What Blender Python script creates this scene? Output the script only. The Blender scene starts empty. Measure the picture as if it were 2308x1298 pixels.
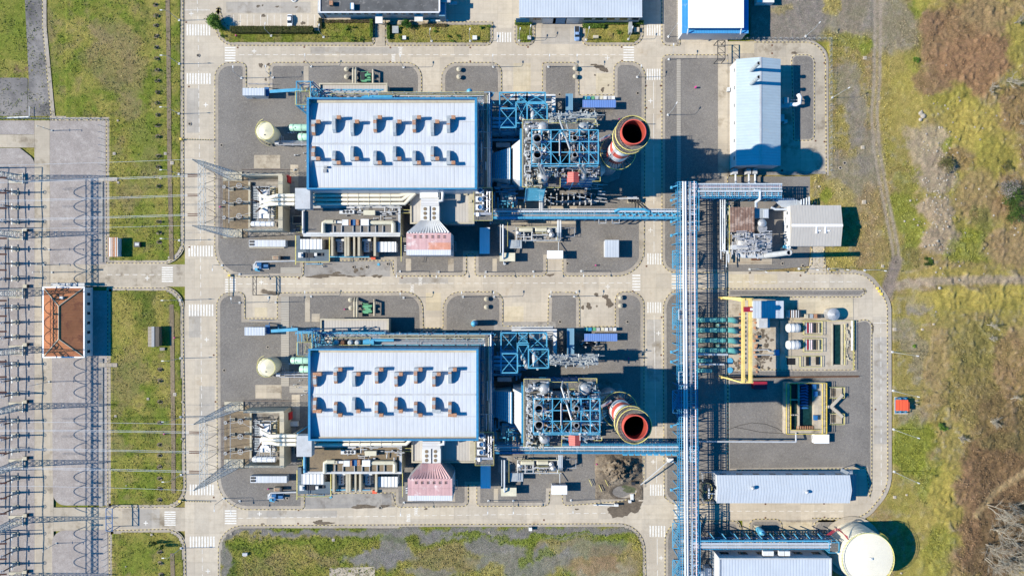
import bpy, math, random
import numpy as np
from mathutils import Vector
from mathutils.geometry import tessellate_polygon
D = bpy.data
scene = bpy.context.scene
COL = scene.collection
R = math.radians
S = 0.16            # metres per photo pixel on the ground
CX, CY, HC = 1154.0, 649.0, 246.2
OFF = [0.0, 0.0]    # world offset of the power unit being built (metres)

def w(px, py, z=0.0):
    """world point of something seen at photo pixel (px,py) and standing z metres up"""
    k = 1 - z / HC
    return Vector(((px - CX) * S * k + OFF[0], (CY - py) * S * k + OFF[1], z))

# ------------------------------------------------------------------ mesh builder
class MB:
    def __init__(s): s.v = []; s.f = []; s.m = []
    def add(s, vs, fs, m=0):
        b = len(s.v); s.v += [tuple(p) for p in vs]
        for f in fs: s.f.append(tuple(b + i for i in f)); s.m.append(m)
    def box(s, a, b, m=0):
        x0, x1 = sorted((a[0], b[0])); y0, y1 = sorted((a[1], b[1])); z0, z1 = sorted((a[2], b[2]))
        s.add([(x0,y0,z0),(x1,y0,z0),(x1,y1,z0),(x0,y1,z0),(x0,y0,z1),(x1,y0,z1),(x1,y1,z1),(x0,y1,z1)],
              [(0,3,2,1),(4,5,6,7),(0,1,5,4),(1,2,6,5),(2,3,7,6),(3,0,4,7)], m)
    def bar(s, p, q, t=0.2, h=None, m=0):
        p = Vector(p); q = Vector(q); d = q - p
        if d.length < 1e-4: return
        d.normalize(); h = t if h is None else h
        up = Vector((0,0,1)) if abs(d.z) < 0.95 else Vector((0,1,0))
        a = d.cross(up).normalized() * (t / 2); b = a.cross(d).normalized() * (h / 2)
        s.add([p-a-b,p+a-b,p+a+b,p-a+b,q-a-b,q+a-b,q+a+b,q-a+b],
              [(0,1,2,3),(7,6,5,4),(0,4,5,1),(1,5,6,2),(2,6,7,3),(3,7,4,0)], m)
    def tube(s, pts, r, n=8, m=0, cap=True):
        pts = [Vector(p) for p in pts]
        rs = r if isinstance(r, (list, tuple)) else [r] * len(pts)
        rings = []; prev = None
        for i, p in enumerate(pts):
            if i == 0: d = pts[1] - p
            elif i == len(pts) - 1: d = p - pts[i-1]
            else: d = (pts[i+1] - p).normalized() + (p - pts[i-1]).normalized()
            if d.length < 1e-6: d = Vector((0,0,1))
            d.normalize()
            up = Vector((0,0,1)) if abs(d.z) < 0.9 else Vector((1,0,0))
            if prev is not None and abs(d.dot(prev)) < 0.98: up = prev
            a = d.cross(up).normalized(); b = a.cross(d).normalized(); prev = b
            rings.append([p + a * (rs[i] * math.cos(2*math.pi*k/n)) + b * (rs[i] * math.sin(2*math.pi*k/n)) for k in range(n)])
        vs = [q for rg in rings for q in rg]
        fs = [(i*n+k, (i+1)*n+k, (i+1)*n+(k+1) % n, i*n+(k+1) % n) for i in range(len(pts)-1) for k in range(n)]
        if cap: fs += [tuple(range(n)), tuple(reversed(range((len(pts)-1)*n, len(pts)*n)))]
        s.add(vs, fs, m)
    def lathe(s, c, prof, n=24, m=0, cap=True):
        """prof: list of (r, z) from the bottom up"""
        vs = [(c[0] + r*math.cos(2*math.pi*k/n), c[1] + r*math.sin(2*math.pi*k/n), z) for r, z in prof for k in range(n)]
        fs = [(i*n+k, i*n+(k+1) % n, (i+1)*n+(k+1) % n, (i+1)*n+k) for i in range(len(prof)-1) for k in range(n)]
        if cap: fs += [tuple(reversed(range(n))), tuple(range((len(prof)-1)*n, len(prof)*n))]
        s.add(vs, fs, m)
    def ring(s, c, r, t, n=24, m=0, nrm='z', a0=0, a1=360):
        """a bent tube round centre c (vertical axis)"""
        k = max(3, int(n*(a1-a0)/360))
        s.tube([(c[0]+r*math.cos(R(a0+(a1-a0)*i/k)), c[1]+r*math.sin(R(a0+(a1-a0)*i/k)), c[2]) for i in range(k+1)], t, 4, m, False)
    def prism(s, poly, z0, z1, m=0, sides=True, ms=None):
        n = len(poly)
        ar = sum(poly[i][0]*poly[(i+1) % n][1] - poly[(i+1) % n][0]*poly[i][1] for i in range(n))
        if ar < 0: poly = list(reversed(poly))
        vs = [(p[0], p[1], z1) for p in poly]
        tr = tessellate_polygon([[Vector(q) for q in vs]])
        fs = []
        for t in tr:
            a, b, c = (Vector(vs[i]) for i in t)
            fs.append(tuple(t) if (b-a).cross(c-a).z > 0 else tuple(reversed(t)))
        s.add(vs, fs, m)
        if sides:
            s.add([(p[0], p[1], z0) for p in poly] + vs, [(i, (i+1) % n, n+(i+1) % n, n+i) for i in range(n)], m if ms is None else ms)
    def quad(s, a, b, c, d, m=0): s.add([a, b, c, d], [(0,1,2,3)], m)
    def loft(s, r0, r1, m=0, cap=True):
        n = len(r0)
        fs = [(i, (i+1) % n, n+(i+1) % n, n+i) for i in range(n)]
        if cap: fs += [tuple(reversed(range(n))), tuple(range(n, 2*n))]
        s.add(list(r0)+list(r1), fs, m)
    def sphere(s, c, r, n=12, m=0, sz=1.0):
        prof = [(max(r*math.cos(R(-90+180*i/8)), 0.001), c[2]+sz*r*math.sin(R(-90+180*i/8))) for i in range(9)]
        s.lathe(c, prof, n, m, False)
    def truss(s, p, q, hgt, n, t=0.2, m=0, wd=0, x=False):
        """lattice girder from p to q, hgt deep (down from the line), wd wide"""
        p = Vector(p); q = Vector(q); d = (q-p).normalized()
        a = Vector((-d.y, d.x, 0)).normalized() * (wd/2)
        dn = Vector((0,0,-hgt))
        for sgn in ((-1, 1) if wd else (0,)):
            o = a*sgn
            s.bar(p+o, q+o, t, m=m); s.bar(p+o+dn, q+o+dn, t, m=m)
            for i in range(n):
                u = p+o+(q-p)*(i/n); v = p+o+(q-p)*((i+1)/n)
                if i % 2: s.bar(u, v+dn, t*.6, m=m)
                else: s.bar(u+dn, v, t*.6, m=m)
        if wd:
            for i in range(n+1):
                u = p+(q-p)*(i/n); s.bar(u-a, u+a, t*.7, m=m)
                if i < n:
                    v = p+(q-p)*((i+1)/n)
                    s.bar(u-a, v+a, t*.6, m=m)
                    if x: s.bar(u+a, v-a, t*.6, m=m)
    def mast(s, c, w0, w1, z0, z1, n, t=0.14, m=0):
        """four-legged lattice mast"""
        P = lambda i, j: Vector((c[0]+[-1,1,1,-1][j]*(w0+(w1-w0)*i/n)/2, c[1]+[-1,-1,1,1][j]*(w0+(w1-w0)*i/n)/2, z0+(z1-z0)*i/n))
        for j in range(4):
            s.bar(P(0,j), P(n,j), t, m=m)
            for i in range(n):
                s.bar(P(i,j), P(i+1,(j+1) % 4), t*.55, m=m); s.bar(P(i,(j+1) % 4), P(i+1,j), t*.55, m=m)
                s.bar(P(i+1,j), P(i+1,(j+1) % 4), t*.55, m=m)
    def rail(s, pts, h=1.1, t=0.09, m=0, step=2.2, mid=True):
        pts = [Vector(p) for p in pts]
        for a, b in zip(pts, pts[1:]):
            u = Vector((0,0,h))
            s.bar(a+u, b+u, t, m=m)
            if mid: s.bar(a+u*.5, b+u*.5, t*.7, m=m)
            k = max(1, int((b-a).length/step))
            for i in range(k+1):
                c = a+(b-a)*(i/k); s.bar(c, c+u, t*.8, m=m)
    def build(s, name, mats, parent=None, smooth=False, **tags):
        if not isinstance(mats, (list, tuple)): mats = [mats]
        me = D.meshes.new(name)
        o = D.objects.new(name, me)
        base = Vector((0,0,0))
        if parent is not None:
            o.parent = parent
            base = wloc(parent)
        v = np.array(s.v, dtype=np.float64) if s.v else np.zeros((0,3))
        if parent is None and tags.get('origin') is not None:
            base = Vector(tags.pop('origin')); o.location = base
        v = v - np.array(base)
        me.from_pydata(v.tolist(), [], s.f)
        for mt in mats: me.materials.append(M[mt] if isinstance(mt, str) else mt)
        me.polygons.foreach_set('material_index', np.array(s.m, dtype=np.int32))
        if smooth: me.polygons.foreach_set('use_smooth', np.ones(len(s.f), dtype=bool))
        me.update()
        COL.objects.link(o)
        for k, x in tags.items():
            if x is not None: o[k] = x
        return o

def wloc(o):
    p = Vector(o.location); 
    while o.parent is not None: o = o.parent; p = p + Vector(o.location)
    return p

def smooth_by_angle(o, deg=40):
    me = o.data
    me.polygons.foreach_set('use_smooth', np.ones(len(me.polygons), dtype=bool))
    try: me.set_sharp_from_angle(angle=R(deg))
    except Exception: pass
    return o

def thing(name, label, cat, loc, group=None):
    o = D.objects.new(name, None); COL.objects.link(o)
    o.location = loc; o.empty_display_size = 0.5
    o['label'] = label; o['category'] = cat
    if group: o['group'] = group
    return o

def copy_tree(o, parent=None, loc=None, rz=None, label=None, scale=None):
    c = o.copy(); COL.objects.link(c); c.parent = parent
    if loc is not None: c.location = loc
    if rz is not None: c.rotation_euler = (0, 0, rz)
    if scale is not None: c.scale = (scale,)*3
    if label is not None: c['label'] = label
    for ch in KIDS.get(o.name, None) or list(o.children): copy_tree(ch, c)
    return c
KIDS = {}

def struct(mb, name, mats, **k):
    return mb.build(name, mats, None, kind='structure', **k)

# ------------------------------------------------------------------ materials
ORD = ['first','second','third','fourth','fifth','sixth','seventh','eighth','ninth','tenth','eleventh','twelfth','thirteenth','fourteenth','fifteenth','sixteenth','seventeenth','eighteenth','nineteenth','twentieth']
for _t, _u in (('twenty','twentieth'),('thirty','thirtieth'),('forty','fortieth')): ORD += ([_u] if _t != 'twenty' else []) + [_t+'-'+o for o in ORD[:9]]
def ranks(pts, k): o = sorted(range(len(pts)), key=lambda i: pts[i][k]); return {j: ORD[n] for n, j in enumerate(o)}
M = {}
def nodes(name):
    m = D.materials.new(name); m.use_nodes = True
    nt = m.node_tree; b = nt.nodes['Principled BSDF']; M[name] = m
    return m, nt, b
def N(nt, t, **kw):
    n = nt.nodes.new(t)
    for k, v in kw.items():
        if k in n.inputs: n.inputs[k].default_value = v
        else: setattr(n, k, v)
    return n
def mixc(nt, fac, a, b, mode='MIX'):
    n = nt.nodes.new('ShaderNodeMix'); n.data_type = 'RGBA'; n.blend_type = mode
    for sock, v in ((n.inputs[0], fac), (n.inputs[6], a), (n.inputs[7], b)):
        if hasattr(v, 'node') or isinstance(v, bpy.types.NodeSocket): nt.links.new(v, sock)
        elif isinstance(v, (int, float)): sock.default_value = v
        else: sock.default_value = (*v, 1)
    return n.outputs[2]
def noise(nt, scale, detail=4, rough=.6, lo=.35, hi=.65, vec=None, seed=0):
    n = N(nt, 'ShaderNodeTexNoise', Scale=scale, Detail=detail, Roughness=rough)
    tc = nt.nodes.new('ShaderNodeNewGeometry')
    mp = nt.nodes.new('ShaderNodeMapping'); mp.inputs['Location'].default_value = (seed*17.3, seed*5.1, seed*3.3)
    if vec: mp.inputs['Scale'].default_value = vec
    nt.links.new(tc.outputs['Position'], mp.inputs[0]); nt.links.new(mp.outputs[0], n.inputs['Vector'])
    r = nt.nodes.new('ShaderNodeMapRange'); r.inputs['From Min'].default_value = lo; r.inputs['From Max'].default_value = hi
    nt.links.new(n.outputs['Fac'], r.inputs['Value'])
    return r.outputs[0]
def bump(nt, b, h, strength=.3, dist=.05):
    n = nt.nodes.new('ShaderNodeBump'); n.inputs['Strength'].default_value = strength; n.inputs['Distance'].default_value = dist
    nt.links.new(h, n.inputs['Height']); nt.links.new(n.outputs[0], b.inputs['Normal'])

def mat(name, c, rough=.6, metal=0., var=.18, vs=.35, fine=.12, fs=3., dirt=None, dl=.55, spec=.4):
    """weathered plain surface: broad and fine tone variation, optional dirt colour"""
    m, nt, b = nodes(name)
    dark = tuple(x*(1-var) for x in c)
    col = mixc(nt, noise(nt, vs, 5, .62), dark, c)
    f2 = noise(nt, fs, 3, .7, seed=3)
    col = mixc(nt, f2, tuple([1-fine]*3), (1, 1, 1)); nt.links.new(col, col.node.inputs[6]) if False else None
    a = mixc(nt, noise(nt, vs, 5, .62), dark, c)
    col = mixc(nt, 1.0, a, col, 'MULTIPLY')
    if dirt:
        col = mixc(nt, noise(nt, vs*2.1, 6, .7, dl, dl+.13, seed=7), col, dirt)
    nt.links.new(col, b.inputs['Base Color'])
    b.inputs['Roughness'].default_value = rough; b.inputs['Metallic'].default_value = metal
    b.inputs['Specular IOR Level'].default_value = spec
    return m

def corr(name, c, pitch=1.0, axis='x', depth=.06, rough=.5, metal=0., dirt=None, dl=.6, var=.1, panel=None, line=.82):
    """ribbed sheet metal: pitch metres, ribs repeat along axis"""
    m, nt, b = nodes(name)
    geo = nt.nodes.new('ShaderNodeNewGeometry'); sx = nt.nodes.new('ShaderNodeSeparateXYZ')
    nt.links.new(geo.outputs['Position'], sx.inputs[0])
    def tri(p, width):
        a = N(nt, 'ShaderNodeMath', operation='MULTIPLY'); nt.links.new(sx.outputs[{'x':0,'y':1,'z':2}[axis]], a.inputs[0]); a.inputs[1].default_value = 1/p
        f = N(nt, 'ShaderNodeMath', operation='PINGPONG'); nt.links.new(a.outputs[0], f.inputs[0]); f.inputs[1].default_value = .5
        r = nt.nodes.new('ShaderNodeMapRange'); r.inputs['From Min'].default_value = 0; r.inputs['From Max'].default_value = width
        nt.links.new(f.outputs[0], r.inputs['Value']); return r.outputs[0]
    t = tri(pitch, .22)
    col = mixc(nt, noise(nt, .12, 5, .65, .35, .7), tuple(x*(1-var) for x in c), c)
    col = mixc(nt, t, tuple(x*line for x in c), col)
    if panel:
        col = mixc(nt, tri(panel, .012), tuple(x*.6 for x in c), col)
    st = noise(nt, .9, 5, .7, .4, .75, vec=((.25, 1, 1) if axis == 'y' else (1, .25, 1)), seed=5)
    col = mixc(nt, st, col, mixc(nt, .22, col, tuple(x*.5 for x in c)))
    if dirt:
        col = mixc(nt, noise(nt, .35, 6, .7, dl, dl+.12, seed=7), col, dirt)
    nt.links.new(col, b.inputs['Base Color'])
    bump(nt, b, t, .6, depth)
    b.inputs['Roughness'].default_value = rough; b.inputs['Metallic'].default_value = metal
    b.inputs['Specular IOR Level'].default_value = .35
    return m

# ground materials
def ground_mat(name, c1, c2, c3, s1=.08, s2=1.2, s3=6., b=.5, bd=.05, speck=.35, rough=.95):
    m, nt, bs = nodes(name)
    col = mixc(nt, noise(nt, s1, 6, .65, .38, .64), c1, c2)
    col = mixc(nt, noise(nt, s2, 5, .7, .5, .75, seed=2), col, c3)
    f = noise(nt, s3, 4, .8, .3, .7, seed=4)
    col = mixc(nt, 1.0, col, mixc(nt, f, tuple([1-speck]*3), tuple([1+speck*.6]*3)), 'MULTIPLY')
    nt.links.new(col, bs.inputs['Base Color'])
    bump(nt, bs, f, b, bd); bs.inputs['Roughness'].default_value = rough
    bs.inputs['Specular IOR Level'].default_value = .15
    return m

def concrete_mat(name, c1, c2, stain, slab=5.2, slabh=5.2, tone=.12, stl=.6):
    m, nt, bs = nodes(name)
    geo = nt.nodes.new('ShaderNodeNewGeometry')
    br = N(nt, 'ShaderNodeTexBrick', Scale=1.0); br.offset = 0
    br.inputs['Color1'].default_value = (1-tone, 1-tone, 1-tone, 1); br.inputs['Color2'].default_value = (1.04, 1.03, 1.0, 1)
    br.inputs['Mortar'].default_value = (.74, .73, .72, 1); br.inputs['Mortar Size'].default_value = .03
    br.inputs['Brick Width'].default_value = slab; br.inputs['Row Height'].default_value = slabh
    nt.links.new(geo.outputs['Position'], br.inputs['Vector'])
    col = mixc(nt, noise(nt, .05, 6, .6, .36, .64), c1, c2)
    col = mixc(nt, noise(nt, .5, 6, .7, .42, .8, seed=2), col, tuple(x*.88 for x in c1))
    col = mixc(nt, noise(nt, .16, 7, .72, stl, stl+.16, seed=6), col, stain)
    f = noise(nt, 3.5, 4, .75, .3, .7, seed=4)
    col = mixc(nt, 1.0, col, mixc(nt, f, (.93,)*3, (1.04,)*3), 'MULTIPLY')
    col = mixc(nt, 1.0, col, br.outputs['Color'], 'MULTIPLY')
    # faint tyre streaks
    st = noise(nt, .8, 5, .6, .5, .75, vec=(.06, 1, 1), seed=9); st2 = noise(nt, .8, 5, .6, .5, .75, vec=(1, .06, 1), seed=11)
    col = mixc(nt, st, col, mixc(nt, .12, col, (.1, .09, .08))); col = mixc(nt, st2, col, mixc(nt, .12, col, (.1, .09, .08)))
    nt.links.new(col, bs.inputs['Base Color']); bump(nt, bs, f, .15, .02)
    bs.inputs['Roughness'].default_value = .85; bs.inputs['Specular IOR Level'].default_value = .2
    return m

concrete_mat('concrete', (.47,.405,.32), (.53,.465,.375), (.37,.29,.20))
concrete_mat('concrete_old', (.40,.345,.27), (.47,.41,.33), (.22,.18,.13), stl=.52)
concrete_mat('concrete_warm', (.50,.42,.29), (.58,.50,.37), (.34,.26,.16), stl=.56)
concrete_mat('concrete_worn', (.37,.335,.29), (.45,.41,.36), (.25,.21,.16), stl=.54)
concrete_mat('concrete_grey', (.27,.255,.24), (.36,.335,.305), (.15,.13,.11), stl=.5)
concrete_mat('path', (.33,.285,.23), (.42,.37,.31), (.21,.18,.14), slab=1.5, slabh=1.5, tone=.08)
ground_mat('gravel', (.18,.165,.15), (.225,.207,.188), (.27,.245,.21), s3=4.5, speck=.5, bd=.08)
ground_mat('gravel_light', (.29,.255,.235), (.36,.32,.295), (.43,.39,.36), s1=.12, s2=.5, s3=3.5, speck=.35)
ground_mat('gravel_brown', (.19,.15,.10), (.27,.21,.14), (.14,.11,.09), s3=4.5, speck=.5)
ground_mat('asphalt_old', (.16,.15,.145), (.27,.25,.235), (.07,.068,.07), s1=.09, s2=.14, s3=3, speck=.22)
ground_mat('soil', (.19,.15,.11), (.33,.27,.20), (.10,.08,.065), s1=.25, s2=.8, s3=3, b=.9, bd=.25, speck=.4)
ground_mat('mud', (.10,.08,.06), (.15,.12,.09), (.20,.16,.11), s1=.5, s3=3, speck=.2, rough=.7)
ground_mat('hedge_leaf', (.05,.09,.015), (.10,.16,.03), (.15,.15,.05), s1=.6, s2=1.5, s3=6, speck=.5, b=1, bd=.2)
mat('kerb_yellow', (.62,.50,.22), .8, var=.25, vs=1)
mat('kerb_black', (.07,.06,.05), .8)
mat('marking', (.76,.73,.67), .7, var=.18, vs=.8, dirt=(.52,.46,.38), dl=.52)
mat('stack_inner', (.38,.05,.03), .8, var=.3)
corr('grating_lid', (.40,.36,.30), .62, 'y', .05, line=.45)
# plain paints and metals
mat('white', (.72,.72,.70), .5, dirt=(.5,.46,.38), dl=.62)
mat('white_clean', (.80,.80,.80), .4, var=.06)
mat('cream', (.66,.62,.47), .5, dirt=(.5,.42,.28), dl=.62)
mat('beige', (.50,.45,.34), .8, dirt=(.35,.29,.2), dl=.58)
mat('grey', (.32,.33,.34), .6, dirt=(.2,.18,.16), dl=.6)
mat('light_grey', (.50,.51,.52), .5, dirt=(.33,.3,.27), dl=.6)
mat('dark', (.035,.037,.042), .5)
mat('black', (.012,.012,.013), .7)
mat('blue', (.035,.24,.45), .45, dirt=(.04,.16,.33), dl=.6, var=.22, vs=.8)
mat('blue_light', (.09,.38,.58), .45, dirt=(.06,.25,.42), dl=.6, var=.2, vs=.8)
mat('blue_dark', (.03,.14,.33), .5)
mat('steel', (.58,.58,.60), .38, .35, var=.2, vs=.8, dirt=(.33,.29,.25), dl=.64)
mat('silver', (.52,.52,.52), .42, .4, var=.3, vs=1.)
mat('galv', (.46,.49,.50), .5, .3, var=.2, vs=1.)
mat('lavender', (.55,.59,.63), .45, var=.12, dirt=(.45,.38,.36), dl=.64)
mat('pinkish', (.66,.52,.54), .5, var=.15)
mat('yellow', (.80,.60,.10), .5, var=.15, dirt=(.5,.34,.1), dl=.62)
mat('crane_yellow', (.76,.57,.20), .5, var=.2, dirt=(.6,.42,.16), dl=.58)
mat('rail_yellow', (.75,.66,.22), .5, var=.15)
mat('mint', (.42,.66,.50), .42, dirt=(.32,.46,.34), dl=.62)
mat('teal', (.15,.46,.42), .42, dirt=(.10,.28,.26), dl=.6)
mat('green', (.13,.38,.20), .5)
mat('red', (.55,.03,.03), .5)
mat('stack_red', (.68,.11,.075), .6, var=.1, dirt=(.55,.12,.09), dl=.6)
mat('stack_white', (.85,.82,.79), .6, var=.06)
mat('orange_red', (.78,.13,.06), .5)
mat('magenta', (.60,.06,.28), .5)
mat('darkred', (.33,.02,.04), .5)
mat('rust', (.46,.20,.09), .8, var=.4, vs=2., dirt=(.45,.36,.29), dl=.5)
mat('rust_dark', (.16,.075,.04), .85, var=.35, vs=1.5)
mat('glass', (.02,.035,.05), .08, spec=.6)
mat('tank_white', (.78,.72,.58), .55, var=.06, dirt=(.70,.62,.5), dl=.62)
mat('tank_cream', (.78,.71,.50), .55, var=.1, dirt=(.55,.46,.3), dl=.62)
mat('porcelain', (.12,.05,.035), .25, var=.2)
mat('wood', (.25,.19,.12), .85, var=.35, vs=2)
mat('felt_grey', (.12,.12,.12), .9, var=.35, vs=.3, dirt=(.22,.21,.2), dl=.56)
mat('bark', (.42,.37,.29), .9, var=.3, vs=1)
mat('rock', (.42,.37,.30), .9, var=.35, vs=.8)
mat('deck_blue', (.10,.14,.18), .6, var=.2)
mat('grate', (.15,.15,.145), .7, .2, var=.3, vs=1, dirt=(.26,.22,.18), dl=.5)
mat('car_white', (.78,.80,.82), .25, spec=.6, var=.03)
mat('car_blue', (.25,.38,.60), .25, spec=.6, var=.06)
mat('wire', (.75,.75,.78), .4, .2)
corr('roof_white', (.55,.575,.61), 1.35, 'x', .04, panel=9.6, line=.91)
corr('roof_pale', (.50,.54,.59), 1.0, 'x', .06, line=.82)
corr('roof_paleh', (.42,.50,.54), 1.0, 'y', .06, line=.86, dirt=(.42,.44,.44), dl=.6)
corr('roof_brightwhite', (.80,.81,.85), 1.0, 'x', .03, line=.95, var=.03)
corr('roof_grey', (.46,.43,.39), 1.0, 'x', .04, line=.9)
corr('roof_blue', (.13,.24,.55), .8, 'x', .08, line=.72, dirt=(.2,.2,.4), dl=.6)
corr('roof_stripe', (.72,.74,.76), 1.25, 'x', .16, line=.36)
corr('roof_brown', (.26,.16,.12), 1.0, 'x', .12, line=.6, dirt=(.36,.27,.22), dl=.5, var=.4)
corr('roof_bluew', (.06,.30,.62), .9, 'x', .05, line=.8, dirt=(.25,.4,.55), dl=.6)
corr('roof_red', (.60,.12,.10), .7, 'y', .06, line=.75)
corr('roof_orange', (.85,.12,.05), 1.2, 'x', .08, line=.7)
corr('roof_wood', (.20,.165,.12), .5, 'y', .06, line=.7, var=.4)
corr('roof_tile', (.52,.20,.085), .55, 'y', .12, line=.6, dirt=(.25,.09,.045), dl=.5, var=.4, rough=.9)
corr('wall_white', (.62,.63,.65), .8, 'x', .04, line=.85, dirt=(.45,.42,.38), dl=.62)
corr('filter_pink', (.62,.38,.37), 2.6, 'x', .05, line=.86, dirt=(.66,.55,.52), dl=.55, var=.25)
corr('filter_orange', (.68,.31,.21), 2.6, 'x', .05, line=.86, dirt=(.62,.36,.3), dl=.55, var=.25)
corr('casing', (.60,.60,.60), 1.1, 'y', .07, line=.75, dirt=(.48,.44,.4), dl=.6)
corr('stairs_blue', (.16,.34,.48), .45, 'x', .12, line=.35)
def water_mat(name, c):
    m, nt, b = nodes(name)
    f = noise(nt, .9, 5, .6)
    nt.links.new(mixc(nt, f, c, tuple(x*1.8 for x in c)), b.inputs['Base Color'])
    b.inputs['Roughness'].default_value = .08; b.inputs['IOR'].default_value = 1.33
    bump(nt, b, noise(nt, 2.5, 3, .5, seed=3), .25, .05)
water_mat('water_green', (.005,.022,.022)); water_mat('water_mud', (.07,.075,.04))
# ------------------------------------------------------------------ ground
def g2(p): return ((p[0]-CX)*S, (CY-p[1])*S)
def rounded(pts, seg=8):
    """pts: (px,py[,radius px]) -> world xy outline with rounded corners"""
    n = len(pts); out = []
    P = [Vector(g2(p)) for p in pts]
    for i in range(n):
        r = (pts[i][2] if len(pts[i]) > 2 else 0) * S
        a, b, c = P[i-1], P[i], P[(i+1) % n]
        if r < .05: out.append((b.x, b.y)); continue
        u = (a-b).normalized(); v = (c-b).normalized()
        ang = u.angle(v)
        if ang > 3.1: out.append((b.x, b.y)); continue
        d = min(r/math.tan(ang/2), (a-b).length*.49, (c-b).length*.49); rr = d*math.tan(ang/2)
        bis = (u+v).normalized(); cen = b + bis*(rr/math.sin(ang/2))
        s0 = b+u*d-cen; s1 = b+v*d-cen
        a0 = math.atan2(s0.y, s0.x); a1 = math.atan2(s1.y, s1.x)
        da = (a1-a0+math.pi) % (2*math.pi)-math.pi
        for k in range(seg+1):
            t = a0+da*k/seg; out.append((cen.x+rr*math.cos(t), cen.y+rr*math.sin(t)))
    return out
def offset(poly, d):
    """inset a closed outline by d metres (mitred)"""
    n = len(poly); ar = sum(poly[i][0]*poly[(i+1) % n][1]-poly[(i+1) % n][0]*poly[i][1] for i in range(n))
    sg = 1 if ar > 0 else -1; out = []
    for i in range(n):
        a, b, c = Vector(poly[i-1]), Vector(poly[i]), Vector(poly[(i+1) % n])
        u = (b-a); v = (c-b)
        if u.length < 1e-5: u = v
        if v.length < 1e-5: v = u
        u.normalize(); v.normalize()
        n1 = Vector((-u.y, u.x))*sg; n2 = Vector((-v.y, v.x))*sg
        m = n1+n2
        if m.length < .2: m = n1
        m.normalize(); k = d/max(.5, m.dot(n1))
        out.append((b.x+m.x*k, b.y+m.y*k))
    return out
ROAD_Z = .10
kerb = MB(); paths = MB(); gutter = MB()
rk = random.Random(5)
def band(mb, a, b, z, m=0, closed=True, skip=None):
    n = len(a)
    for i in range(n if closed else n-1):
        j = (i+1) % n
        mb.quad((a[i][0], a[i][1], z), (a[j][0], a[j][1], z), (b[j][0], b[j][1], z), (b[i][0], b[i][1], z), m)
def dashes(line, z1=ROAD_Z+.16, wd=.24, period=1.4, z0=ROAD_Z, closed=True):
    """kerb stones painted in turn yellow and dark along an outline"""
    pts = [Vector((p[0], p[1])) for p in line]
    if closed: pts.append(pts[0])
    acc = 0.
    for a, b in zip(pts, pts[1:]):
        L = (b-a).length
        if L < 1e-4: continue
        u = (b-a)/L; nrm = Vector((-u.y, u.x))*(wd/2); s = 0.
        while s < L-1e-6:
            k = int(acc/(period/2)+1e-7); e = min(L, s+((k+1)*(period/2)-acc))
            if e-s < 1e-5: e = min(L, s+1e-3)
            p, q = a+u*s, a+u*e
            c = [(p-nrm), (q-nrm), (q+nrm), (p+nrm)]
            kerb.add([(v.x, v.y, z0) for v in c]+[(v.x, v.y, z1) for v in c], [(4,5,6,7),(0,1,5,4),(1,2,6,5),(2,3,7,6),(3,0,4,7)], (k % 2) if rk.random() > .06 else 2)
            acc += e-s; s = e
def poly_shift(pts, dx, dy): return [(p[0]+dx, p[1]+dy)+tuple(p[2:]) for p in pts]

grav = MB(); island_polys = []; grass_polys = []
def island(pts, path=1.15, fill='gravel', z=ROAD_Z+.12):
    o = rounded(pts)
    xs = [p for p in o]
    a = offset(o, .12); b = offset(o, .24); c = offset(o, .24+path)
    if fill == 'gravel': grav.prism(b, -.3, z)
    if path: band(paths, b, c, z+.02)
    dashes(a)
    gt = offset(o, -.38); band(gutter, gt, o, ROAD_Z+.006)
    (grass_polys if fill == 'grass' else island_polys).append(o)
    return o

# the two gravel blocks round the power units, notched by their driveways
block = [(484,141,78),(556,141,14),(556,198),(606,198),(606,141,16),(951,141,62),(951,213),(995,213),(995,141,50),(1131,141,24),(1131,210),
         (1222,210),(1222,141,9),(1305,141,16),(1305,214),(1383,214),(1383,139,20),(1455,139,42),(1452,623,62),(1268,623,12),(1268,583),(1233,583),
         (1233,623,14),(1070,623,10),(1070,574),(1052,574),(1052,623,13),(886,623,9),(886,588),(685,588),(685,625,9),(484,625,66)]
island(block)
block2 = [(488,658,75),(553,658,14),(553,717),(625,717),(625,659,13),(953,657,62),(955,738),(998,738),(998,657,50),(1134,657,24),(1134,734),
          (1234,734),(1236,658,9),(1307,658,20),(1307,735),(1386,735),(1386,657,20),(1452,656,50),(1452,1125,62),(1268,1140,12),(1266,1108),(1239,1108),
          (1238,1140,12),(1074,1141,10),(1074,1093),(1056,1093),(1056,1141,14),(890,1143,12),(890,1110),(687,1113),(687,1148,10),(490,1148,70)]
island(block2)
# east strip under the pipe bridge
island([(1491,124,14),(1640,124),(1640,398),(1640,615,6),(1555,615,5),(1491,615,50)], path=1.0)
island([(1494,650,45),(1640,650),(1640,1135),(1555,1138,5),(1496,1135,40)], path=1.0)
island([(1491,-60),(1533,-60),(1533,104,4),(1491,104,14)], path=.8)
island([(1498,1172,45),(1640,1172,8),(1662,1172,16),(1673,1200),(1673,1360),(1498,1360)], path=1.0)
island([(1688,1168,22),(1763,1168,22),(1763,1202),(1688,1202)], path=.8)
island([(1832,1168,22),(1950,1172,4),(1930,1225),(1832,1225)], path=.8)
# loop yards
island([(1783,124,12),(1836,124,18),(1836,318,14),(1788,318,4)], path=.4)
island([(1640,650),(1949,650,2),(1953,658,2),(1938,670),(1640,670)], path=.6)
island([(1925,724),(1965,716,26),(1965,1100,30),(1960,1121),(1952,1055),(1640,1060),(1640,832),(1925,832)], path=.5)
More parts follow.
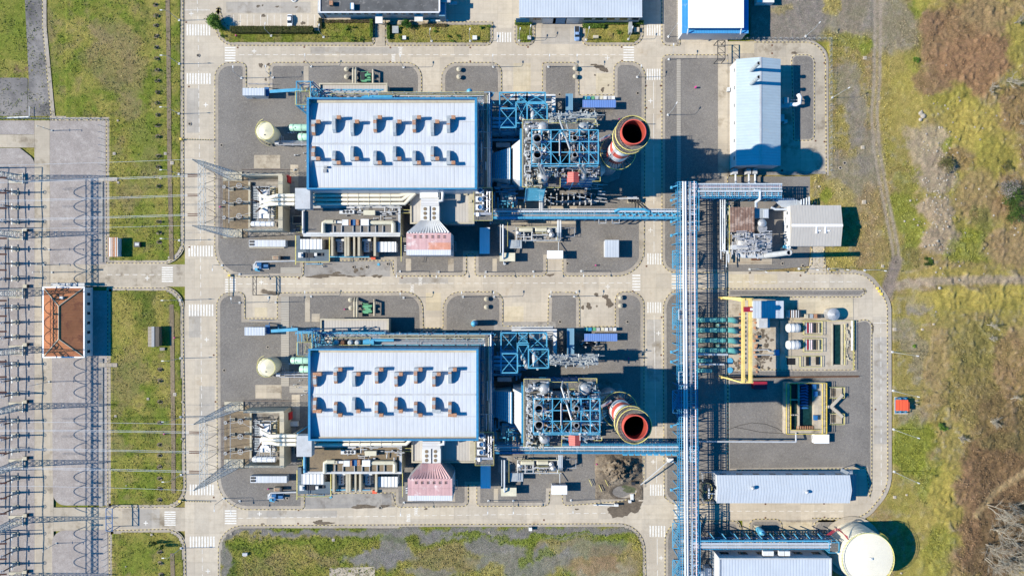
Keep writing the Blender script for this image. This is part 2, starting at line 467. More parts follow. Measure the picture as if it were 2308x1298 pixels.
# top gardens
island([(478,48,6),(494,11,3),(497,25),(505,50,4),(520,64,3),(716,64),(716,46),(845,46),(845,104,10),(500,104,40)], fill='grass', path=1.15)
island([(869,50),(1111,50),(1111,104,16),(869,104,8)], fill='grass', path=.9)
island([(1160,46),(1206,46),(1206,104,18),(1160,104,14)], fill='grass', path=.9)
island([(1312,46),(1450,46),(1450,104,40),(1312,104,14)], fill='grass', path=.9)
# west meadow, bottom field
GW = [(-240,-140),(413,-140),(416,596,60),(150,596,3),(150,640),(-240,640)]
west1 = [(96,-90),(413,-90),(416,594,52),(240,594),(240,272),(116,272),(96,60)]
west2 = [(243,648,3),(413,648,48),(420,1143,45),(243,1143,3)]
west3 = [(247,1194,3),(418,1190,45),(421,1400),(247,1400)]
for p in (west1, west2, west3): island(p, fill='grass', path=1.3)
south = [(492,1183,55),(1452,1178,60),(1460,1400),(492,1400)]
so_ = island(south, fill='grass', path=1.4)

# roads as sheets of concrete
def sheet(name, pts, m, z=ROAD_Z, z0=-.4, kind=True):
    b = MB(); b.prism(rounded(pts), z0, z); return struct(b, name, m)
sheet('road', [(417,-90),(1640,-90),(1640,1400),(417,1400)], 'concrete')
sheet('west_lane', [(113,596),(417,596),(417,646),(113,646)], 'concrete_old')
sheet('west_lane', [(113,1143),(417,1143),(417,1196),(113,1196)], 'concrete_old')
sheet('loop_road', [(1640,94),(1868,94,45),(1868,395),(1640,395)], 'concrete_old')
sheet('loop_road', [(1640,612),(1952,612,60),(2007,680,60),(2008,1100,90),(1950,1172,60),(1640,1172)], 'concrete')
sheet('yard_slab', [(1640,671.5),(1923,671.5),(1923,831),(1640,831)], 'concrete_old', z=.21)
sheet('apron', [(1674,1172.5),(1900,1172.5),(1880,1226),(1674,1226)], 'concrete_old', z=.095)
sheet('access_drive', [(1829,552),(1856,552),(1862,616),(1822,616)], 'concrete', z=.36)
for q in ([(1829,552),(1829,595),(1812,615)], [(1856,552),(1857,595),(1874,615)]): dashes([g2(p) for p in q], z1=.5, z0=.2, closed=False)
# footway round the outer loop
fo = rounded([(1600,610),(1955,610,62),(2009,678,62),(2010,1100,92),(1950,1175,62),(1830,1175)])
fi = offset(fo + [fo[0]], 0)
def openband(line, d0, d1, z, mb, m=0):
    P = [Vector(p) for p in line]
    A = []; B = []
    for i, p in enumerate(P):
        u = (P[min(i+1, len(P)-1)]-P[max(i-1, 0)]).normalized(); nn = Vector((-u.y, u.x))
        A.append(p+nn*d0); B.append(p+nn*d1)
    for i in range(len(P)-1):
        mb.quad((B[i].x, B[i].y, z), (B[i+1].x, B[i+1].y, z), (A[i+1].x, A[i+1].y, z), (A[i].x, A[i].y, z), m)
    return A
arc = rounded([(1640,617),(1820,617),(1950,617,58),(1999,680,58),(2000,1100,88),(1945,1166,60),(1830,1166),(1640,1166)])
arc = arc[1:-1]
line = openband(arc, 0.1, 1.5, ROAD_Z+.14, paths); dashes([(v.x, v.y) for v in line], closed=False)
arc2 = rounded([(1640,94),(1700,96),(1860,96,45),(1862,396),(1700,396)])[1:-1]
line = openband(arc2, 0.0, .9, ROAD_Z+.14, paths); dashes([(v.x, v.y) for v in line], closed=False)
struct(kerb, 'kerb', ['kerb_yellow', 'kerb_black', 'path'])
struct(paths, 'pavement', 'path')
struct(gutter, 'gutter_strip', 'marking' if False else 'concrete')
struct(grav, 'gravel_yard', 'gravel')

# extra gravel and asphalt sheets
def flat(name, polys, m, z):
    b = MB()
    for p in polys: b.prism(rounded(p), z-.1, z)
    return struct(b, name, m)
flat('switchyard_gravel', [[(113,272),(238,272),(242,596),(113,596)],[(116,655,3),(243,655,3),(243,1138,3),(120,1138,28)],
                           [(118,1195,28),(243,1193,3),(245,1400),(118,1400)],[(-60,335),(45,334,8),(78,360,26),(78,1400),(-60,1400)]], 'gravel_light', .14)
flat('slab_repair', [[(1157,143),(1196,143),(1196,206),(1157,206)],[(1343,166),(1382,166),(1382,212),(1343,212)],[(1641,618),(1688,618),(1688,657),(1641,657)],[(1700,618),(1752,618),(1752,640),(1700,640)],[(960,660),(994,660),(994,700),(960,700)],[(1136,690),(1180,690),(1180,732),(1136,732)],[(1640.5,96),(1700,96),(1700,121),(1640.5,121)],[(574,693),(603,693),(603,715),(574,715)],[(1676,1176),(1830,1176),(1830,1200),(1676,1200)]], 'concrete_warm', ROAD_Z+.004)
flat('slab_repair', [[(1800,672.5),(1922,672.5),(1922,715),(1800,715)],[(1760,672.5),(1790,672.5),(1790,700),(1760,700)]], 'concrete_warm', .214)
flat('slab_repair', [[(421,200),(449,200),(449,300),(421,300)],[(450,870),(484,870),(484,950),(450,950)],[(700,107),(900,107),(900,122),(700,122)],[(560,1150),(760,1150),(760,1165),(560,1165)],[(1458,720),(1490,720),(1490,860),(1458,860)],[(300,1147),(360,1147),(360,1190),(300,1190)],[(426,700),(452,700),(452,760),(426,760)],[(900,626),(1010,626),(1010,639),(900,639)],[(1970,760),(2000,760),(2000,1000),(1970,1000)],[(1312,47),(1220,47),(1220,100),(1312,100)],[(510,5),(700,5),(700,30),(510,30)]], 'concrete_worn', ROAD_Z+.004)
flat('service_lane', [[(78,272),(112.5,272),(112.5,640),(121,660),(121,1400),(78,1400)],[(-60,304),(77.5,304),(77.5,333),(-60,333)]], 'concrete_old', .12)
flat('service_lane', [[(-60,272),(77.5,272),(77.5,303.5),(-60,303.5)]], 'gravel_light', .12)
flat('asphalt_track', [[(52,-90),(92,-90),(115,262),(62,262),(65,172)],[(-60,176),(63,176,5),(62,262),(-60,262)]], 'asphalt_old', .13)
flat('boiler_yard', [[(1640.5,398),(1840,398),(1840,542),(1828,545),(1822,600),(1700,612),(1640.5,612)]], 'gravel', .12)
flat('boiler_pad', [[(1627,520),(1740,520),(1740,596),(1630,596)]], 'concrete_old', .24)
flat('yard_wall_strip', [[(1640.5,386),(1868,386),(1868,394),(1640.5,394)]], 'concrete_grey', .18)
flat('garden_path', [[(1618,140),(1640,140),(1640,398),(1618,398)],[(848,46),(868,46),(868,104),(848,104)]], 'concrete_old', .27)
flat('mud_flat', [[(743,1278),(845,1276),(846,1330),(743,1330)]], 'concrete_old', .35)

# concrete aprons and strips laid on the gravel (unit 1 frame, repeated for unit 2)
def strips(dx, dy, sec):
    z = ROAD_Z+.135
    a = [[(685,150),(696,150),(696,208),(685,208)],[(573,350),(632,350),(632,380),(573,380)],[(655,372),(673,372),(673,430),(655,430)],
         [(880,590),(886,612),(895,623),(880,623)],[(915,583),(927,583),(927,612),(915,612)],[(1010,583),(1023,583),(1023,612),(1010,612)],[(1110,583),(1120,583),(1120,613),(1110,613)],
         [(700,190),(718,190),(718,208),(700,208)],[(1440,450),(1452,450),(1452,580),(1440,580)],[(1110,455),(1300,455),(1300,505),(1110,505)]]
    flat('concrete_strip', [poly_shift(p, dx, dy) for p in a], 'concrete_old', z+.012)
    flat('concrete_pad', [poly_shift(p, dx, dy) for p in [[(1110,208),(1250,208),(1250,300),(1110,300)],[(1120,510),(1268,510),(1268,546),(1120,546)],[(560,410),(665,410),(665,530),(560,530)]]], 'concrete_grey', z+.024)
    flat('transformer_bund', [poly_shift(p, dx, dy) for p in [[(503,396),(560,396),(560,537),(503,537)]]], 'gravel_brown', z+.018)
strips(0, 0, 0); strips(3, 517, 1)
flat('cable_trench_lid', [[(634,668),(652,668),(652,870),(634,870)],[(652,868),(697,868),(697,885),(634,885),(634,870.5),(652,870.5)][:0] or [(653,868),(697,868),(697,884),(653,884)]], 'grating_lid', .30)
flat('cable_trench_lid', [[(1525,135),(1534,135),(1534,410),(1525,410)],[(1525,-60),(1532,-60),(1532,92),(1525,92)],[(633,603),(680,603),(680,616),(633,616)]], 'grating_lid', .30)
flat('east_drive_pad', [[(577,871),(633,871),(633,884),(577,884)]], 'concrete_old', .262)
flat('east_drive_pad', [[(577,885),(633,885),(633,897),(577,897)]], 'concrete', .262)
flat('turbine_apron', [[(886,588),(886,623),(686,623),(686,588)],[(890,1110),(890,1142),(688,1146),(688,1113)]], 'concrete_grey', ROAD_Z+.009)

# drains beside the shrubs
b = MB()
for pts in ([(378,-60),(381,120),(383,360),(388,585)], [(388,686),(392,1000),(392,1110)], [(389,1245),(394,1400)]):
    P = [Vector(g2(p)) for p in pts]
    line = [(p.x, p.y) for p in P]; openband(line, -.75, .75, .45, b)
struct(b, 'drain_channel', 'gravel_brown')
b = MB()
b.box((*g2((378,-90)), .3), (*g2((378.8,0)), .6))
# painted markings
mk = MB()
def zebra(x0, y0, x1, y1, n, vert=True):
    for i in range(n):
        if vert:
            a = x0+(x1-x0)*(i+.15)/n; c = x0+(x1-x0)*(i+.68)/n; p, q = g2((a, y0)), g2((c, y1))
        else:
            a = y0+(y1-y0)*(i+.15)/n; c = y0+(y1-y0)*(i+.68)/n; p, q = g2((x0, a)), g2((x1, c))
        mk.box((p[0], p[1], ROAD_Z), (q[0], q[1], ROAD_Z+.012))
for x0, x1, y0, y1, n in ((420,476,56,81,9),(420,477,166,190,9),(424,482,554,578,9),(425,483,686,712,9),(427,484,1091,1115,9),(427,486,1208,1233,9),
                          (1457,1490,57,81,6),(1457,1490,156,181,6),(1458,1492,571,596,6),(1458,1492,681,705,6),(1464,1499,1091,1116,6),(1463,1501,1184,1209,6),(1119,1154,74,96,6)):
    zebra(x0, y0, x1, y1, n)
for x0, x1, y0, y1, n in ((507,531,106,141,6),(1405,1429,105,140,6),(508,532,628,661,6),(1425,1443,618,657,6),(507,533,1148,1182,6),(365,390,601,637,7),(371,396,1151,1185,7),(1514,1540,619,653,5),(1520,1535,1135,1170,5)):
    zebra(x0, y0, x1, y1, n, False)
def dashline(x0, y0, x1, y1, on=11, gap=8):
    L = math.hypot(x1-x0, y1-y0); s = 0
    while s < L:
        e = min(L, s+on); a = (x0+(x1-x0)*s/L, y0+(y1-y0)*s/L); c = (x0+(x1-x0)*e/L, y0+(y1-y0)*e/L)
        mk.bar((*g2(a), ROAD_Z+.006), (*g2(c), ROAD_Z+.006), .16, .012); s += on+gap
dashline(444,-20,447,56); dashline(447,84,448,164); dashline(448,192,452,552); dashline(452,580,453,684); dashline(453,716,456,1088); dashline(456,1236,457,1340)
dashline(540,124,1404,124); dashline(536,640,1424,637.5); dashline(537,1167,1400,1155); dashline(1642,635,1930,635); dashline(1985,720,1986,1100); dashline(1642,1151,1900,1151)
dashline(1473,185,1474,568,60,12); dashline(1474,710,1480,1088,60,12); dashline(1481,1212,1482,1330,60,12); dashline(242,619,362,619); 
for i in range(14):
    x = 526.5+i*15.2; mk.box((*g2((x, 34)), ROAD_Z), (*g2((x+.9, 60)), ROAD_Z+.012))
for x, y in ((573,116),(1369,131),(332,627),(589,636),(1370,646),(1466,519),(1466,228),(466,765),(1484,751),(1472,1040),(1490,1256),(585,1157),(329,1178),(469,1286),(464,237),(431,32)):
    mk.box((*g2((x-5, y-.9)), ROAD_Z), (*g2((x+5, y+.9)), ROAD_Z+.012)); mk.box((*g2((x-.9, y-5)), ROAD_Z+.013), (*g2((x+.9, y+5)), ROAD_Z+.016))
for y in (23.5,):
    for i in range(19):
        mk.box((*g2((417+i*3, y-1)), ROAD_Z), (*g2((418.6+i*3, y+1)), ROAD_Z+.03))
mk.box((*g2((1968,727.2)), ROAD_Z), (*g2((1998,728.2)), ROAD_Z+.012))
struct(mk, 'road_markings', 'marking')
def word(px, py, rz, txt='YAVAŞ'):
    c = D.curves.new('slow_lettering', 'FONT'); c.body = txt; c.size = 1.0; c.extrude = .006; c.offset = .035
    c.align_x = 'CENTER'; c.align_y = 'CENTER'; c.materials.append(M['marking'])
    o = D.objects.new('slow_lettering', c); COL.objects.link(o)
    o.location = (*g2((px, py)), ROAD_Z+.012); o.rotation_euler = (0, 0, R(rz)); o.scale = (.9, 1.75, 1); o['kind'] = 'structure'
word(886, 131.5, -90); word(903, 115.5, 90); word(928.5, 650, -90); word(948, 634, 90); word(920, 1166, -90); word(938, 1151.5, 90)

# stains, manholes, drains
st = MB()
def blob(mb, px, py, rx, ry, z, seed, m=0, n=26, rough=.35):
    r = random.Random(seed); ph = [r.uniform(0, 6.28) for _ in range(5)]
    pts = []
    for k in range(n):
        t = 2*math.pi*k/n; f = 1+rough*(.5*math.sin(2*t+ph[0])+.4*math.sin(3*t+ph[1])+.35*math.sin(5*t+ph[2])+.25*math.sin(8*t+ph[3])+.2*math.sin(11*t+ph[4]))
        pts.append(g2((px+rx*f*math.cos(t), py+ry*f*math.sin(t))))
    mb.prism(pts, z-.03, z, m)
SZ = ROAD_Z+.022
for i, (x, y, rx, ry) in enumerate(((1352,152,14,4),(1362,158,8,6),(1340,147,10,2),(588,148,4,6),(598,150,2.5,3),(605,146,4,3),(599,180,3,3),(683,53,5,4),(594,36,4,4),(582,15,4,3),(592,13,2,2),(625,16,4,2),(668,17,3,2),
        (882,145,8,3),(610,660,16,5),(596,655,8,3),(626,662,8,3),(720,623,26,4),(748,620,18,3),(770,621,12,2),(1344,664,5,4),(1365,669,6,6),(1373,683,8,10),(1327,690,6,7),(1313,693,4,4),(1345,690,2,2),(1345,690,2,2),(1358,203,4,5),(1341,170,2,2),(1371,193,2,2),
        (802,610,5,5),(815,606,4,3),(790,623,9,2),(845,622,7,3),(856,623,6,3),(818,622,7,2),(760,615,8,3),(820,1141,32,4),(866,1140,12,3),(728,1178,20,4),(718,1175,10,4),(592,1180,4,2),(960,1146,4,2),(1305,619,5,2),(1240,620,8,3),(1300,1147,4,2),
        (1418,1138,30,16),(1400,1150,26,16),(1425,1128,14,10),(1380,1152,10,9),(1925,1020,9,9),(1910,1040,14,6),(1900,690,3,2),(1690,615,3,2),(1745,668,4,2),(1790,120,6,3),(1860,178,2,7),(1898,655,18,3),(1966,742,3,12),(1499,1110,2,16),(1510,1122,6,5))):
    blob(st, x, y, rx, ry, SZ+i*.0003, i)
struct(st, 'mud_stain', 'mud')
st = MB()
rs = random.Random(8)
for i in range(40):
    blob(st, 1705+rs.gauss(14,8), 745+rs.uniform(0,85), rs.uniform(1.5,5), rs.uniform(2,6), .232+i*.0005, 100+i)
for i in range(12): blob(st, 1655+rs.uniform(-3,12), 808+rs.uniform(0,30), rs.uniform(1.5,3.5), rs.uniform(2,4), .232+i*.0005, 200+i)
struct(st, 'water_stain', 'mud')
# manholes and gully lids, each its own thing
def disc(mb, px, py, z, r, h=.06, m=0, n=14):
    c = g2((px, py)); mb.lathe((c[0], c[1]), [(r, z), (r, z+h)], n, m)
def manhole(px, py, label, rim='path', z=.22, r=.5):
    t = MB(); disc(t, px, py, z, r*1.25, .08, 0); disc(t, px, py, z+.07, r*.8, .03, 1)
    t.build('manhole', [rim, 'black'], None, origin=(*g2((px, py)), z), label=label, category='manhole', group='round manhole lids in the gravel yards and lanes')
mh = [(500,328),(506,834),(604,782),(1261,214),(1437,211),(1308,456),(1279,594),(1262,725),(1414,725),(1365,967),(648,1122),(1903,368),(1893,379),(1836,459),(1763,594),(1809,599),(1762,385),(857,1143),(819,584),(827,584),(874,595),(827,602),(812,584),(797,602),(447,126),(428,280),(1140,215)]
rk_ = ranks(mh, 0)
for i, (x, y) in enumerate(mh): manhole(x, y, 'round dark manhole lid with a pale concrete rim, %s from the west' % rk_[i])
gl = MB()
for x, y in ((420,51),(536,108),(536,141),(686,107),(686,140),(880,108),(880,140),(1060,108),(1060,139),(1190,107),(1225,144),(1401,107),(1402,138),(426,196),(427,557),(482,1120),(1456,194),(1489,194),(1457,600),(1740,103),(1740,121),(1836,143),(1858,143),(1804,621),(1804,650),(1966,607),(1972,609),(1946,656),(1838,318),(1858,320),(674,627),(906,626),(905,657),(1078,657),(1426,656),(1457,244),(1489,252),(1725,1135),(1857,1134),(1858,1165),(1725,1166),(2001,738),(2002,922),(1973,922),(1990,1106),(1964,1104),(1226,1139),(1226,1171),(1491,715),(1490,800),(482,800),(486,905),(673,1149),(672,1179)):
    c = g2((x, y)); gl.box((c[0]-.3, c[1]-.3, ROAD_Z), (c[0]+.3, c[1]+.3, ROAD_Z+.03))
struct(gl, 'gully_grates', 'rust_dark')

# ------------------------------------------------------------------ terrain sheet
def vnoise(x, y, sc, seed):
    rng = np.random.RandomState(seed); T = rng.rand(256, 256)
    u = x/sc+1000.37*seed % 97; v = y/sc+517.11*seed % 89
    i = np.floor(u).astype(int); j = np.floor(v).astype(int); fu = u-i; fv = v-j
    fu = fu*fu*(3-2*fu); fv = fv*fv*(3-2*fv)
    a = T[i % 256, j % 256]; b = T[(i+1) % 256, j % 256]; c = T[i % 256, (j+1) % 256]; d = T[(i+1) % 256, (j+1) % 256]
    return (a*(1-fu)+b*fu)*(1-fv)+(c*(1-fu)+d*fu)*fv
def fbm(x, y, sc, seed, oc=5, gain=.55):
    t = 0; a = 1; n = 0
    for k in range(oc):
        t = t+a*vnoise(x*(1+.13*k)+.3*k*y, y*(1+.07*k)-.3*k*x, sc/2**k, seed+k); n += a; a *= gain
    return t/n
def inpoly(X, Y, poly):
    r = np.zeros(X.shape, bool); n = len(poly); j = n-1
    for i in range(n):
        xi, yi = poly[i]; xj, yj = poly[j]
        if abs(yj-yi) > 1e-9:
            c = ((yi > Y) != (yj > Y)) & (X < (xj-xi)*(Y-yi)/(yj-yi)+xi); r ^= c
        j = i
    return r
def segdist(X, Y, pts):
    d = np.full(X.shape, 1e9)
    P = [g2(p) for p in pts]
    for (ax, ay), (bx, by) in zip(P, P[1:]):
        L = (bx-ax)**2+(by-ay)**2; t = np.clip(((X-ax)*(bx-ax)+(Y-ay)*(by-ay))/L, 0, 1)
        d = np.minimum(d, np.hypot(X-ax-t*(bx-ax), Y-ay-t*(by-ay)))
    return d
st_ = .5
gx = np.arange(-224, 224.1, st_); gy = np.arange(-144, 144.1, st_)
X, Y = np.meshgrid(gx, gy); PX = X/S+CX; PY = CY-Y/S
n1 = fbm(X, Y, 18, 3); n2 = fbm(X, Y, 5, 11); n3 = fbm(X, Y, 1.6, 21); n4 = fbm(X, Y, 9, 33); n5 = fbm(X, Y, 30, 41)
WX = PX+(n2-.5)*60+(n3-.5)*16; WY = PY+(n4-.5)*60+(fbm(X, Y, 1.6, 61)-.5)*16
C = np.zeros(X.shape+(3,))
def setc(mask, col): C[:] = C*(1-mask[..., None])+np.array(col)*mask[..., None]
sm = lambda a, lo, hi: np.clip((a-lo)/(hi-lo), 0, 1)
LUSH = (.18,.22,.034); GRASS = (.27,.255,.06); YEL = (.35,.30,.085); DRY = (.27,.205,.115); BRN = (.225,.15,.095); GRY = (.22,.205,.195); SOIL = (.33,.275,.21); DG = (.085,.125,.025)
setc(np.ones(X.shape), GRASS)
setc(sm(n2, .42, .62), LUSH); setc(sm(n4, .48, .66)*.9, YEL); setc(sm(fbm(X, Y, 3, 19), .55, .72)*.45, DRY); setc(sm(n3, .56, .72)*.5, DG)
def patch(px, py, rx, ry, col, s=1., soft=.35, wob=True):
    a, b = (WX, WY) if wob else (PX, PY)
    d = np.hypot((a-px)/rx, (b-py)/ry); setc(np.clip((1+soft/2-d)/soft, 0, 1)*s, col)
# west meadow
for p in ((255,120,60,75,DRY,.5),(300,170,36,50,DRY,.4),(235,90,30,24,DRY,.6),(300,240,30,34,DRY,.6),(320,300,28,22,DRY,.5),(115,60,18,40,DRY,.5),(320,60,10,50,DG,.5),(325,330,30,60,LUSH,.7),(255,400,26,30,YEL,.6),
          (345,380,30,60,DRY,.3),(330,490,20,30,LUSH,.6),(285,440,30,40,DRY,.4),(40,60,50,90,LUSH,.6),(20,150,30,20,YEL,.5),(52,160,12,6,BRN,.8),(270,730,30,60,YEL,.5),(330,700,14,60,DG,.6),(290,860,40,50,DRY,.45),(340,950,14,60,DG,.4),(290,1050,30,30,YEL,.5),
          (270,1000,20,30,DRY,.4),(330,1080,20,40,LUSH,.7),(300,1250,40,30,LUSH,.7),(380,1000,16,50,DRY,.4),(385,720,14,30,DRY,.5)): patch(*p)
# bottom field
bf = (PY > 1180) & (PX > 488) & (PX < 1462)
sv = C.copy()
for p in ((600,1196,200,10,GRY,.9),(900,1200,500,12,GRY,.9),(1200,1195,300,14,GRY,.9),(640,1210,140,8,YEL,.8),(700,1220,260,12,LUSH,.8),(880,1235,120,14,GRASS,.8),(1060,1201,60,5,LUSH,.9),(1250,1207,120,6,LUSH,.9),(1400,1222,46,18,LUSH,.9),(1430,1250,18,34,YEL,.7),
          (600,1280,60,30,DRY,.35),(1180,1262,120,40,GRY,.8),(1300,1240,120,24,GRY,.6),(1040,1235,120,16,GRASS,.8),(1130,1215,200,8,LUSH,.6),(1250,1225,60,8,DRY,.5),(1110,1230,60,20,GRY,.9),(1000,1260,70,40,DRY,.6),(860,1258,80,14,GRY,.95),(885,1240,22,40,GRY,.9),(980,1295,60,10,GRY,.7),
          (1360,1290,60,26,SOIL,.8),(1340,1275,60,16,(.33,.22,.12),.7),(1370,1260,36,30,BRN,.4),(1190,1240,16,40,LUSH,.8),(1230,1250,20,10,LUSH,.7),(1110,1290,30,20,YEL,.8),(1250,1235,14,20,YEL,.6),(1420,1280,14,40,DRY,.6),(518,1285,10,40,DG,.8),(560,1230,40,6,DG,.6),
          (500,1260,14,60,GRY,.9),(1290,1210,60,4,GRY,.6),(900,1222,50,8,DG,.4),(1130,1205,20,14,LUSH,.7),(730,1260,40,14,DRY,.5)): patch(*p)
C[~bf] = sv[~bf]
# east rough ground
ea = (PX > 1690) & ~((PX < 1868) & (PY > 95) & (PY < 390))
sv = C.copy()
setc(np.ones(X.shape), (.27,.235,.085)); setc(sm(n2, .46, .66)*.7, DRY); setc(sm(n4, .52, .7)*.6, GRASS); setc(sm(n3, .55, .75)*.5, GRY)
for p in ((1760,40,110,80,GRY,.95),(1900,20,90,60,GRY,.7),(2010,60,60,60,GRY,.6),(1880,20,20,26,YEL,.7),(1760,20,20,12,YEL,.4),(1920,95,40,20,LUSH,.5),(1955,105,14,18,LUSH,.8),(2070,20,20,26,LUSH,.8),(2085,10,26,14,YEL,.5),
          (1910,200,30,60,GRY,.6),(1930,260,26,60,GRY,.7),(2030,160,40,60,YEL,.6),(2060,130,14,60,LUSH,.5),(2040,260,60,60,YEL,.6),(2170,100,110,90,BRN,.9),(2190,150,80,60,(.26,.165,.10),.9),(2100,60,20,30,BRN,.7),(2240,40,80,50,DRY,.8),
          (2290,90,30,60,GRASS,.7),(2150,230,60,26,GRASS,.7),(2200,290,80,60,YEL,.8),(2290,250,40,50,BRN,.7),(2100,190,50,30,BRN,.8),(1950,330,30,60,GRY,.6),(1920,400,60,60,GRY,.6),(1885,440,40,30,YEL,.5),(1858,445,16,16,LUSH,.8),(1960,470,40,60,DRY,.6),
          (2050,400,30,30,LUSH,.5),(2040,470,34,40,LUSH,.7),(2060,530,30,30,LUSH,.7),(2040,570,40,30,DG,.4),(2090,330,40,50,(.34,.29,.215),.9),(2105,400,36,50,(.30,.255,.20),.95),(2110,480,40,24,(.31,.255,.195),.9),(2112,535,34,34,(.31,.255,.195),.95),
          (2060,310,20,30,SOIL,.6),(2130,340,14,30,LUSH,.7),(2160,370,30,26,BRN,.6),(2230,360,50,60,GRASS,.7),(2200,450,50,60,DRY,.7),(2180,560,60,30,LUSH,.7),(2280,450,40,60,BRN,.6),(2270,560,50,50,(.27,.20,.12),.8),(2210,500,20,50,DG,.5),
          (1960,560,40,40,DRY,.5),(1900,580,40,20,YEL,.6),(2140,620,100,16,YEL,.5),(2060,690,30,26,GRY,.8),(2030,750,24,30,GRY,.5),(2160,680,120,26,YEL,.8),(2250,660,60,20,YEL,.7),(2060,800,20,60,GRY,.5),(2110,800,30,60,DRY,.6),(2200,780,60,60,(.18,.17,.065),.6),
          (2190,880,60,60,(.18,.15,.07),.6),(2280,820,40,80,BRN,.6),(2250,930,60,50,(.14,.10,.06),.7),(2060,940,40,30,GRY,.4),(2050,1010,50,60,LUSH,.8),(2090,1080,30,60,LUSH,.6),(2030,1120,30,40,GRASS,.6),(2120,1130,26,90,YEL,.8),(2110,1250,36,60,LUSH,.5),
          (2250,1060,90,100,(.155,.105,.065),.95),(2240,1200,80,120,(.14,.10,.065),.95),(2180,1150,24,120,BRN,.7),(2270,990,60,30,(.15,.13,.06),.7),(2060,1180,40,20,YEL,.5),(2080,1280,50,30,GRASS,.6)): patch(*p)
dk = segdist(X, Y, [(2200,1160),(2240,1110),(2308,1060),(2360,1030)]); setc(np.clip(1.6-dk/1.1, 0, 1)*.8, (.32,.25,.15))
# two-rut track
tr = [(1977,-60),(1978,60),(1976,180),(1970,260),(1976,340),(1990,420),(2006,500),(2018,560),(2020,600),(1998,645)]
dt = segdist(X, Y, tr)
setc(np.clip(1.5-np.abs(dt-1.0)/.55, 0, 1)*.85, (.33,.29,.25)); setc(np.clip(1-dt/1.9, 0, 1)*.35, SOIL)
dt2 = segdist(X, Y, [(2000,650),(2040,640),(2100,634),(2200,630),(2340,633)])
setc(np.clip(1.8-dt2/1.2+(n3-.5), 0, 1)*.8, (.32,.27,.23))
dt3 = segdist(X, Y, [(2020,590),(2004,640),(1996,670)]); setc(np.clip(2.2-dt3/1.3, 0, 1)*.9, (.22,.19,.175))
C *= np.array([1.2,1.12,1.05]); C[~ea] = sv[~ea]
# fine mottling of the plants themselves
C *= (.72+.56*n3)[..., None]*(.86+.28*fbm(X, Y, .9, 71, 3))[..., None]
# heights
Z = np.full(X.shape, -.35)
for p in grass_polys:
    q = offset(p, .9); m = inpoly(X, Y, q); Z[m] = .20+.16*n3[m]+.1*n2[m]
eastm = ea & ~inpoly(X, Y, rounded([(1600,612),(1952,612,60),(2012,680,60),(2012,1100,90),(1950,1178,60),(1600,1178)])) & ~((PX < 1690) | ((PX < 1825) & (PY > 395) & (PY < 612)) | ((PX < 1870) & (PY > 1176)))
rough = np.clip((PX-2040)/90, 0, 1)
mound = np.clip(1.25-np.hypot((WX-2105)/44, (WY-390)/90), 0, 1)+np.clip(1.25-np.hypot((WX-2110)/44, (WY-515)/55), 0, 1)
Z[eastm] = (.05+.35*n3+rough*(1.8*(n2-.35)+1.2*np.abs(n3-.5)*2+3*(n5-.4))+mound*.9)[eastm]
Z[eastm & (dt < 2)] *= .5
far = (PX < 150) & (PY < 272); Z[far] = .0+.1*n3[far]
Z[(PX < 112) & (PY >= 272)] = -.3
me = D.meshes.new('terrain'); ny, nx = X.shape
V = np.stack([X, Y, Z], -1).reshape(-1, 3)
idx = np.arange(nx*ny).reshape(ny, nx)
F = np.stack([idx[:-1, :-1], idx[:-1, 1:], idx[1:, 1:], idx[1:, :-1]], -1).reshape(-1, 4)
me.vertices.add(len(V)); me.vertices.foreach_set('co', V.ravel())
me.loops.add(F.size); me.loops.foreach_set('vertex_index', F.ravel())
me.polygons.add(len(F)); me.polygons.foreach_set('loop_start', np.arange(0, F.size, 4)); me.polygons.foreach_set('loop_total', np.full(len(F), 4))
me.update(); me.validate()
ca = me.color_attributes.new('tone', 'FLOAT_COLOR', 'POINT')
ca.data.foreach_set('color', np.concatenate([C.reshape(-1, 3), np.ones((nx*ny, 1))], 1).ravel())
me.polygons.foreach_set('use_smooth', np.ones(len(F), bool))
m_, nt_, b_ = nodes('terrain_cover')
at = nt_.nodes.new('ShaderNodeAttribute'); at.attribute_name = 'tone'
f_ = noise(nt_, 3.2, 5, .8, .3, .7, seed=1); f2_ = noise(nt_, 1.1, 4, .7, .35, .65, seed=8)
col_ = mixc(nt_, 1., at.outputs['Color'], mixc(nt_, f_, (.45,.42,.45), (1.45,1.5,1.4)), 'MULTIPLY')
col_ = mixc(nt_, 1., col_, mixc(nt_, f2_, (.82,.86,.8), (1.14,1.08,1.1)), 'MULTIPLY')
nt_.links.new(col_, b_.inputs['Base Color']); bump(nt_, b_, f_, 1., .22); b_.inputs['Roughness'].default_value = .95; b_.inputs['Specular IOR Level'].default_value = .1
me.materials.append(m_)
o_ = D.objects.new('terrain', me); COL.objects.link(o_); o_['kind'] = 'structure'
ground_mat('far_ground', (.16,.15,.05), (.20,.18,.08), (.2,.16,.1), s1=.02, s2=.1, s3=1)
b = MB()
for a, c in (((-1500,-1500),(1500,-144)),((-1500,144),(1500,1500)),((-1500,-144),(-224,144)),((224,-144),(1500,144))):
    b.quad((a[0],a[1],-.1),(c[0],a[1],-.1),(c[0],c[1],-.1),(a[0],c[1],-.1))
struct(b, 'ground', 'far_ground')
def tz(px, py):
    """terrain height under a photo point"""
    x, y = g2((px, py)); i = int(round((x-gx[0])/st_)); j = int(round((y-gy[0])/st_))
    return float(Z[max(0, min(ny-1, j)), max(0, min(nx-1, i))])
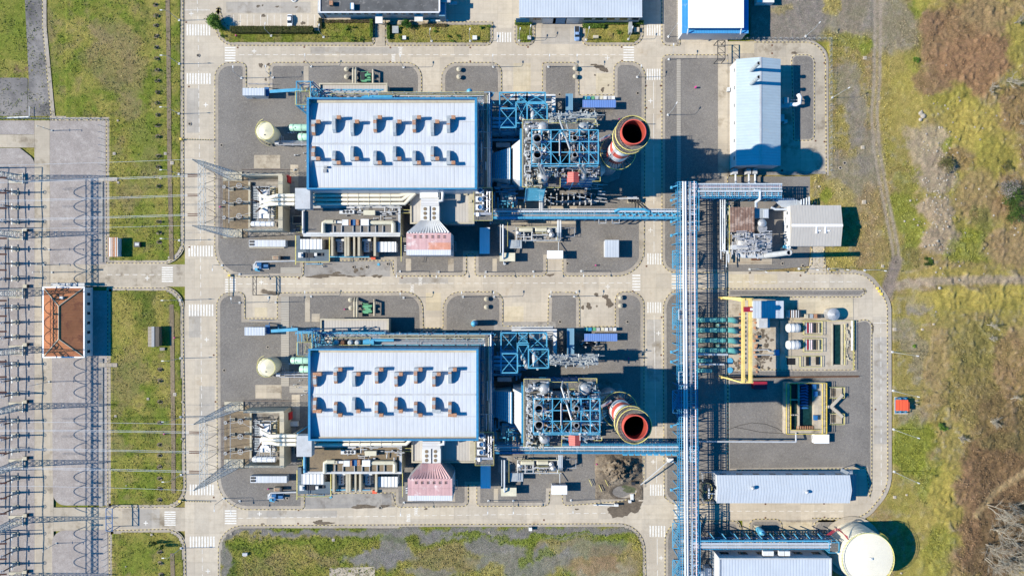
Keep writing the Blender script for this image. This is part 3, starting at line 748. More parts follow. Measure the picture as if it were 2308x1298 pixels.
# ------------------------------------------------------------------ shared builders
def xy(px, py, z=0): p = w(px, py, z); return (p.x, p.y)
def bx(mb, x0, y0, x1, y1, z0, z1, m=0):
    a = w(x0, y0, z1); b = w(x1, y1, z1); mb.box((a.x, a.y, z0), (b.x, b.y, z1), m)
def cyl(mb, px, py, r, z0, z1, m=0, n=16, cone=0):
    c = w(px, py, z1); prof = [(r, z0), (r, z1)]
    if cone: prof.append((.02, z1+cone))
    mb.lathe((c.x, c.y), prof, n, m)
def pipe(mb, pts, r, m=0, n=8): mb.tube([w(*p) for p in pts], r, n, m)
def hcyl(mb, a, b, r, m=0, n=14, dome=.35):
    """horizontal vessel with rounded ends, a and b world points"""
    a = Vector(a); b = Vector(b); u = (b-a).normalized()*r
    mb.tube([a-u*dome, a-u*dome*.7, a, b, b+u*dome*.7, b+u*dome], [r*.3, r*.75, r, r, r*.75, r*.3], n, m)
def one(mb, name, mats, label, cat, group=None, smooth=False, origin=None):
    if origin is None:
        v = np.array(mb.v); lo = v.min(0); hi = v.max(0); origin = ((lo[0]+hi[0])/2, (lo[1]+hi[1])/2, lo[2])
    return mb.build(name, mats, None, smooth, origin=origin, label=label, category=cat, group=group)
def roof_shape(mb, x0, y0, x1, y1, z, style, rise, th=.18, m=0, hip=0):
    """a slab roof over the world rectangle: flat, gable along x or y, or hipped"""
    if style == 'flat': mb.box((x0,y0,z), (x1,y1,z+th), m); return
    ym = (y0+y1)/2; xm = (x0+x1)/2
    if style == 'gx':
        A = [(x0+hip,ym,z+rise), (x1-hip,ym,z+rise)]; c = [(x0,y0,z),(x1,y0,z),(x1,y1,z),(x0,y1,z)]
        fs = [(0,1,5,4),(2,3,4,5),(3,0,4),(1,2,5)]
    else:
        A = [(xm,y0+hip,z+rise), (xm,y1-hip,z+rise)]; c = [(x0,y0,z),(x1,y0,z),(x1,y1,z),(x0,y1,z)]
        fs = [(1,2,5,4),(3,0,4,5),(0,1,4),(2,3,5)]
    mb.add([(p[0],p[1],p[2]+th) for p in c+A], fs, m)
    mb.add(c+[(p[0],p[1],p[2]+th) for p in c], [(0,1,5,4),(1,2,6,5),(2,3,7,6),(3,0,4,7),(3,2,1,0)], m)
def hut(name, label, cat, r, z, roof='roof_pale', wall='wall_white', style='flat', rise=0., over=.2, base=.2, cap=None, capc='light_grey', group=None, hip=0, windows=None, door=True, parapet=None, parent=None):
    x0, y1 = xy(r[0], r[1], z); x1, y0 = xy(r[2], r[3], z)
    t = parent or thing(name, label, cat, ((x0+x1)/2, (y0+y1)/2, base), group)
    b = MB(); b.box((x0+over,y0+over,base-.3), (x1-over,y1-over,z), 0); b.build('wall', wall, t)
    b = MB(); roof_shape(b, x0, y0, x1, y1, z+.003, style, rise, hip=hip); ro = b.build('roof', roof, t)
    if cap:
        b = MB()
        if style == 'gx': b.box((x0+hip-.05,(y0+y1)/2-cap,z+rise+.15), (x1-hip+.05,(y0+y1)/2+cap,z+rise+.24))
        elif style == 'gy': b.box(((x0+x1)/2-cap,y0+hip-.05,z+rise+.15), ((x0+x1)/2+cap,y1-hip+.05,z+rise+.24))
        b.build('ridge_cap', capc, ro)
    if parapet:
        b = MB(); h, t_ = parapet[0], parapet[1]; zz = z+.19
        b.box((x0-.02,y0-.02,z-.1),(x1+.02,y0+t_,zz+h)); b.box((x0-.02,y1-t_,z-.1),(x1+.02,y1+.02,zz+h)); b.box((x0-.02,y0+t_+.003,z-.1),(x0+t_,y1-t_-.003,zz+h)); b.box((x1-t_,y0+t_+.003,z-.1),(x1+.02,y1-t_-.003,zz+h))
        b.build('parapet', parapet[2], t)
    if door:
        s = 1 if (y0+y1)/2 < 0 else -1       # on the side facing the middle of the site
        yy = y1-over if s > 0 else y0+over; xx = x0+(x1-x0)*.3
        b = MB(); b.box((xx, yy-.05, base), (xx+1.0, yy+.05, base+2.1)); b.build('door', 'grey', t)
    if windows:
        for side, n, wd_, hh, zs in windows:
            for i in range(n):
                f = (i+.5)/n; b = MB()
                if side in 'sn':
                    yy = (y0+over) if side == 's' else (y1-over); xx = x0+(x1-x0)*f
                    b.box((xx-wd_/2, yy-.06, zs), (xx+wd_/2, yy+.06, zs+hh))
                else:
                    xx = (x0+over) if side == 'w' else (x1-over); yy = y0+(y1-y0)*f
                    b.box((xx-.06, yy-wd_/2, zs), (xx+.06, yy+wd_/2, zs+hh))
                b.build('window', 'glass', t)
    return t

# lamp post prototype (arm points along +x), built once and copied
def make_lamp(h, arm, pos, name='lamp_post'):
    t = thing(name, '', 'lamp post', pos)
    o = Vector(pos)
    b = MB(); b.box(o+Vector((-.35,-.35,-.15)), o+Vector((.35,.35,.25))); b.build('base_block', 'white', t)
    b = MB(); b.tube([o+Vector((0,0,.25)), o+Vector((0,0,h*.5)), o+Vector((0,0,h))], [.11,.09,.06], 8); b.build('pole', 'galv', t)
    b = MB(); b.tube([o+Vector((0,0,h-.05)), o+Vector((arm*.5,0,h+.25)), o+Vector((arm,0,h+.3))], .05, 6); b.build('arm', 'galv', t)
    b = MB(); b.box(o+Vector((arm-.1,-.16,h+.2)), o+Vector((arm+.75,.16,h+.36))); b.build('lamp_head', 'white', t)
    return t
LAMP = {}
def lamps(pts, h, arm, rz, lab, grp):
    for i, p in enumerate(pts):
        z = .25; x, y = g2(p[:2]); a = rz if len(p) < 3 else p[2]
        key = (h, arm)
        if key not in LAMP: t = LAMP[key] = make_lamp(h, arm, (x, y, z)); KIDS[t.name] = list(t.children)
        else: t = copy_tree(LAMP[key])
        t.location = (x, y, z); t.rotation_euler = (0, 0, R(a)); t['label'] = lab.format(ORD[i]); t['category'] = 'lamp post'; t['group'] = grp
lamps([(405,47),(405,145),(404,257),(404,393),(405,542),(407,676),(408,807),(408,939),(409,1069),(409,1234)], 8.8, 1.6, 180, 'tall grey street lamp on the western lawn verge, {} from the north', 'street lamps along the western lawn')
lamps([(545,177),(616,176),(702,151),(910,153),(1112,152),(1236,152),(1296,152),(1436,175)], 7.4, 1.3, 90, 'grey yard lamp at the north edge of the upper unit, {} from the west', 'yard lamps round the power units')
lamps([(541,682),(622,681),(702,668),(910,671),(1044,669),(1114,669),(1239,668),(1294,668)], 7.4, 1.3, 90, 'grey yard lamp at the north edge of the lower unit, {} from the west', 'yard lamps round the power units')
lamps([(501,598),(541,618),(902,612),(989,613),(1095,613),(1202,612),(1310,611)], 7.6, 1.5, -90, 'grey lamp by the middle road south of the upper unit, {} from the west', 'street lamps along the middle road')
lamps([(505,1122),(541,1128),(911,1131),(1101,1127),(1157,1127),(1287,1126)], 7.6, 1.5, -90, 'grey lamp by the south road below the lower unit, {} from the west', 'street lamps along the south road')
lamps([(612,82),(730,85),(973,94),(1060,94),(1170,93),(1193,87),(1321,91),(1416,90)], 6.8, 1.4, 80, 'grey lamp in the gardens beside the north road, {} from the west', 'street lamps along the north gardens')
lamps([(1506,84,50),(1628,84,50),(1815,83,50),(1507,135,90),(1505,260,60),(1875,221,30)], 7.2, 2.4, 50, 'grey lamp near the north-east loop road, {} in clockwise order', 'street lamps near the loop road')
lamps([(1689,607,-20),(1800,606,-10),(1866,606,-10),(1948,609,-8)], 7.4, 3.0, -10, 'white-armed lamp by the boiler yard road, {} from the west', 'street lamps by the boiler yard')
lamps([(2010,793,-8),(2012,880,-12),(2013,967,-18),(2014,1062,-24)], 8.6, 3.6, -10, 'white-armed lamp on the grass east of the loop road, {} from the north', 'street lamps east of the loop road')

# ------------------------------------------------------------------ one power unit
def unit(U, two):
    ux = 'of the %s unit' % U
    rnd = random.Random(7 if two else 3)
    # ---- turbine hall
    zt = 21.3
    x0, y1 = xy(691, 220, zt); x1, y0 = xy(1075, 427, zt); ym = (y0+y1)/2
    t = thing('turbine_hall', 'long turbine hall with white ribbed roof and blue parapet, %s power unit' % U, 'turbine hall', ((x0+x1)/2, ym, .2), 'turbine halls')
    b = MB(); b.box((x0+.08,y0+.08,0), (x1-.08,y1-.08,18.5)); b.build('wall', 'wall_white', t)
    b = MB(); zr, ze = 20.75, 19.3
    b.add([(x0+.5,y0+.5,ze),(x1-.5,y0+.5,ze),(x1-.5,ym,zr),(x0+.5,ym,zr),(x1-.5,y1-.5,ze),(x0+.5,y1-.5,ze)], [(0,1,2,3),(3,2,4,5)])
    b.box((x0+.5,y0+.5,18.6), (x1-.5,y1-.5,ze-.02))
    roof = b.build('roof', 'roof_white', t)
    b = MB(); b.box((x0+.9,ym-.3,zr-.02), (x1-.9,ym+.3,zr+.05)); b.build('ridge_cap', 'light_grey', roof)
    for yy in (ym-7.4, ym+7.4):
        zz = zr-(zr-ze)*7.4/(ym-y0-.5); b = MB(); b.box((x0+1,yy-.12,zz-.05),(x1-1,yy+.12,zz+.05)); b.build('snow_rail', 'light_grey', roof)
    b = MB(); pz = zt
    b.box((x0,y0,18.2),(x1,y0+.5,pz)); b.box((x0,y1-.5,18.2),(x1,y1,pz)); b.box((x0,y0+.503,18.2),(x0+.75,y1-.503,pz+.02)); b.box((x1-.75,y0+.503,18.2),(x1,y1-.503,pz-.02))
    for yy, sgn in ((y0+.52, 1), (y1-.52, -1)):
        pass
    b.build('parapet', 'blue', t)
    b = MB(); b.box((x0+.78,y1-1.3,ze+.1),(x1-.78,y1-.52,ze+.34)); b.build('gutter', 'beige', t); b = MB(); b.box((x0+.78,y0+.52,ze+.1),(x1-.78,y0+.9,ze+.3)); b.build('gutter', 'beige', t)
    xs_top = [(708,1),(754,0),(795,1),(846,0),(890,1),(934,0),(975,1),(1011,0)]
    for k, (px, low) in enumerate(xs_top):
        for row in (0, 1):
            rust = rnd.random() < (.75 if two else .3)
            if row == 0: ys, ye = (303, 272) if low else (296, 262)
            else: ys, ye = (343, 373) if low == 0 else (333, 364)
            if row == 1 and k in (2, 4, 6): ys, ye = (333, 364)
            if row == 1 and k in (1, 3, 5, 7): ys, ye = (343, 373)
            X0, Y0 = xy(px, ys, 21); _, Y1 = xy(px, ye, 21); s = 1 if Y1 > Y0 else -1
            zz = zr-(zr-ze)*abs(Y0-ym)/(ym-y0-.5)
            b = MB(); path = [(X0,Y0,zz-.2),(X0,Y0+s*.05,zz+.5),(X0,Y0+s*.7,zz+1.0),(X0,Y0+s*1.8,zz+1.25),(X0,Y1-s*1.0,zz+1.25)]
            wd_ = .54
            # square bent duct, drawn as bars of a ring
            sec = []
            nrm = [(0,1),( -.1,1),(-.7,.7),(-1,.25),(-1,0)]
            P = [Vector(p) for p in path]
            L = []
            for i, p in enumerate(P):
                tgt = (P[min(i+1,4)]-P[max(i-1,0)]).normalized(); up = Vector((1,0,0)); nn = tgt.cross(up).normalized()
                L.append([p+up*wd_-nn*wd_, p-up*wd_-nn*wd_, p-up*wd_+nn*wd_, p+up*wd_+nn*wd_])
            for i in range(4):
                mm = 1 if (rust and i in (1, 3)) or (i == 3 and rnd.random() < .3) else 0
                if i == 3:
                    for q in range(4):
                        A = [L[3][c]+(L[4][c]-L[3][c])*(q/4) for c in range(4)]; Bq = [L[3][c]+(L[4][c]-L[3][c])*((q+1)/4) for c in range(4)]
                        b.loft(A, Bq, 1 if (rust and q in (1,2)) or rnd.random() < .07 else 0, False)
                        b.loft([c+(A[0]+A[2]-2*c)*(-.02) for c in A], [c+(A[0]+A[2]-2*c)*(-.02)+Vector((0,s*.08,0)) for c in A], 0)
                else: b.loft(L[i], L[i+1], mm, False)
            yy = Y1-s*.65
            b.box((X0-wd_+.03,min(Y0,Y1)+.15,zz-.4),(X0+wd_-.03,max(Y0,Y1)-.15,zz+1.0), 0)
            b.box((X0-wd_,yy-.5,zz+.8),(X0+wd_+.5,yy+.5,zz+1.9), 1 if rust and rnd.random() < .2 else 0)
            d = b.build('roof_duct', ['galv', 'rust'], t)
            b = MB(); b.box((X0+1.05,yy-.58,zz+.7),(X0+2.3,yy+.58,zz+2.0), 0 if rnd.random() < .92 else 1)
            b.bar((X0+.4,yy+s*.8,zz+.9),(X0+3.2,yy+s*.8,zz+.9), .06, m=1); b.bar((X0+2.9,yy,zz-.1),(X0+2.9,yy,zz+1.8), .08, m=1); b.bar((X0+1.3,yy,zz-.1),(X0+1.3,yy,zz+1.8), .08, m=1)
            b.build('outlet_hood', ['rust', 'galv'], d)
    if not two:
        b = MB(); bx(b, 729, 374, 737, 379, 20, 20.9, 0); bx(b, 728, 381, 736, 389, 19.8, 20.3, 0); b.build('roof_unit', 'grey', t)
    # ---- rooftop duct from hall: west vessels
    b = MB(); hcyl(b, w(655,288,3.4), w(712,288,3.4), 1.25); b.ring((0,0,0), .01, .01) if False else None
    b.tube([w(664,288,2), w(664,288,4.8)], .25, 8)
    for px in (662, 680): c = w(px, 288, 3.4); b.tube([(c.x-.08,c.y,c.z),(c.x+.08,c.y,c.z)], 1.36, 14, 0)
    one(b, 'pressure_vessel', 'mint', 'pale green horizontal vessel against the hall, farther from the yard road, %s unit' % U if False else 'longer pale green horizontal vessel poking from the west wall, %s unit' % U, 'vessel', 'green vessels by the turbine halls', True)
    b = MB(); hcyl(b, w(675,309,2.6), w(712,309,2.6), 1.35)
    for px in (682,): c = w(px, 309, 2.6); b.tube([(c.x-.08,c.y,c.z),(c.x+.08,c.y,c.z)], 1.46, 14, 0)
    one(b, 'pressure_vessel', 'mint', 'shorter pale green horizontal vessel poking from the west wall, %s unit' % U, 'vessel', 'green vessels by the turbine halls', True)
    b = MB()
    for k, (ya, zz) in enumerate(((318,1.6),(321,2.2),(324,1.6),(327,2.4))): pipe(b, [(618+k*3,ya,zz),(706,ya,zz)], .16, 0)
    for k in range(5): pipe(b, [(622+k*4,296+k*3,1.2),(622+k*4,322,1.2)], .13)
    bx(b, 619, 318, 628, 326, .2, 2.6, 0)
    for px in (640, 660, 680): b.bar(w(px,316,0), w(px,316,2.5), .2); b.bar(w(px,329,0), w(px,329,2.5), .2); b.bar(w(px,316,1.3), w(px,329,1.3), .2)
    for k in range(6): bx(b, 648+k*6, 296+rnd.random()*3, 651+k*6, 300, .2, 1.2+rnd.random(), 0)
    one(b, 'pipe_rack', 'steel', 'low silver pipes running from the cream tank to the hall, %s unit' % U, 'pipes', 'low pipe runs')
    # ---- cream tank
    cx, cy = xy(598, 296, 7); t = thing('storage_tank', 'small cream tank with a conical roof west of the hall, %s unit' % U, 'tank', (cx, cy, .2), 'cream tanks')
    b = MB(); b.lathe((cx,cy), [(3.1,.1),(3.1,7)], 28); smooth_by_angle(b.build('shell', 'tank_cream', t))
    b = MB(); b.lathe((cx,cy), [(3.15,6.95),(3.15,7.05),(.1,7.9)], 28); b.build('roof', 'tank_cream', t)
    b = MB(); b.ring((cx,cy,7.9), 3.2, .07, 28); b.ring((cx,cy,7.5), 3.2, .05, 28)
    for k in range(14): a = 2*math.pi*k/14; b.bar((cx+3.2*math.cos(a),cy+3.2*math.sin(a),7), (cx+3.2*math.cos(a),cy+3.2*math.sin(a),7.9), .06)
    b.build('handrail', 'rail_yellow', t)
    b = MB()
    for k in range(12):
        a0, a1 = R(100+k*14), R(100+(k+1)*14); z0_, z1_ = 6.6-k*.5, 6.6-(k+1)*.5
        for rr in (3.35, 4.15): b.bar((cx+rr*math.cos(a0),cy+rr*math.sin(a0),z0_+.9), (cx+rr*math.cos(a1),cy+rr*math.sin(a1),z1_+.9), .09)
        b.add([(cx+q*math.cos(a),cy+q*math.sin(a),zz) for q, a, zz in ((3.3,a0,z0_),(4.1,a0,z0_),(4.1,a1,z0_),(3.3,a1,z0_))], [(0,1,2,3)], 1)
    b.build('spiral_stair', ['rail_yellow', 'grate'], t)
    b = MB(); b.box((cx-.3,cy-1.6,7.3),(cx+.3,cy+1.2,7.6)); b.build('roof_walkway', 'grate', t); 
    # ---- north annex
    t = hut('annex', 'low grey-roofed annex with beige parapet north of the turbine hall, %s unit' % U, 'annex', (720,189,874,252), 5.5, 'roof_grey', 'beige', parapet=(.55,.5,'beige'), door=False)
    # ---- green pump skid
    b = MB()
    for px in (796, 802): pipe(b, [(px,192,2.4),(px,158,2.4),(px+1,154,.4)], .42, 0)
    pipe(b, [(841,190,2.2),(841,160,2.2),(841,158,.4)], .42, 0)
    for yy in (170, 182):
        pipe(b, [(803,yy,1.3),(841,yy,1.3)], .3, 0); bx(b, 818, yy-3, 833, yy+3, .3, 2.1, 1); pipe(b, [(815,yy,1.5),(836,yy,1.5)], .62, 1)
        bx(b, 806, yy-4, 814, yy+2, .3, 1.8, 2); cyl(b, 826, yy, .2, 1, 3, 1)
    for q in range(9): bx(b, 806+rnd.random()*26, 158+rnd.random()*28, 808+rnd.random()*28, 161+rnd.random()*26, .3, 1+rnd.random()*1.4, rnd.choice((0,2,1)))
    b.rail([w(808,158,1.8), w(828,158,1.8), w(828,166,1.8)], 1, .06, 2)
    o = w(820, 175, 0)
    one(b, 'pump_skid', ['beige', 'green', 'dark'], 'green pumps between beige upright pipes in front of the annex, %s unit' % U, 'pump skid', 'pump skids', origin=(o.x, o.y, .2))
    # ---- mushroom vents
    for i, (px, py) in enumerate(((781,157),(781,174),(1034,157),(1034,174),(1296,155),(1296,173)) if not two else ((790,676),(791,694),(1096,674),(1096,692),(1398,671),(1398,689))):
        o2 = list(OFF)
        if two: OFF[0] = OFF[1] = 0
        c = w(px, py, 1.2); b = MB(); b.lathe((c.x,c.y), [(.5,.2),(.5,1.2),(.85,1.25),(.85,1.5),(.2,1.8)], 12); one(b, 'vent_cowl', 'cream' if False else 'beige', 'beige round vent cowl, %s from the west, on the gravel north of the %s unit' % (ORD[i], U), 'vent', 'vent cowls on the gravel')
        OFF[:] = o2
    # ---- white shed and its gate
    sh = (547,199,596,216) if not two else (548.5,210.5,594,229)
    t = hut('shed', 'small white-roofed shed at the end of a short driveway, %s unit' % U, 'shed', sh, 4.6, 'roof_pale', 'wall_white', over=.1)
    b = MB(); o = (600, 207) if not two else (599, 219)
    bx(b, o[0]-4, o[1]-10, o[0]+6, o[1]+10, 2.6, 3.0, 0); 
    for q in (-9, 9): b.bar(w(o[0]+5,o[1]+q,0), w(o[0]+5,o[1]+q,2.7), .2)
    b.rail([w(o[0]-36,o[1]-15,.3), w(o[0]+18,o[1]-15,.3)], 1.8, .08)
    b.build('lean_to', ['blue_dark'], t)
    b = MB(); y_ = 204 if not two else 217
    b.bar(w(608,y_+3,4.2), w(668,y_-1,4.2), 1.1, .35); 
    for px in (625, 655): b.bar(w(px,y_+1,.2), w(px,y_+1,4.1), .25)
    one(b, 'cable_bridge', 'blue_light', 'pale blue cable tray bridging from the shed to the stair tower, %s unit' % U, 'cable tray', 'cable trays')
    # ---- north-west stair tower
    c0 = xy(668, 184, 20); c1 = xy(700, 238, 20); xa, xb = sorted((c0[0], c1[0])); ya, yb = sorted((c0[1], c1[1]))
    t = thing('stair_tower', 'blue lattice stair tower at the hall\'s north-west corner, %s unit' % U, 'stair tower', ((xa+xb)/2, (ya+yb)/2, .2), 'stair towers')
    b = MB()
    for x_ in (xa, xb):
        for y_ in (ya, (ya+yb)/2, yb): b.bar((x_,y_,0), (x_,y_,20), .3)
    for lv in range(1, 6):
        zz = lv*4
        b.bar((xa,ya,zz),(xb,ya,zz),.22); b.bar((xa,yb,zz),(xb,yb,zz),.22); b.bar((xa,ya,zz),(xa,yb,zz),.22); b.bar((xb,ya,zz),(xb,yb,zz),.22)
        b.bar((xa,ya,zz-4),(xa,yb,zz),.14); b.bar((xb,yb,zz-4),(xb,ya,zz),.14); b.bar((xa,yb,zz-4),(xb,yb,zz),.14)
    b.build('frame', 'blue_light', t)
    for lv in range(5):
        b = MB(); zz = lv*4+.5
        ya_, yb_ = (ya+1, yb-1) if lv % 2 else (yb-1, ya+1)
        xm_ = xa+(xb-xa)*(.3 if lv % 2 else .7)
        b.bar((xm_,ya_,zz),(xm_,yb_,zz+4), 1.1, .15)
        b.bar((xm_-.6,ya_,zz+1),(xm_-.6,yb_,zz+5), .08, m=1); b.bar((xm_+.6,ya_,zz+1),(xm_+.6,yb_,zz+5), .08, m=1)
        b.build('stair_flight', ['grate', 'rail_yellow'], t)
    b = MB(); b.box((xa,ya,19.8),(xb,ya+4.4,20.0), 0); b.rail([(xa,ya,20),(xb,ya,20),(xb,ya+4.4,20),(xa,ya+4.4,20),(xa,ya,20)], 1.1, .1, 1)
    b.build('top_platform', ['grate', 'rail_yellow'], t)
    b = MB(); b.bar(w(704,184,19),w(735,212,12),.3); b.bar(w(700,186,17),w(738,222,10),.3); b.bar(w(668,236,19),w(692,256,14),.3); b.bar(w(700,190,19), w(700,222,12), .25); b.build('brace', 'blue', t)
    # ---- north and east pipe racks
    t = thing('pipe_rack', 'blue elevated pipe rack wrapping the hall\'s north side, %s unit' % U, 'pipe rack', (*xy(880,240,0), .2), 'elevated pipe racks')
    g = lambda px, py, z: Vector(((px-CX)*S+OFF[0], (CY-py)*S+OFF[1], z))   # plan position
    b = MB()
    for px in range(716, 1116, 26):
        for py in (230, 254): b.bar(g(px,py,0), g(px,py,12.5), .3)
        b.bar(g(px,230,12), g(px,254,12), .24); b.bar(g(px,230,8), g(px,254,8), .24)
        b.bar(g(px,230,8), g(min(px+26,1110),230,12), .14)
    for py in (230, 254):
        for zz in (8, 12): b.bar(g(716,py,zz), g(1112,py,zz), .26)
    for k in range(20):
        px = 716+k*20; b.bar(g(px,230,12.1), g(px+20,254,12.1), .2); b.bar(g(px,254,12.1), g(px+20,230,12.1), .2)
    for py in (226.5, 228.5): b.bar(g(690,py,13.6), g(880,py,13.6), .2)
    for k in range(16): b.bar(g(690+k*12,228.5,12.4), g(702+k*12,226.5,13.6), .16); b.bar(g(690+k*12,226.5,13.6), g(690+k*12,232,13.6), .14)
    b.build('frame', 'blue_light', t)
    for k, (py, zz, r_, mm) in enumerate(((232,12.7,.28,'steel'),(235.5,12.6,.22,'galv'),(239,12.8,.32,'light_grey'),(243,12.6,.16,'steel'),(246,12.6,.2,'galv'),(249,12.7,.3,'steel'),(252,12.6,.18,'steel'),(236,8.4,.3,'galv'),(241,8.4,.25,'steel'),(247,8.5,.35,'light_grey'))):
        b = MB(); xe = 1106-k*2.2
        b.tube([g(760+13*(k % 4),py,zz), g(xe,py,zz), g(xe,py+12+k*2,zz), g(xe,470,zz)], r_, 8); b.build('pipe', mm, t)
    b = MB(); b.box(g(870,233,13.0), g(1094,237,13.15)); b.rail([g(870,233,13.1), g(1094,233,13.1)], 1, .08, 1); b.rail([g(870,238,13.1), g(1094,238,13.1)], 1, .08, 1)
    b.box(g(1094,233,13.0), g(1100,440,13.15)); b.rail([g(1101,236,13.1), g(1101,440,13.1)], 1, .08, 1); b.build('walkway', ['grate', 'rail_yellow'], t)
    b = MB()
    for py in range(262, 500, 24):
        for px in (1084, 1110): b.bar(g(px,py,0), g(px,py,13), .26)
        b.bar(g(1084,py,12.4), g(1110,py,12.4), .24)
        b.bar(g(1084,py,12.45), g(1110,py+24,12.45), .14)
        b.bar(g(1110,py,8), g(1110,py+24,12), .16)
    for px in (1084, 1097, 1110):
        for zz in (8, 12.4): b.bar(g(px,250,zz), g(px,500,zz), .24)
    b.build('east_frame', 'blue', t)
    b = MB()
    for k in range(26):
        px = 1084+rnd.random()*26; py = 262+rnd.random()*210; zz = rnd.choice((4,7,9,13.2)); L = 10+rnd.random()*40
        if rnd.random() < .5: b.tube([g(px,py,zz), g(px,py+L,zz)], .12+rnd.random()*.2, 6)
        else: b.tube([g(px,py,zz), g(px,py,zz-2)], .2, 6); b.tube([g(1084,py,zz), g(1110,py,zz)], .14, 6)
    for k in range(40):
        px = 760+rnd.random()*300; py = 231+rnd.random()*22; b.tube([g(px,py,12.8), g(px,py+rnd.uniform(-8,8),12.8), g(px,py,12.8+rnd.random()*1.5)], .14, 5)
    b.build('branch_pipes', 'steel', t)
    # condensers / ejector cluster on the rack (yellow railed)
    b = MB(); b.box(g(770,238,13.3), g(850,252,13.5), 1); b.rail([g(770,237,13.5), g(850,237,13.5), g(850,253,13.5), g(770,253,13.5), g(770,237,13.5)], 1.1, .09, 0)
    b.build('service_platform', ['rail_yellow', 'grate'], t)
    for k in range(4):
        b = MB(); c = g(778+k*15, 248, 13.5); b.lathe((c.x,c.y), [(.95,13.5),(.95,14.5),(.5,14.9)], 12); b.build('motor', 'rust_dark' if k == 1 else 'galv', t)
    b = MB(); b.tube([g(840,243,14), g(900,243,14)], .5, 10); b.tube([g(835,247,13.8), g(858,247,13.8)], 1.0, 12, 0); b.build('drum', 'blue_light', t)
    # ---- fan coolers on the south-east deck
    t = thing('cooler_deck', 'steel deck carrying three fan coolers beside the hall corner, %s unit' % U, 'cooler deck', (*xy(1090,460,0), .2), 'cooler decks')
    b = MB(); bx(b, 1068, 424, 1110, 498, 13.9, 14.2, 0)
    for px in (1070, 1108):
        for py in (430, 462, 494): b.bar(w(px,py,14)-Vector((0,0,14)), w(px,py,14), .3, m=1)
    b.rail([w(1068,424,14.2), w(1110,424,14.2), w(1110,498,14.2), w(1068,498,14.2), w(1068,424,14.2)], 1.1, .09, 2); b.build('deck', ['grate', 'blue', 'rail_yellow'], t)
    for py in (430, 449, 467):
        b = MB(); bx(b, 1072, py-6.5, 1087, py+6.5, 14.2, 15.6, 0); c = w(1082, py, 15.7)
        b.lathe((c.x,c.y), [(.9,15.6),(.9,15.95),(.75,15.95),(.7,15.5)], 16, 1, False); b.lathe((c.x,c.y), [(.72,15.63),(.1,15.66)], 12, 2); f = b.build('fan_cooler', ['white', 'light_grey', 'blue_dark'], t)
    b = MB(); pipe(b, [(1089,428,15),(1089,474,15)], .35); pipe(b, [(1068,482,15),(1108,482,15)], .5); pipe(b, [(1078,480,15),(1078,488,15)], .8); pipe(b, [(1098,430,15),(1098,482,15)], .2); pipe(b, [(1104,430,15),(1104,482,15)], .2)
    for k in range(22): px, py = 1090+rnd.random()*16, 430+rnd.random()*52; bx(b, px, py, px+1+rnd.random()*5, py+1+rnd.random()*3, 14.2, 14.8+rnd.random()*.9)
    b.build('pipework', 'steel', t)
    # ---- courtyard roof in front of the hall
    t = hut('low_hall', 'flat grey lower roof between intake duct and cooler deck, %s unit' % U, 'building', (925,430,1069,505), 9, 'roof_grey', 'wall_white', parapet=(.4,.5,'beige'), door=False)
    b = MB(); bx(b, 1056, 432, 1068, 500, 9.2, 9.6); bx(b, 1045, 436, 1054, 440, 9.2, 10); bx(b, 1058, 450, 1064, 456, 9.6, 11); b.build('roof_hatch', 'beige', t)
    b = MB(); pipe(b, [(997,418,14),(998,436,14),(997,452,14),(988,453,14)], .55); b.build('vent_pipe', 'white', t)
    # ---- air intake filter house
    cc = xy(967, 540, 8); t = thing('intake_house', ('pink' if two else 'pink and orange')+' roofed air intake filter house tapering into the hall, %s unit' % U, 'filter house', (cc[0], cc[1], .2), 'air intake filter houses')
    b = MB(); bx(b, 946, 427, 990, 447, 2, 13, 0); bx(b, 951, 429, 987, 445, 13, 13.25, 1); b.build('neck', ['white', 'white_clean'], t)
    b = MB(); bx(b, 949, 447.5, 989, 464, 2, 13.4); b.build('silencer', 'roof_stripe' if False else 'casing', t)
    b = MB(); bx(b, 948, 464.5, 990, 499, 2, 13.0, 0)
    for k in range(2):
        for j in range(3): c = w(958+k*20, 471+j*10, 13.2); b.lathe((c.x,c.y), [(.6,13),(.6,13.1)], 10, 1)
    b.bar(w(969,465,13.1), w(969,499,13.1), .2, m=2); b.build('duct', ['white', 'wood' , 'dark'], t)
    # tapering transition
    A = [w(948,499,12.8), w(990,499,12.8)]; Bp = [w(916,525,16), w(1015,525,16)]
    dn = lambda p, z: Vector((p.x, p.y, z))
    b = MB(); b.add([A[0],A[1],Bp[1],Bp[0],dn(A[0],4),dn(A[1],4),dn(Bp[1],2),dn(Bp[0],2)], [(0,3,2,1),(0,4,7,3),(1,2,6,5),(4,5,6,7)]); b.build('transition', 'grey', t)
    b = MB()
    for k in range(15):
        f = (k+.5)/15; p = A[0]+(A[1]-A[0])*f; q = Bp[0]+(Bp[1]-Bp[0])*f; b.bar(p+Vector((0,0,.22)), q+Vector((0,0,.22)), .62, .5, 0)
    b.build('stiffener_ribs', 'white' if not two else 'filter_pink', t)
    b = MB(); q0 = w(916,525,16); q1 = w(1016,575,16)
    b.box((q0.x,q0.y,4),(q1.x,q1.y,16), 0)
    b.build('filter_body', 'blue_light' if False else 'wall_white', t)
    b = MB(); ym_ = q0.y-(q0.y-q1.y)*.44; ye_ = q0.y-(q0.y-q1.y)*.76
    b.box((q0.x,q0.y,16.003),(q1.x,ym_,16.12), 0); 
    b.box((q0.x,ym_-.02,16.0),(q0.x+(q1.x-q0.x)*.5,ye_,16.14), 0); b.box((q0.x+(q1.x-q0.x)*.5+.02,ym_-.02,16.0),(q1.x,ye_,16.15), 1)
    b.box((q0.x,ye_-.02,16.0),(q1.x,q1.y,16.1), 2)
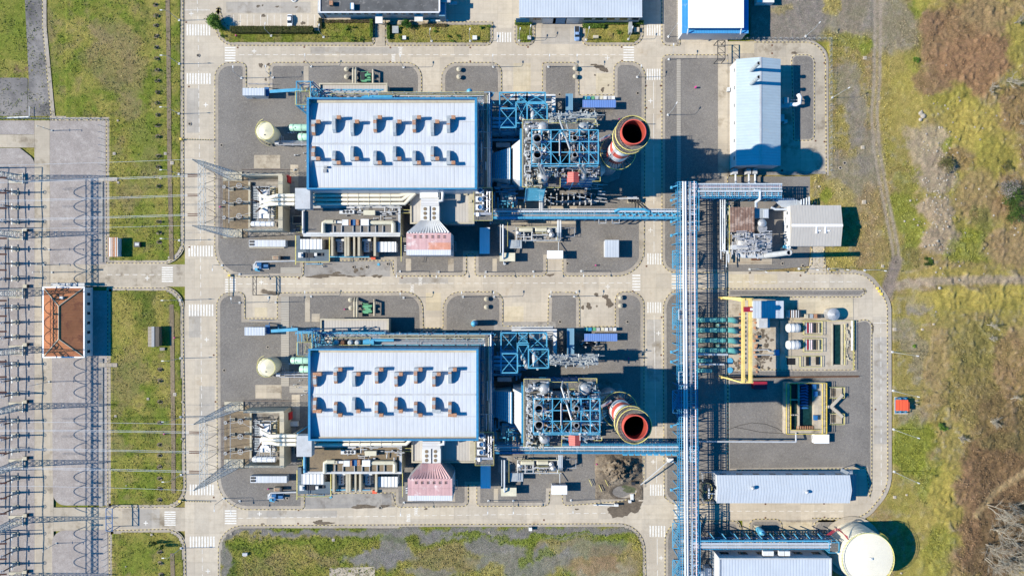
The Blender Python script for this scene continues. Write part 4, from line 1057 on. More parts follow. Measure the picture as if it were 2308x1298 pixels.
    b.build('roof', ['filter_pink', 'filter_pink' if two else 'filter_orange', 'wall_white'], t)
    b = MB()
    for k in range(6):
        for j in (0, 1): c = w(934+k*13.4, 532+j*3.5, 16.3); b.box((c.x-.3,c.y-.15,16.1),(c.x+.3,c.y+.15,16.4))
    b.build('lifting_lugs', 'dark', t)
    b = MB(); 
    for sx, e in ((-1, 913), (1, 1019)):
        for q in (553, 558, 563): bx(b, e-2, q, e+2, q+2.5, 9, 13)
    b.rail([w(1017,545,8), w(1028,545,8), w(1028,566,8), w(1017,566,8)], 1.1, .09); b.build('side_platform', 'light_grey', t)
    # ---- white-roofed store in its shadow
    hut('store', 'long narrow white-roofed store in the filter house shadow, %s unit' % U, 'store', (1081,513,1104,572) if not two else (1080,512,1103,574), 4.2, 'roof_brightwhite', 'wall_white')
    # ---- phase ducts and high box
    t = thing('bus_duct', 'three parallel cream bus ducts from transformer to hall, %s unit' % U, 'bus duct', (*xy(780,450,0), 8), 'bus ducts')
    for k, py in enumerate((440.8, 450.2, 459.6)):
        xe = 921-k*3+ (0 if k else 4)
        b = MB(); b.tube([w(586+k*2,440+(py-440)*1.15+ (4 if k else 0),6.5), w(606,py+ (5-k*2),9), w(624,py,11), w(900+k*6,py,11), w(926+k*5,436,11)], .62, 12)
        for px in range(640, 900, 24): c = w(px, py, 11); b.tube([(c.x-.09,c.y,c.z),(c.x+.09,c.y,c.z)], .72, 12)
        smooth_by_angle(b.build('duct', 'tank_white' if True else 'cream', t))
    b = MB()
    for px in (635, 660, 708, 740, 780, 820, 860, 900):
        b.bar(w(px,436,10.2), w(px,465,10.2), .25); b.bar(dn(w(px,437,10.2),.2), w(px,437,10.2), .25); b.bar(dn(w(px,464,10.2),.2), w(px,464,10.2), .25)
    b.build('support_frame', 'beige', t)
    t = thing('breaker_house', 'pale flat box raised on blue legs over the bus ducts, %s unit' % U, 'breaker housing', (*xy(682,448,10), .2), 'breaker housings')
    b = MB(); bx(b, 665, 424, 699, 471, 14.5, 18); b.build('housing', 'roof_pale' if False else 'light_grey', t)
    b = MB()
    for px in (667, 697):
        for py in (427, 469): b.bar(dn(w(px,py,14.5),.2), w(px,py,14.5), .35)
    b.bar(w(697,469,14), w(712,455,11), .2); b.bar(w(667,469,14), dn(w(697,469,14),8), .2); b.build('leg_frame', 'blue', t)
    # ---- service building with gravel-ballasted roof
    zs = 9.3
    t = hut('service_building', 'flat-roofed service building crowded with ducts south of the hall, %s unit' % U, 'building', (683,464,903,529), zs, 'gravel_brown' if two else 'gravel', 'beige', parapet=(.4,.8,'light_grey'), door=False)
    zr_ = zs+.18
    def roofbox(n_, *a, mats='white', h=1.2, mm=0):
        b = MB(); bx(b, *a, zr_, zr_+h); return b.build(n_, mats, t)
    b = MB(); bx(b, 765, 473.5, 798, 482, zr_, zr_+1.5, 0)
    for k in range(3): c = w(775+k*8, 477.5, zr_+1.55); b.lathe((c.x,c.y), [(.5,zr_+1.5),(.5,zr_+1.6)], 12, 1)
    b.build('condenser', ['white', 'dark'], t)
    b = MB(); bx(b, 776, 474.5, 796, 482, zr_+.0, zr_+1.4, 0) if False else bx(b, 779.5, 484.5, 782, 487, zr_, zr_+.8, 0)
    b.build('junction_box', 'grey', t)
    b = MB(); pipe(b, [(729,525,zr_+1),(729,503,zr_+1.1),(735,500,zr_+1.1),(752,500,zr_+1.1)], .75); b.build('supply_duct', 'cream', t)
    b = MB(); bx(b, 748, 497, 757, 504, zr_, zr_+1.6, 0); bx(b, 757.5, 498, 770, 503, zr_, zr_+1.3, 1); b.build('damper', ['beige', 'white'], t)
    b = MB(); bx(b, 771, 495, 785, 508, zr_, zr_+2.2, 0); bx(b, 785.2, 495, 790, 508, zr_, zr_+2.1, 1); b.build('air_handler', ['white', 'rust'], t)
    b = MB(); bx(b, 791, 495, 801, 508, zr_, zr_+1.6, 0); bx(b, 802, 495, 808, 508, zr_, zr_+1.5, 1); b.build('heat_exchanger', ['blue_dark', 'rust'], t)
    b = MB(); bx(b, 813, 494, 831, 508, zr_, zr_+2.2); b.build('air_handler', 'white_clean', t)
    b = MB(); pipe(b, [(834,502,zr_+1.1),(884,502,zr_+1.1),(887,505,zr_+1.1),(887,524,zr_+1)], .8); b.build('return_duct', 'cream', t)
    b = MB(); bx(b, 819, 474, 845, 485, zr_, zr_+1.9); b.build('fan_box', 'cream', t)
    b = MB(); bx(b, 779, 471, 794, 480, zr_, zr_+.1); bx(b, 781, 466, 799, 470, zr_, zr_+1); b.build('vent_box', 'light_grey', t)
    b = MB()
    for k in range(34):
        px, py = rnd.uniform(800, 895), rnd.uniform(466, 494); q = rnd.random()
        if q < .45: pipe(b, [(px,py,zr_+.8),(px+rnd.uniform(5,24),py,zr_+.8)], rnd.uniform(.1,.22))
        elif q < .8: pipe(b, [(px,py,zr_+.8),(px,py+rnd.uniform(4,14),zr_+.8)], rnd.uniform(.1,.22))
        else: bx(b, px, py, px+rnd.uniform(2,6), py+rnd.uniform(1.5,4), zr_, zr_+rnd.uniform(.5,1.4))
    b.build('roof_pipes', 'light_grey', t)
    for px in (751, 769, 795, 812, 829, 846, 862):
        b = MB(); bx(b, px, 508.5, px+1.4, 524, zr_, zr_+.5); b.build('roof_curb', 'light_grey', t)
    b = MB()
    for k, q in enumerate((526.5, 529, 531.5)): pipe(b, [(684,q,zs+.5-k*1.),(902,q,zs+.5-k*1.)], .2+.06*k)
    b.build('eave_pipes', 'white', t)
    b = MB(); pipe(b, [(683.5,476,zs+.8),(683.5,526,zs+.8)], .45); b.build('corner_pipe', 'blue_light' if two else 'light_grey', t)
    # ---- aux transformer bays and corrugated enclosures along the south side
    hut('enclosure', 'white ribbed enclosure roof in the south-west equipment bay, %s unit' % U, 'enclosure', (677,539,726,562), 5.4, 'roof_stripe', 'wall_white', base=.2, door=False)
    hut('enclosure', 'white ribbed enclosure roof beside the intake house, %s unit' % U, 'enclosure', (844,545,893,568), 5.4, 'roof_stripe', 'wall_white', base=.2, door=False)
    t = thing('equipment_bay', 'blue-grey equipment deck with yellow rail beside the west enclosure, %s unit' % U, 'equipment deck', (*xy(705,575), .2), 'equipment decks')
    b = MB(); bx(b, 668, 562.5, 742, 590, .2, 2.6, 0); bx(b, 668, 531, 676, 562, .2, 2.55, 0); b.build('deck', 'deck_blue', t)
    b = MB(); b.rail([w(668,531,4.4), w(668,597,4.4)], 1.1, .14, 0); b.rail([w(744,534,4.4), w(744,590,4.4), w(668,590,4.4)], 1.1, .14, 0); b.build('handrail', 'rail_yellow', t)
    b = MB(); bx(b, 672, 569, 683, 581, 2.6, 3.4, 0); c = w(677,575,3.6); b.lathe((c.x,c.y), [(.6,3.4),(.6,3.8)], 12); bx(b, 708, 570, 714, 577, 2.6, 3.8); b.build('fan_unit', 'white', t)
    b = MB(); bx(b, 687, 570, 706, 581, 2.6, 3.0); bx(b, 715, 570, 728, 577, 2.6, 2.9); b.build('hatch', 'dark', t)
    for n_, px in (('west', 752), ('east', 812)):
        t = thing('auxiliary_transformer', 'auxiliary transformer in the %s concrete bay, %s unit' % (n_, U), 'transformer', (*xy(px+14,556), .2), 'auxiliary transformers')
        for q in (px-6, px+30): b = MB(); bx(b, q, 532, q+5, 577, 0, 6.5, 0); b.build('fire_wall', 'beige', t)
        b = MB(); bx(b, px+8, 541, px+20, 568, .3, 3.6, 0); b.build('tank', 'white', t)
        for s_ in (0, 1):
            b = MB()
            for k in range(7): bx(b, px+(2 if s_ else 21), 544+k*3.2, px+(7 if s_ else 27), 545.4+k*3.2, .8, 3.2)
            b.build('radiator', 'light_grey', t)
        b = MB(); pipe(b, [(px+5,541,4.3),(px+24,541,4.3)], .5); b.build('conservator', 'white', t)
        for k in range(3):
            b = MB(); c = w(px+14, 550+k*6, 4.6); b.lathe((c.x,c.y), [(.22,3.6),(.12,4.6)], 8); b.build('bushing', 'porcelain', t)
    b = MB(); bx(b, 743, 578, 832, 580, 3.4, 3.6, 0); bx(b, 690, 594.6, 728, 596, 2, 2.2, 0)
    for px in range(743, 835, 15): b.bar(w(px,579,0), w(px,579,3.4), .16)
    b.rail([w(743,576,3.6), w(832,576,3.6)], 1, .08)
    one(b, 'cable_rack', 'blue_light', 'blue cable rack along the transformer bays, %s unit' % U, 'cable rack', 'cable racks')
    b = MB(); bx(b, 776, 531, 781, 578, 0, 6.4, 0); bx(b, 796, 531, 800, 578, 0, 6.4, 0); bx(b, 783, 545, 794, 566, .2, 3, 1); bx(b, 785, 540, 790, 548, 3, 4.6, 1)
    one(b, 'switch_cubicle', ['beige', 'teal' if False else 'galv'], 'grey cubicle between the two auxiliary transformers, %s unit' % U, 'cubicle', 'cubicles')
    b = MB(); yy = 578 if not two else 585; bx(b, 836, yy, 846, yy+7, .3, 1.5); one(b, 'generator', 'orange_red', 'small red generator on the stained apron, %s unit' % U, 'generator', 'red generators')
    b = MB(); c = w(853 if not two else 742, 596 if not two else 602, .3); b.lathe((c.x,c.y), [(.5,.15),(.5,.3)], 14); one(b, 'pit_cover', 'blue_light', 'round blue cover on the stained apron, %s unit' % U, 'cover', 'blue pit covers')
    for k in range(26):
        px, py = rnd.choice(((rnd.uniform(650,690), rnd.uniform(335,385)), (rnd.uniform(645,680), rnd.uniform(480,525)), (rnd.uniform(735,835), rnd.uniform(532,575)), (rnd.uniform(700,745), rnd.uniform(590,600)), (rnd.uniform(1120,1165), rnd.uniform(505,560))))
        b = MB(); q = rnd.uniform(1,4); h_ = rnd.uniform(.3,1.3); bx(b, px, py, px+q, py+rnd.uniform(1,3), .2, h_); b.tube([w(px+q,py+.5,h_*.6), w(px+q+rnd.uniform(3,9),py+.5,h_*.6)], .1, 6); one(b, 'small_pump', rnd.choice(('light_grey','galv','beige','blue_dark')), 'one of the small pumps and boxes scattered by the hall, %s unit' % U, 'pump', 'small pumps of the %s unit' % U)
    # yellow railed gangway
    b = MB(); b.box(dn(w(896,474,8),7.8), dn(w(932,480,8),8.0), 1); b.rail([w(896,474,8),w(932,474,8)], 1.1, .1); b.rail([w(896,481,8),w(932,481,8)], 1.1, .1); b.rail([w(905,482,7),w(905,590,5)], 1.1, .1)
    one(b, 'gangway', ['rail_yellow', 'grate'], 'yellow-railed gangway from service roof to intake duct, %s unit' % U, 'gangway', 'gangways')
    # ---- long white container with fans
    t = thing('power_container', 'long white container with two fans at one end, %s unit' % U, 'container', (*xy(602,550), .2), 'long containers')
    dy_ = 0 if not two else 8
    b = MB(); bx(b, 561, 541+dy_, 643, 556+dy_, .4, 3.1); b.build('body', 'roof_white', t)
    b = MB(); bx(b, 562, 556.5+dy_, 640, 559+dy_, .2, 1.0); b.build('plinth', 'beige', t)
    for k in range(2): b = MB(); bx(b, 562, 542.5+dy_+k*6.6, 572, 547+dy_+k*6.6, 3.1, 3.3); b.build('fan', 'dark', t)
    # small orange-topped unit and fire pump skid
    b = MB(); bx(b, 614, 577, 628, 585, .2, 2.2, 0); bx(b, 628.2, 577, 632, 585, .2, 2.3, 1)
    for k in range(4):
        for j in range(2): bx(b, 615.5+k*3, 578+j*3.6, 617.2+k*3, 580.4+j*3.6, 2.2, 2.35, 2)
    one(b, 'switch_box', ['beige', 'dark', 'rust'], 'small beige cabinet topped with orange caps in the south-west corner, %s unit' % U, 'cabinet', 'cabinets')
    t = thing('fire_pump_skid', 'small pump skid with pale pipe in the yard corner, %s unit' % U, 'pump skid', (*xy(590,600), .2), 'yard pump skids')
    ex = 30 if two else 0
    b = MB(); bx(b, 570+ex, 595, 606+ex, 607, .2, .5); b.build('base', 'light_grey', t)
    b = MB(); pipe(b, [(577+ex,590,1.6),(665,588,1.6)], .3); pipe(b, [(577+ex,590,1.6),(574+ex,598,1.6)], .3); b.build('pipe', 'light_grey', t)
    b = MB(); pipe(b, [(580+ex,596,1.4),(590+ex,596,1.4)], .7); bx(b, 594+ex, 596, 604+ex, 602, .5, 1.8); cyl(b, 586+ex, 603, .5, .5, 2.1, 0, 10); b.build('pump', 'blue_dark', t)
    b = MB(); bx(b, 574+ex, 604, 580+ex, 609, .4, 1.4); pipe(b, [(575+ex,609,1),(586+ex,611,1)], .2); b.build('valve_box', 'blue_light', t)
    b = MB(); bx(b, 641, 395 if not two else 406, 650, 411 if not two else 422, .2, 3.4); one(b, 'hydrant_cabinet', 'red', 'bright red cabinet behind the transformer fire wall, %s unit' % U, 'cabinet', 'red cabinets')
    b = MB(); bx(b, 659, 486, 681, 505, .2, 1.4, 0); bx(b, 661, 488, 679, 503, 1.4, 1.5, 1); bx(b, 648, 430, 668, 440, .2, 1.5, 2) if two else None
    b.rail([w(670,510,3), w(681,510,3), w(681,524,3), w(670,524,3)], 1.1, .12, 3)
    one(b, 'oil_pit', ['beige', 'dark', 'white', 'rail_yellow'], 'dark pit with beige rim behind the fire wall, %s unit' % U, 'pit', 'oil pits')
    # ---- step-up transformer with fire walls
    t = thing('main_transformer', 'large white step-up transformer inside pale fire walls, %s unit' % U, 'transformer', (*xy(600,450), .2), 'main transformers')
    b = MB(); bx(b, 627, 396, 637, 520, 0, 8, 0); bx(b, 545, 391.5, 636, 396, 0, 8.02, 0); bx(b, 548, 516, 627, 520, 0, 7.6, 0); b.build('fire_wall', 'beige', t); b = MB(); bx(b, 560, 410, 564, 512, 0, 1.2, 0); b.build('kerb_wall', 'beige', t)
    b = MB(); bx(b, 583, 428, 606, 492, .4, 4.6); bx(b, 587, 432, 603, 446, 4.6, 5.1); bx(b, 587, 462, 603, 482, 4.6, 5.1); b.build('tank', 'white_clean', t)
    for sx, px in ((0, 571), (1, 609)):
        for j in range(2):
            b = MB()
            for k in range(9): bx(b, px, 423+j*37+k*3.7, px+(11 if not sx else 13), 424.8+j*37+k*3.7, .8, 4.2)
            b.build('radiator', 'galv' if not sx else 'tank_cream', t)
    b = MB(); hcyl(b, w(568,505,6), w(618,505,6), .95)
    for k in range(4): c = w(575+k*12, 505, 6); b.tube([(c.x-.08,c.y,c.z),(c.x+.08,c.y,c.z)], 1.05, 12)
    b.build('conservator', 'white_clean', t)
    b = MB()
    for px in (582, 607): pipe(b, [(px,420,5.4),(px,500,5.4)], .18)
    for py in (421, 500): pipe(b, [(570,py,5),(622,py,5)], .16)
    for k in range(30):
        px, py = rnd.uniform(566, 622), rnd.uniform(414, 500); b.tube([w(px,py,5), w(px+rnd.uniform(-7,7),py+rnd.uniform(-5,5),5.4)], .1, 5)
    for k in range(5): pipe(b, [(588+k*6,495,5),(586+k*6,503,6)], .13)
    b.build('pipework', 'light_grey', t)
    for k, (px, py, qx, qy) in enumerate(((590,436,577,422),(586,456,566,450),(588,468,577,478))):
        b = MB(); p0 = w(px,py,5.2); p1 = w(qx,qy,8.2); b.tube([p0, p0+(p1-p0)*.5, p1], [.35,.3,.18], 10); b.build('bushing', 'porcelain', t)
    for k in range(6): b = MB(); bx(b, 610, 470+k*6, 618, 474+k*6, 4.2, 4.4); b.build('fan', 'light_grey', t)
    # arresters and potential devices with corona rings
    for k in range(3):
        for (bx_, by_, tx_, ty_, r_, nm, lb) in ((523,430+34.5*k,505.5,421.5+34.5*k,.5,'surge_arrester','slim arrester with a small ring, {} of three, nearer the gantry'), (556,426+34.5*k,539,418.5+34.3*k,.85,'coupling_capacitor','column with a large ring, {} of three, nearer the transformer')):
            base = g(bx_ + (-0 if nm == 'surge_arrester' else 0), by_, .2)
            base = Vector((w(tx_,ty_,6.4).x, w(tx_,ty_,6.4).y, .2))
            tt = thing(nm, lb.format(ORD[k])+', %s unit' % U, 'arrester' if nm[0] == 's' else 'capacitor', base, nm.replace('_', ' ')+'s in the transformer yards')
            b = MB(); b.box(base+Vector((-.9,-.6,0)), base+Vector((.9,.6,.5))); b.build('footing', 'beige', tt)
            b = MB(); b.mast((base.x,base.y), .7, .5, .5, 2.8, 3, .09); b.build('stand', 'galv', tt)
            b = MB(); b.lathe((base.x,base.y), [(.28 if i % 2 else .18, 2.8+i*.22) for i in range(17)], 10); b.build('insulator', 'porcelain', tt)
            b = MB(); b.ring((base.x,base.y,6.5), r_, .09, 20); b.bar((base.x-r_,base.y,6.5),(base.x+r_,base.y,6.5),.06); b.bar((base.x,base.y-r_,6.5),(base.x,base.y+r_,6.5),.06); b.build('corona_ring', 'white', tt)
    b = MB(); pipe(b, [(516,407,5.6),(516,503,5.6)], .1)
    for k in range(3): pipe(b, [(505,422+34.4*k,6.6),(516,424+34.4*k,5.9),(539,419+34.4*k,6.7),(566,431+24*k,8.0)], .05)
    b.build('busbar', 'light_grey', None, origin=w(516,450,5), label='thin white busbar linking the arresters and transformer, %s unit' % U, category='busbar', group='yard busbars')
    b = MB()
    for q in ((502,395,502,537),(502,395,545,395),(502,537,545,537)): b.rail([w(q[0],q[1],.2), w(q[2],q[3],.2)], 1.7, .07, step=3)
    for q in ((548,384,660,384),): b.rail([w(q[0],q[1],.2), w(q[2],q[3],.2)], 1.7, .07, step=3)
    one(b, 'yard_fence', 'rust_dark', 'low rusty fence round the transformer yard, %s unit' % U, 'fence', 'transformer yard fences')
    # ---- take-off gantry
    t = thing('line_gantry', 'tall grey lattice gantry carrying the outgoing lines, %s unit' % U, 'gantry', (*xy(542,460), .2), 'line gantries')
    M0 = g(543,398,0); M1 = g(543,527,0)
    zb = 27 if not two else 27
    for q in (M0, M1):
        b = MB(); b.box((q.x-6.2+0,q.y-1.7,.1),(q.x+.6,q.y+1.7,.6)); b.build('footing', 'beige', t)
        b = MB(); b.mast((q.x-2.2,q.y), 3.0, 1.0, .5, zb, 12, .12); b.mast((q.x-2.2,q.y), 1.0, .1, zb, 33, 4, .08); b.build('mast', 'galv', t)
    b = MB(); b.truss((M0.x-2.2,M0.y+1,zb), (M1.x-2.2,M1.y-1,zb), 1.7, 18, .11, wd=1.7); b.build('cross_beam', 'galv', t)
    ys_ = [M0.y-4, (M0.y+M1.y)/2, M1.y+4]
    for yy in ys_:
        b = MB(); x_ = M0.x-3.2
        for s_ in (-.25, .25): b.tube([(x_,yy+s_,zb-.6),(x_-3.6,yy+s_*1.2,zb-.9)], .14, 6)
        b.build('insulator_string', 'porcelain', t)
        b = MB(); pts = [(x_,yy,zb-.8)]
        for k in range(9):
            a = k/8; pts.append((x_+1.5+3.2*math.sin(a*math.pi), yy+2.6-5.2*a, zb-1.2-2.4*math.sin(a*math.pi)))
        b.tube(pts, .07, 5); b.build('jumper_cable', 'dark', t)
        b = MB(); b.tube([(x_+2,yy,zb-3),(x_+8,yy-.5,14),(x_+11,yy-1,7)], .05, 4); b.build('drop_cable', 'dark', t)
    # overhead lines to the switchyard gantry off to the west
    k_ = 0
    for yy in ys_:
        for s_ in (-.22, .22):
            b = MB(); xa_ = M0.x-6.8
            pts = [Vector((xa_+( -186-xa_)*f, yy+s_-1.1*f, zb-.9+(18.5-zb)*f-3.2*4*f*(1-f)*.35)) for f in [i/14 for i in range(15)]]
            b.tube(pts, .045, 4); one(b, 'power_line', 'wire', '%s conductor of the %s phase line crossing the lawn, %s unit' % (('upper','lower')[s_ < 0], ORD[ys_.index(yy)], U), 'power line', 'overhead power lines')
    for q, nm in ((M0, 'upper'), (M1, 'lower')):
        b = MB(); pts = [Vector((q.x-2.2+(-186-q.x+2.2)*f, q.y-.8*f, 33+(25-33)*f-1.4*4*f*(1-f))) for f in [i/14 for i in range(15)]]
        b.tube(pts, .035, 4); one(b, 'earth_wire', 'wire', '%s thin earth wire from the gantry peak, %s unit' % (nm, U), 'wire', 'earth wires')
    # ---- condensate skids to the south-east
    t = thing('condensate_skid', 'dense pipe and vessel skid south of the pipe rack, %s unit' % U, 'process skid', (*xy(1210,528), .2), 'condensate skids')
    b = MB(); bx(b, 1163, 541, 1268, 546, .2, .5); b.build('base', 'concrete_old', t)
    for (a_, c_, py, zz, r_) in ((1172,1200,518,3.4,.8),(1208,1232,518,3.4,.8)):
        b = MB(); hcyl(b, w(a_,py,zz), w(c_,py,zz), r_); b.build('vessel', 'cream', t)
    for (px, py, h_) in ((1240,520,4.2),(1244,529,4.4),(1169,524,3.6)):
        b = MB(); cyl(b, px, py, .9, .3, h_, 0, 14, .5); b.build('filter', 'silver', t)
    b = MB()
    for (a_, c_, d_, e_) in ((1164,513,1255,513),(1164,542,1262,542),(1164,513,1164,542),(1181,513,1181,542),(1199,513,1199,542),(1254,513,1254,542),(1199,530,1250,530),(1164,534,1199,534)): pipe(b, [(a_,c_,3.2),(d_,e_,3.2)], .2)
    for k in range(70):
        px, py = rnd.uniform(1164, 1256), rnd.uniform(513, 541); zz = rnd.uniform(1, 3.6); q = rnd.random()
        if q < .4: pipe(b, [(px,py,zz),(px+rnd.uniform(-12,12),py,zz)], rnd.uniform(.08,.2), n=6)
        elif q < .8: pipe(b, [(px,py,zz),(px,py+rnd.uniform(-8,8),zz)], rnd.uniform(.08,.2), n=6)
        else: bx(b, px, py, px+rnd.uniform(1,4), py+rnd.uniform(1,3), .3, zz)
    b.build('pipework', 'light_grey', t)
    b = MB(); b.rail([w(1163,512,2.5), w(1256,512,2.5), w(1256,543,2.5)], 1.1, .08); b.rail([w(1206,526,3), w(1232,526,3)], 1.1, .08)
    for px in (1163, 1199, 1233, 1256): b.bar(w(px,512,0), w(px,512,3.4), .18, m=1); b.bar(w(px,542,0), w(px,542,3.4), .18, m=1)
    b.build('skid_frame', ['rail_yellow', 'blue'], t)
    b = MB()
    for px in (1260, 1264, 1257): pipe(b, [(px,496,5.5),(px,524,5.5),(px,542,.5)], .2)
    pipe(b, [(1259,546,.8),(1259,566,2.5)], .15)
    b.rail([w(1272,515,.3), w(1294,515,.3), w(1294,534,.3), w(1272,534,.3)], 1.7, .08); b.build('down_pipes', 'lavender', t)
    t = thing('water_tank', 'white-topped square tank with a long down pipe, %s unit' % U, 'tank', (*xy(1142,578), .2), 'square tanks')
    yy = 570 if not two else 574
    b = MB(); bx(b, 1126, yy, 1161, yy+19, .2, 3.6); b.build('tank', 'cream', t)
    b = MB(); pipe(b, [(1134,506,6),(1134,580,4.6),(1137,594,.6)], .3); pipe(b, [(1128,506,6),(1128,570,4)], .14); cyl(b, 1137, 594, .5, .2, 1, 0, 10); b.build('down_pipe', 'lavender', t)
    b = MB(); b.rail([w(1144,500,5.5), w(1144,556,5.5)], 1.1, .1); b.build('ladder_rail', 'rail_yellow', t)
    hut('cubicle_house', 'small blue-grey cubicle north of the square tank, %s unit' % U, 'cubicle', (1147,541,1176,560), 3.4, 'roof_bluew' if False else 'galv', 'wall_white', door=False)
    hut('shelter', 'small white-roofed shelter beside the condensate skid, %s unit' % U, 'shelter', (1233,565,1269,583) if not two else (1240,568,1275,588), 3.9, 'roof_brightwhite', 'wall_white')
    # ---- lube oil shed with blue roof
    t = hut('pump_shelter', 'blue corrugated shelter beside the north driveway, %s unit' % U, 'shelter', (1313,226,1388,243) if not two else (1314,228,1388,245), 3.2, 'roof_blue', 'galv', door=False)
    for k, mm in enumerate(('teal','blue','green','light_grey','cream','white','light_grey','white')):
        b = MB(); bx(b, 1314+k*9.2, 217, 1321.5+k*9.2, 224.5, .2, 1.8+.3*(k % 2)); one(b, 'tote', mm, '%s box in the row north of the blue shelter, %s unit' % ({'teal':'teal','blue':'blue','green':'green','light_grey':'grey' if k < 5 else 'pale grey','cream':'cream','white':'white' if k < 7 else 'end white'}[mm], U), 'box', 'boxes by the blue shelters')
    b = MB()
    for k in range(30):
        px, py = rnd.uniform(1305, 1345), rnd.uniform(246, 262); bx(b, px, py, px+rnd.uniform(1,6), py+rnd.uniform(1,3), .2, rnd.uniform(1,3), rnd.choice((0,1)))
    b.rail([w(1303,246,2), w(1340,246,2), w(1340,256,2)], 1, .08); one(b, 'dosing_skid', ['light_grey', 'dark'], 'cluttered dosing skid south of the blue shelter, %s unit' % U, 'process skid', 'dosing skids')
    hut('stair_house', 'narrow ribbed covered walkway north of the boiler, %s unit' % U, 'walkway', (1275,212,1291,274), 5, 'stairs_blue', 'galv', door=False)

    # ---- blue air duct frames
    t = thing('steel_frame', 'bright blue cross-braced steel frames between hall and boiler, %s unit' % U, 'steel frame', (*xy(1180,245), .2), 'blue steel frames')
    def frame(px0, py0, px1, py1, z, nx_, m='blue_light', t_=.42, two_lv=True):
        b = MB(); P = lambda i, j: w(px0+(px1-px0)*i/nx_, (py0, py1)[j], z)
        for i in range(nx_+1):
            b.bar(P(i,0), P(i,1), t_)
            for j in (0, 1): b.bar(dn(P(i,j),.2), P(i,j), t_)
        for j in (0, 1): b.bar(P(0,j), P(nx_,j), t_)
        for i in range(nx_):
            b.bar(P(i,0)+Vector((0,0,.1)), P(i+1,1)+Vector((0,0,.1)), t_*.5); b.bar(P(i,1), P(i+1,0), t_*.5)
            if two_lv:
                for j in (0, 1): b.bar(dn(P(i,j),z*.5), dn(P(i+1,j),z*.5), t_*.6); b.bar(dn(P(i,j),z*.5), P(i+1,j), t_*.4)
        b.build('braced_frame', m, t)
    frame(1126, 209, 1163, 244 if not two else 252, 11, 1); frame(1163, 209, 1188, 231, 11, 1); frame(1188, 209, 1229, 231 if not two else 246, 11, 1)
    frame(1126, 245, 1163, 288, 15.5, 1); frame(1188, 234, 1233, 276, 16, 1); frame(1163, 231, 1188, 278, 13, 1)
    b = MB(); bx(b, 1150, 213, 1252, 217, 3, 5.5, 0); bx(b, 1244, 217, 1252, 268, 3, 5.5, 0); bx(b, 1150, 217, 1244, 250, .1, .5, 1); b.build('duct_casing', ['white', 'light_grey'], t)
    for k, pts in enumerate((((1167,258,9),(1181,272,12),(1184,280,14)), ((1200,247,10),(1201,262,13),(1203,278,14)), ((1207,268,8),(1208,284,14)))):
        b = MB(); pipe(b, pts, .75 if k < 2 else .4, n=12); smooth_by_angle(b.build('exhaust_pipe', 'light_grey', t))
    b = MB()
    for k in range(12): q = 222+k*5.4; pipe(b, [(1168,q,8),(1187,q,8)], .16); 
    for k in range(8): q = 240+k*5; pipe(b, [(1192,q,7),(1232,q,7)], .16)
    for k in range(14): px, py = rnd.uniform(1130,1225), rnd.uniform(250,285); pipe(b, [(px,py,6),(px+rnd.uniform(-14,14),py,6)], .2)
    b.build('inner_pipes', 'blue_light', t)
    t = thing('exhaust_duct', 'blue shaded exhaust duct between hall and boiler casing, %s unit' % U, 'exhaust duct', (*xy(1145,380), .2), 'exhaust ducts')
    P = [w(1112,345,9), w(1112,402,9), w(1150,333,15), w(1150,404,15)]
    b = MB(); b.add([P[0],P[1],P[3],P[2]]+[dn(p,1) for p in (P[0],P[1],P[3],P[2])], [(0,1,2,3),(0,3,7,4),(1,5,6,2),(0,4,5,1),(3,2,6,7)]); b.build('duct', 'casing', t)
    b = MB()
    for k in range(9): f = k/8; p = P[0]+(P[2]-P[0])*f; q = P[1]+(P[3]-P[1])*f; b.bar(p+Vector((0,0,.15)), q+Vector((0,0,.15)), .3)
    b.build('duct_ribs', 'blue', t)
    b = MB(); bx(b, 1092, 340, 1112, 405, 1, 8.5); b.build('diffuser', 'light_grey', t)
    b = MB()
    for k in range(80):
        px, py = rnd.uniform(1112,1170), rnd.choice((rnd.uniform(262,320), rnd.uniform(410,462)))
        if rnd.random() < .5: pipe(b, [(px,py,4),(px+rnd.uniform(5,30),py,4)], rnd.uniform(.15,.35), n=6)
        else: pipe(b, [(px,py,3),(px,py+rnd.uniform(5,25),3)], rnd.uniform(.15,.35), n=6)
    b.build('small_pipework', 'blue_light', t)
    for q, zz, rr_ in ((300,5,1.2),(316,5,.5),(268,9,.55),(277,9,.55),(286,9,.55)): b = MB(); pipe(b, [(1110,q,zz),(1172,q,zz)], rr_, n=12); b.build('large_pipe', 'blue_light', t)
    for q in ((1128,430,1162,462,2.4),(1120,410,1165,425,3.4),(1118,322,1150,332,5)): b = MB(); bx(b, *q[:4], .2, q[4]); b.build('equipment_housing', 'light_grey', t)
    # ---- the boiler (heat recovery steam generator)
    t = thing('boiler', 'huge steam boiler under a blue roof frame, %s unit' % U, 'boiler', (*xy(1262,350,27), .2), 'boilers'); zd = 27
    b = MB(); bx(b, 1180, 296, 1346, 398, 1, 25.8); b.build('casing', 'casing', t)
    # sloped inlet
    A = [w(1153,330,13), w(1153,402,13)]; Bq = [w(1174,313,24.5), w(1174,408,24.5)]
    b = MB(); b.add([A[0],A[1],Bq[1],Bq[0]]+[dn(p,1) for p in (A[0],A[1],Bq[1],Bq[0])], [(0,1,2,3),(0,4,5,1),(1,5,6,2),(3,7,4,0),(2,6,7,3)]); b.build('inlet_duct', 'casing', t)
    b = MB(); bx(b, 1172, 290, 1181, 420, 18, 25.9); b.build('inlet_frame', 'blue', t)
    # deck
    b = MB()
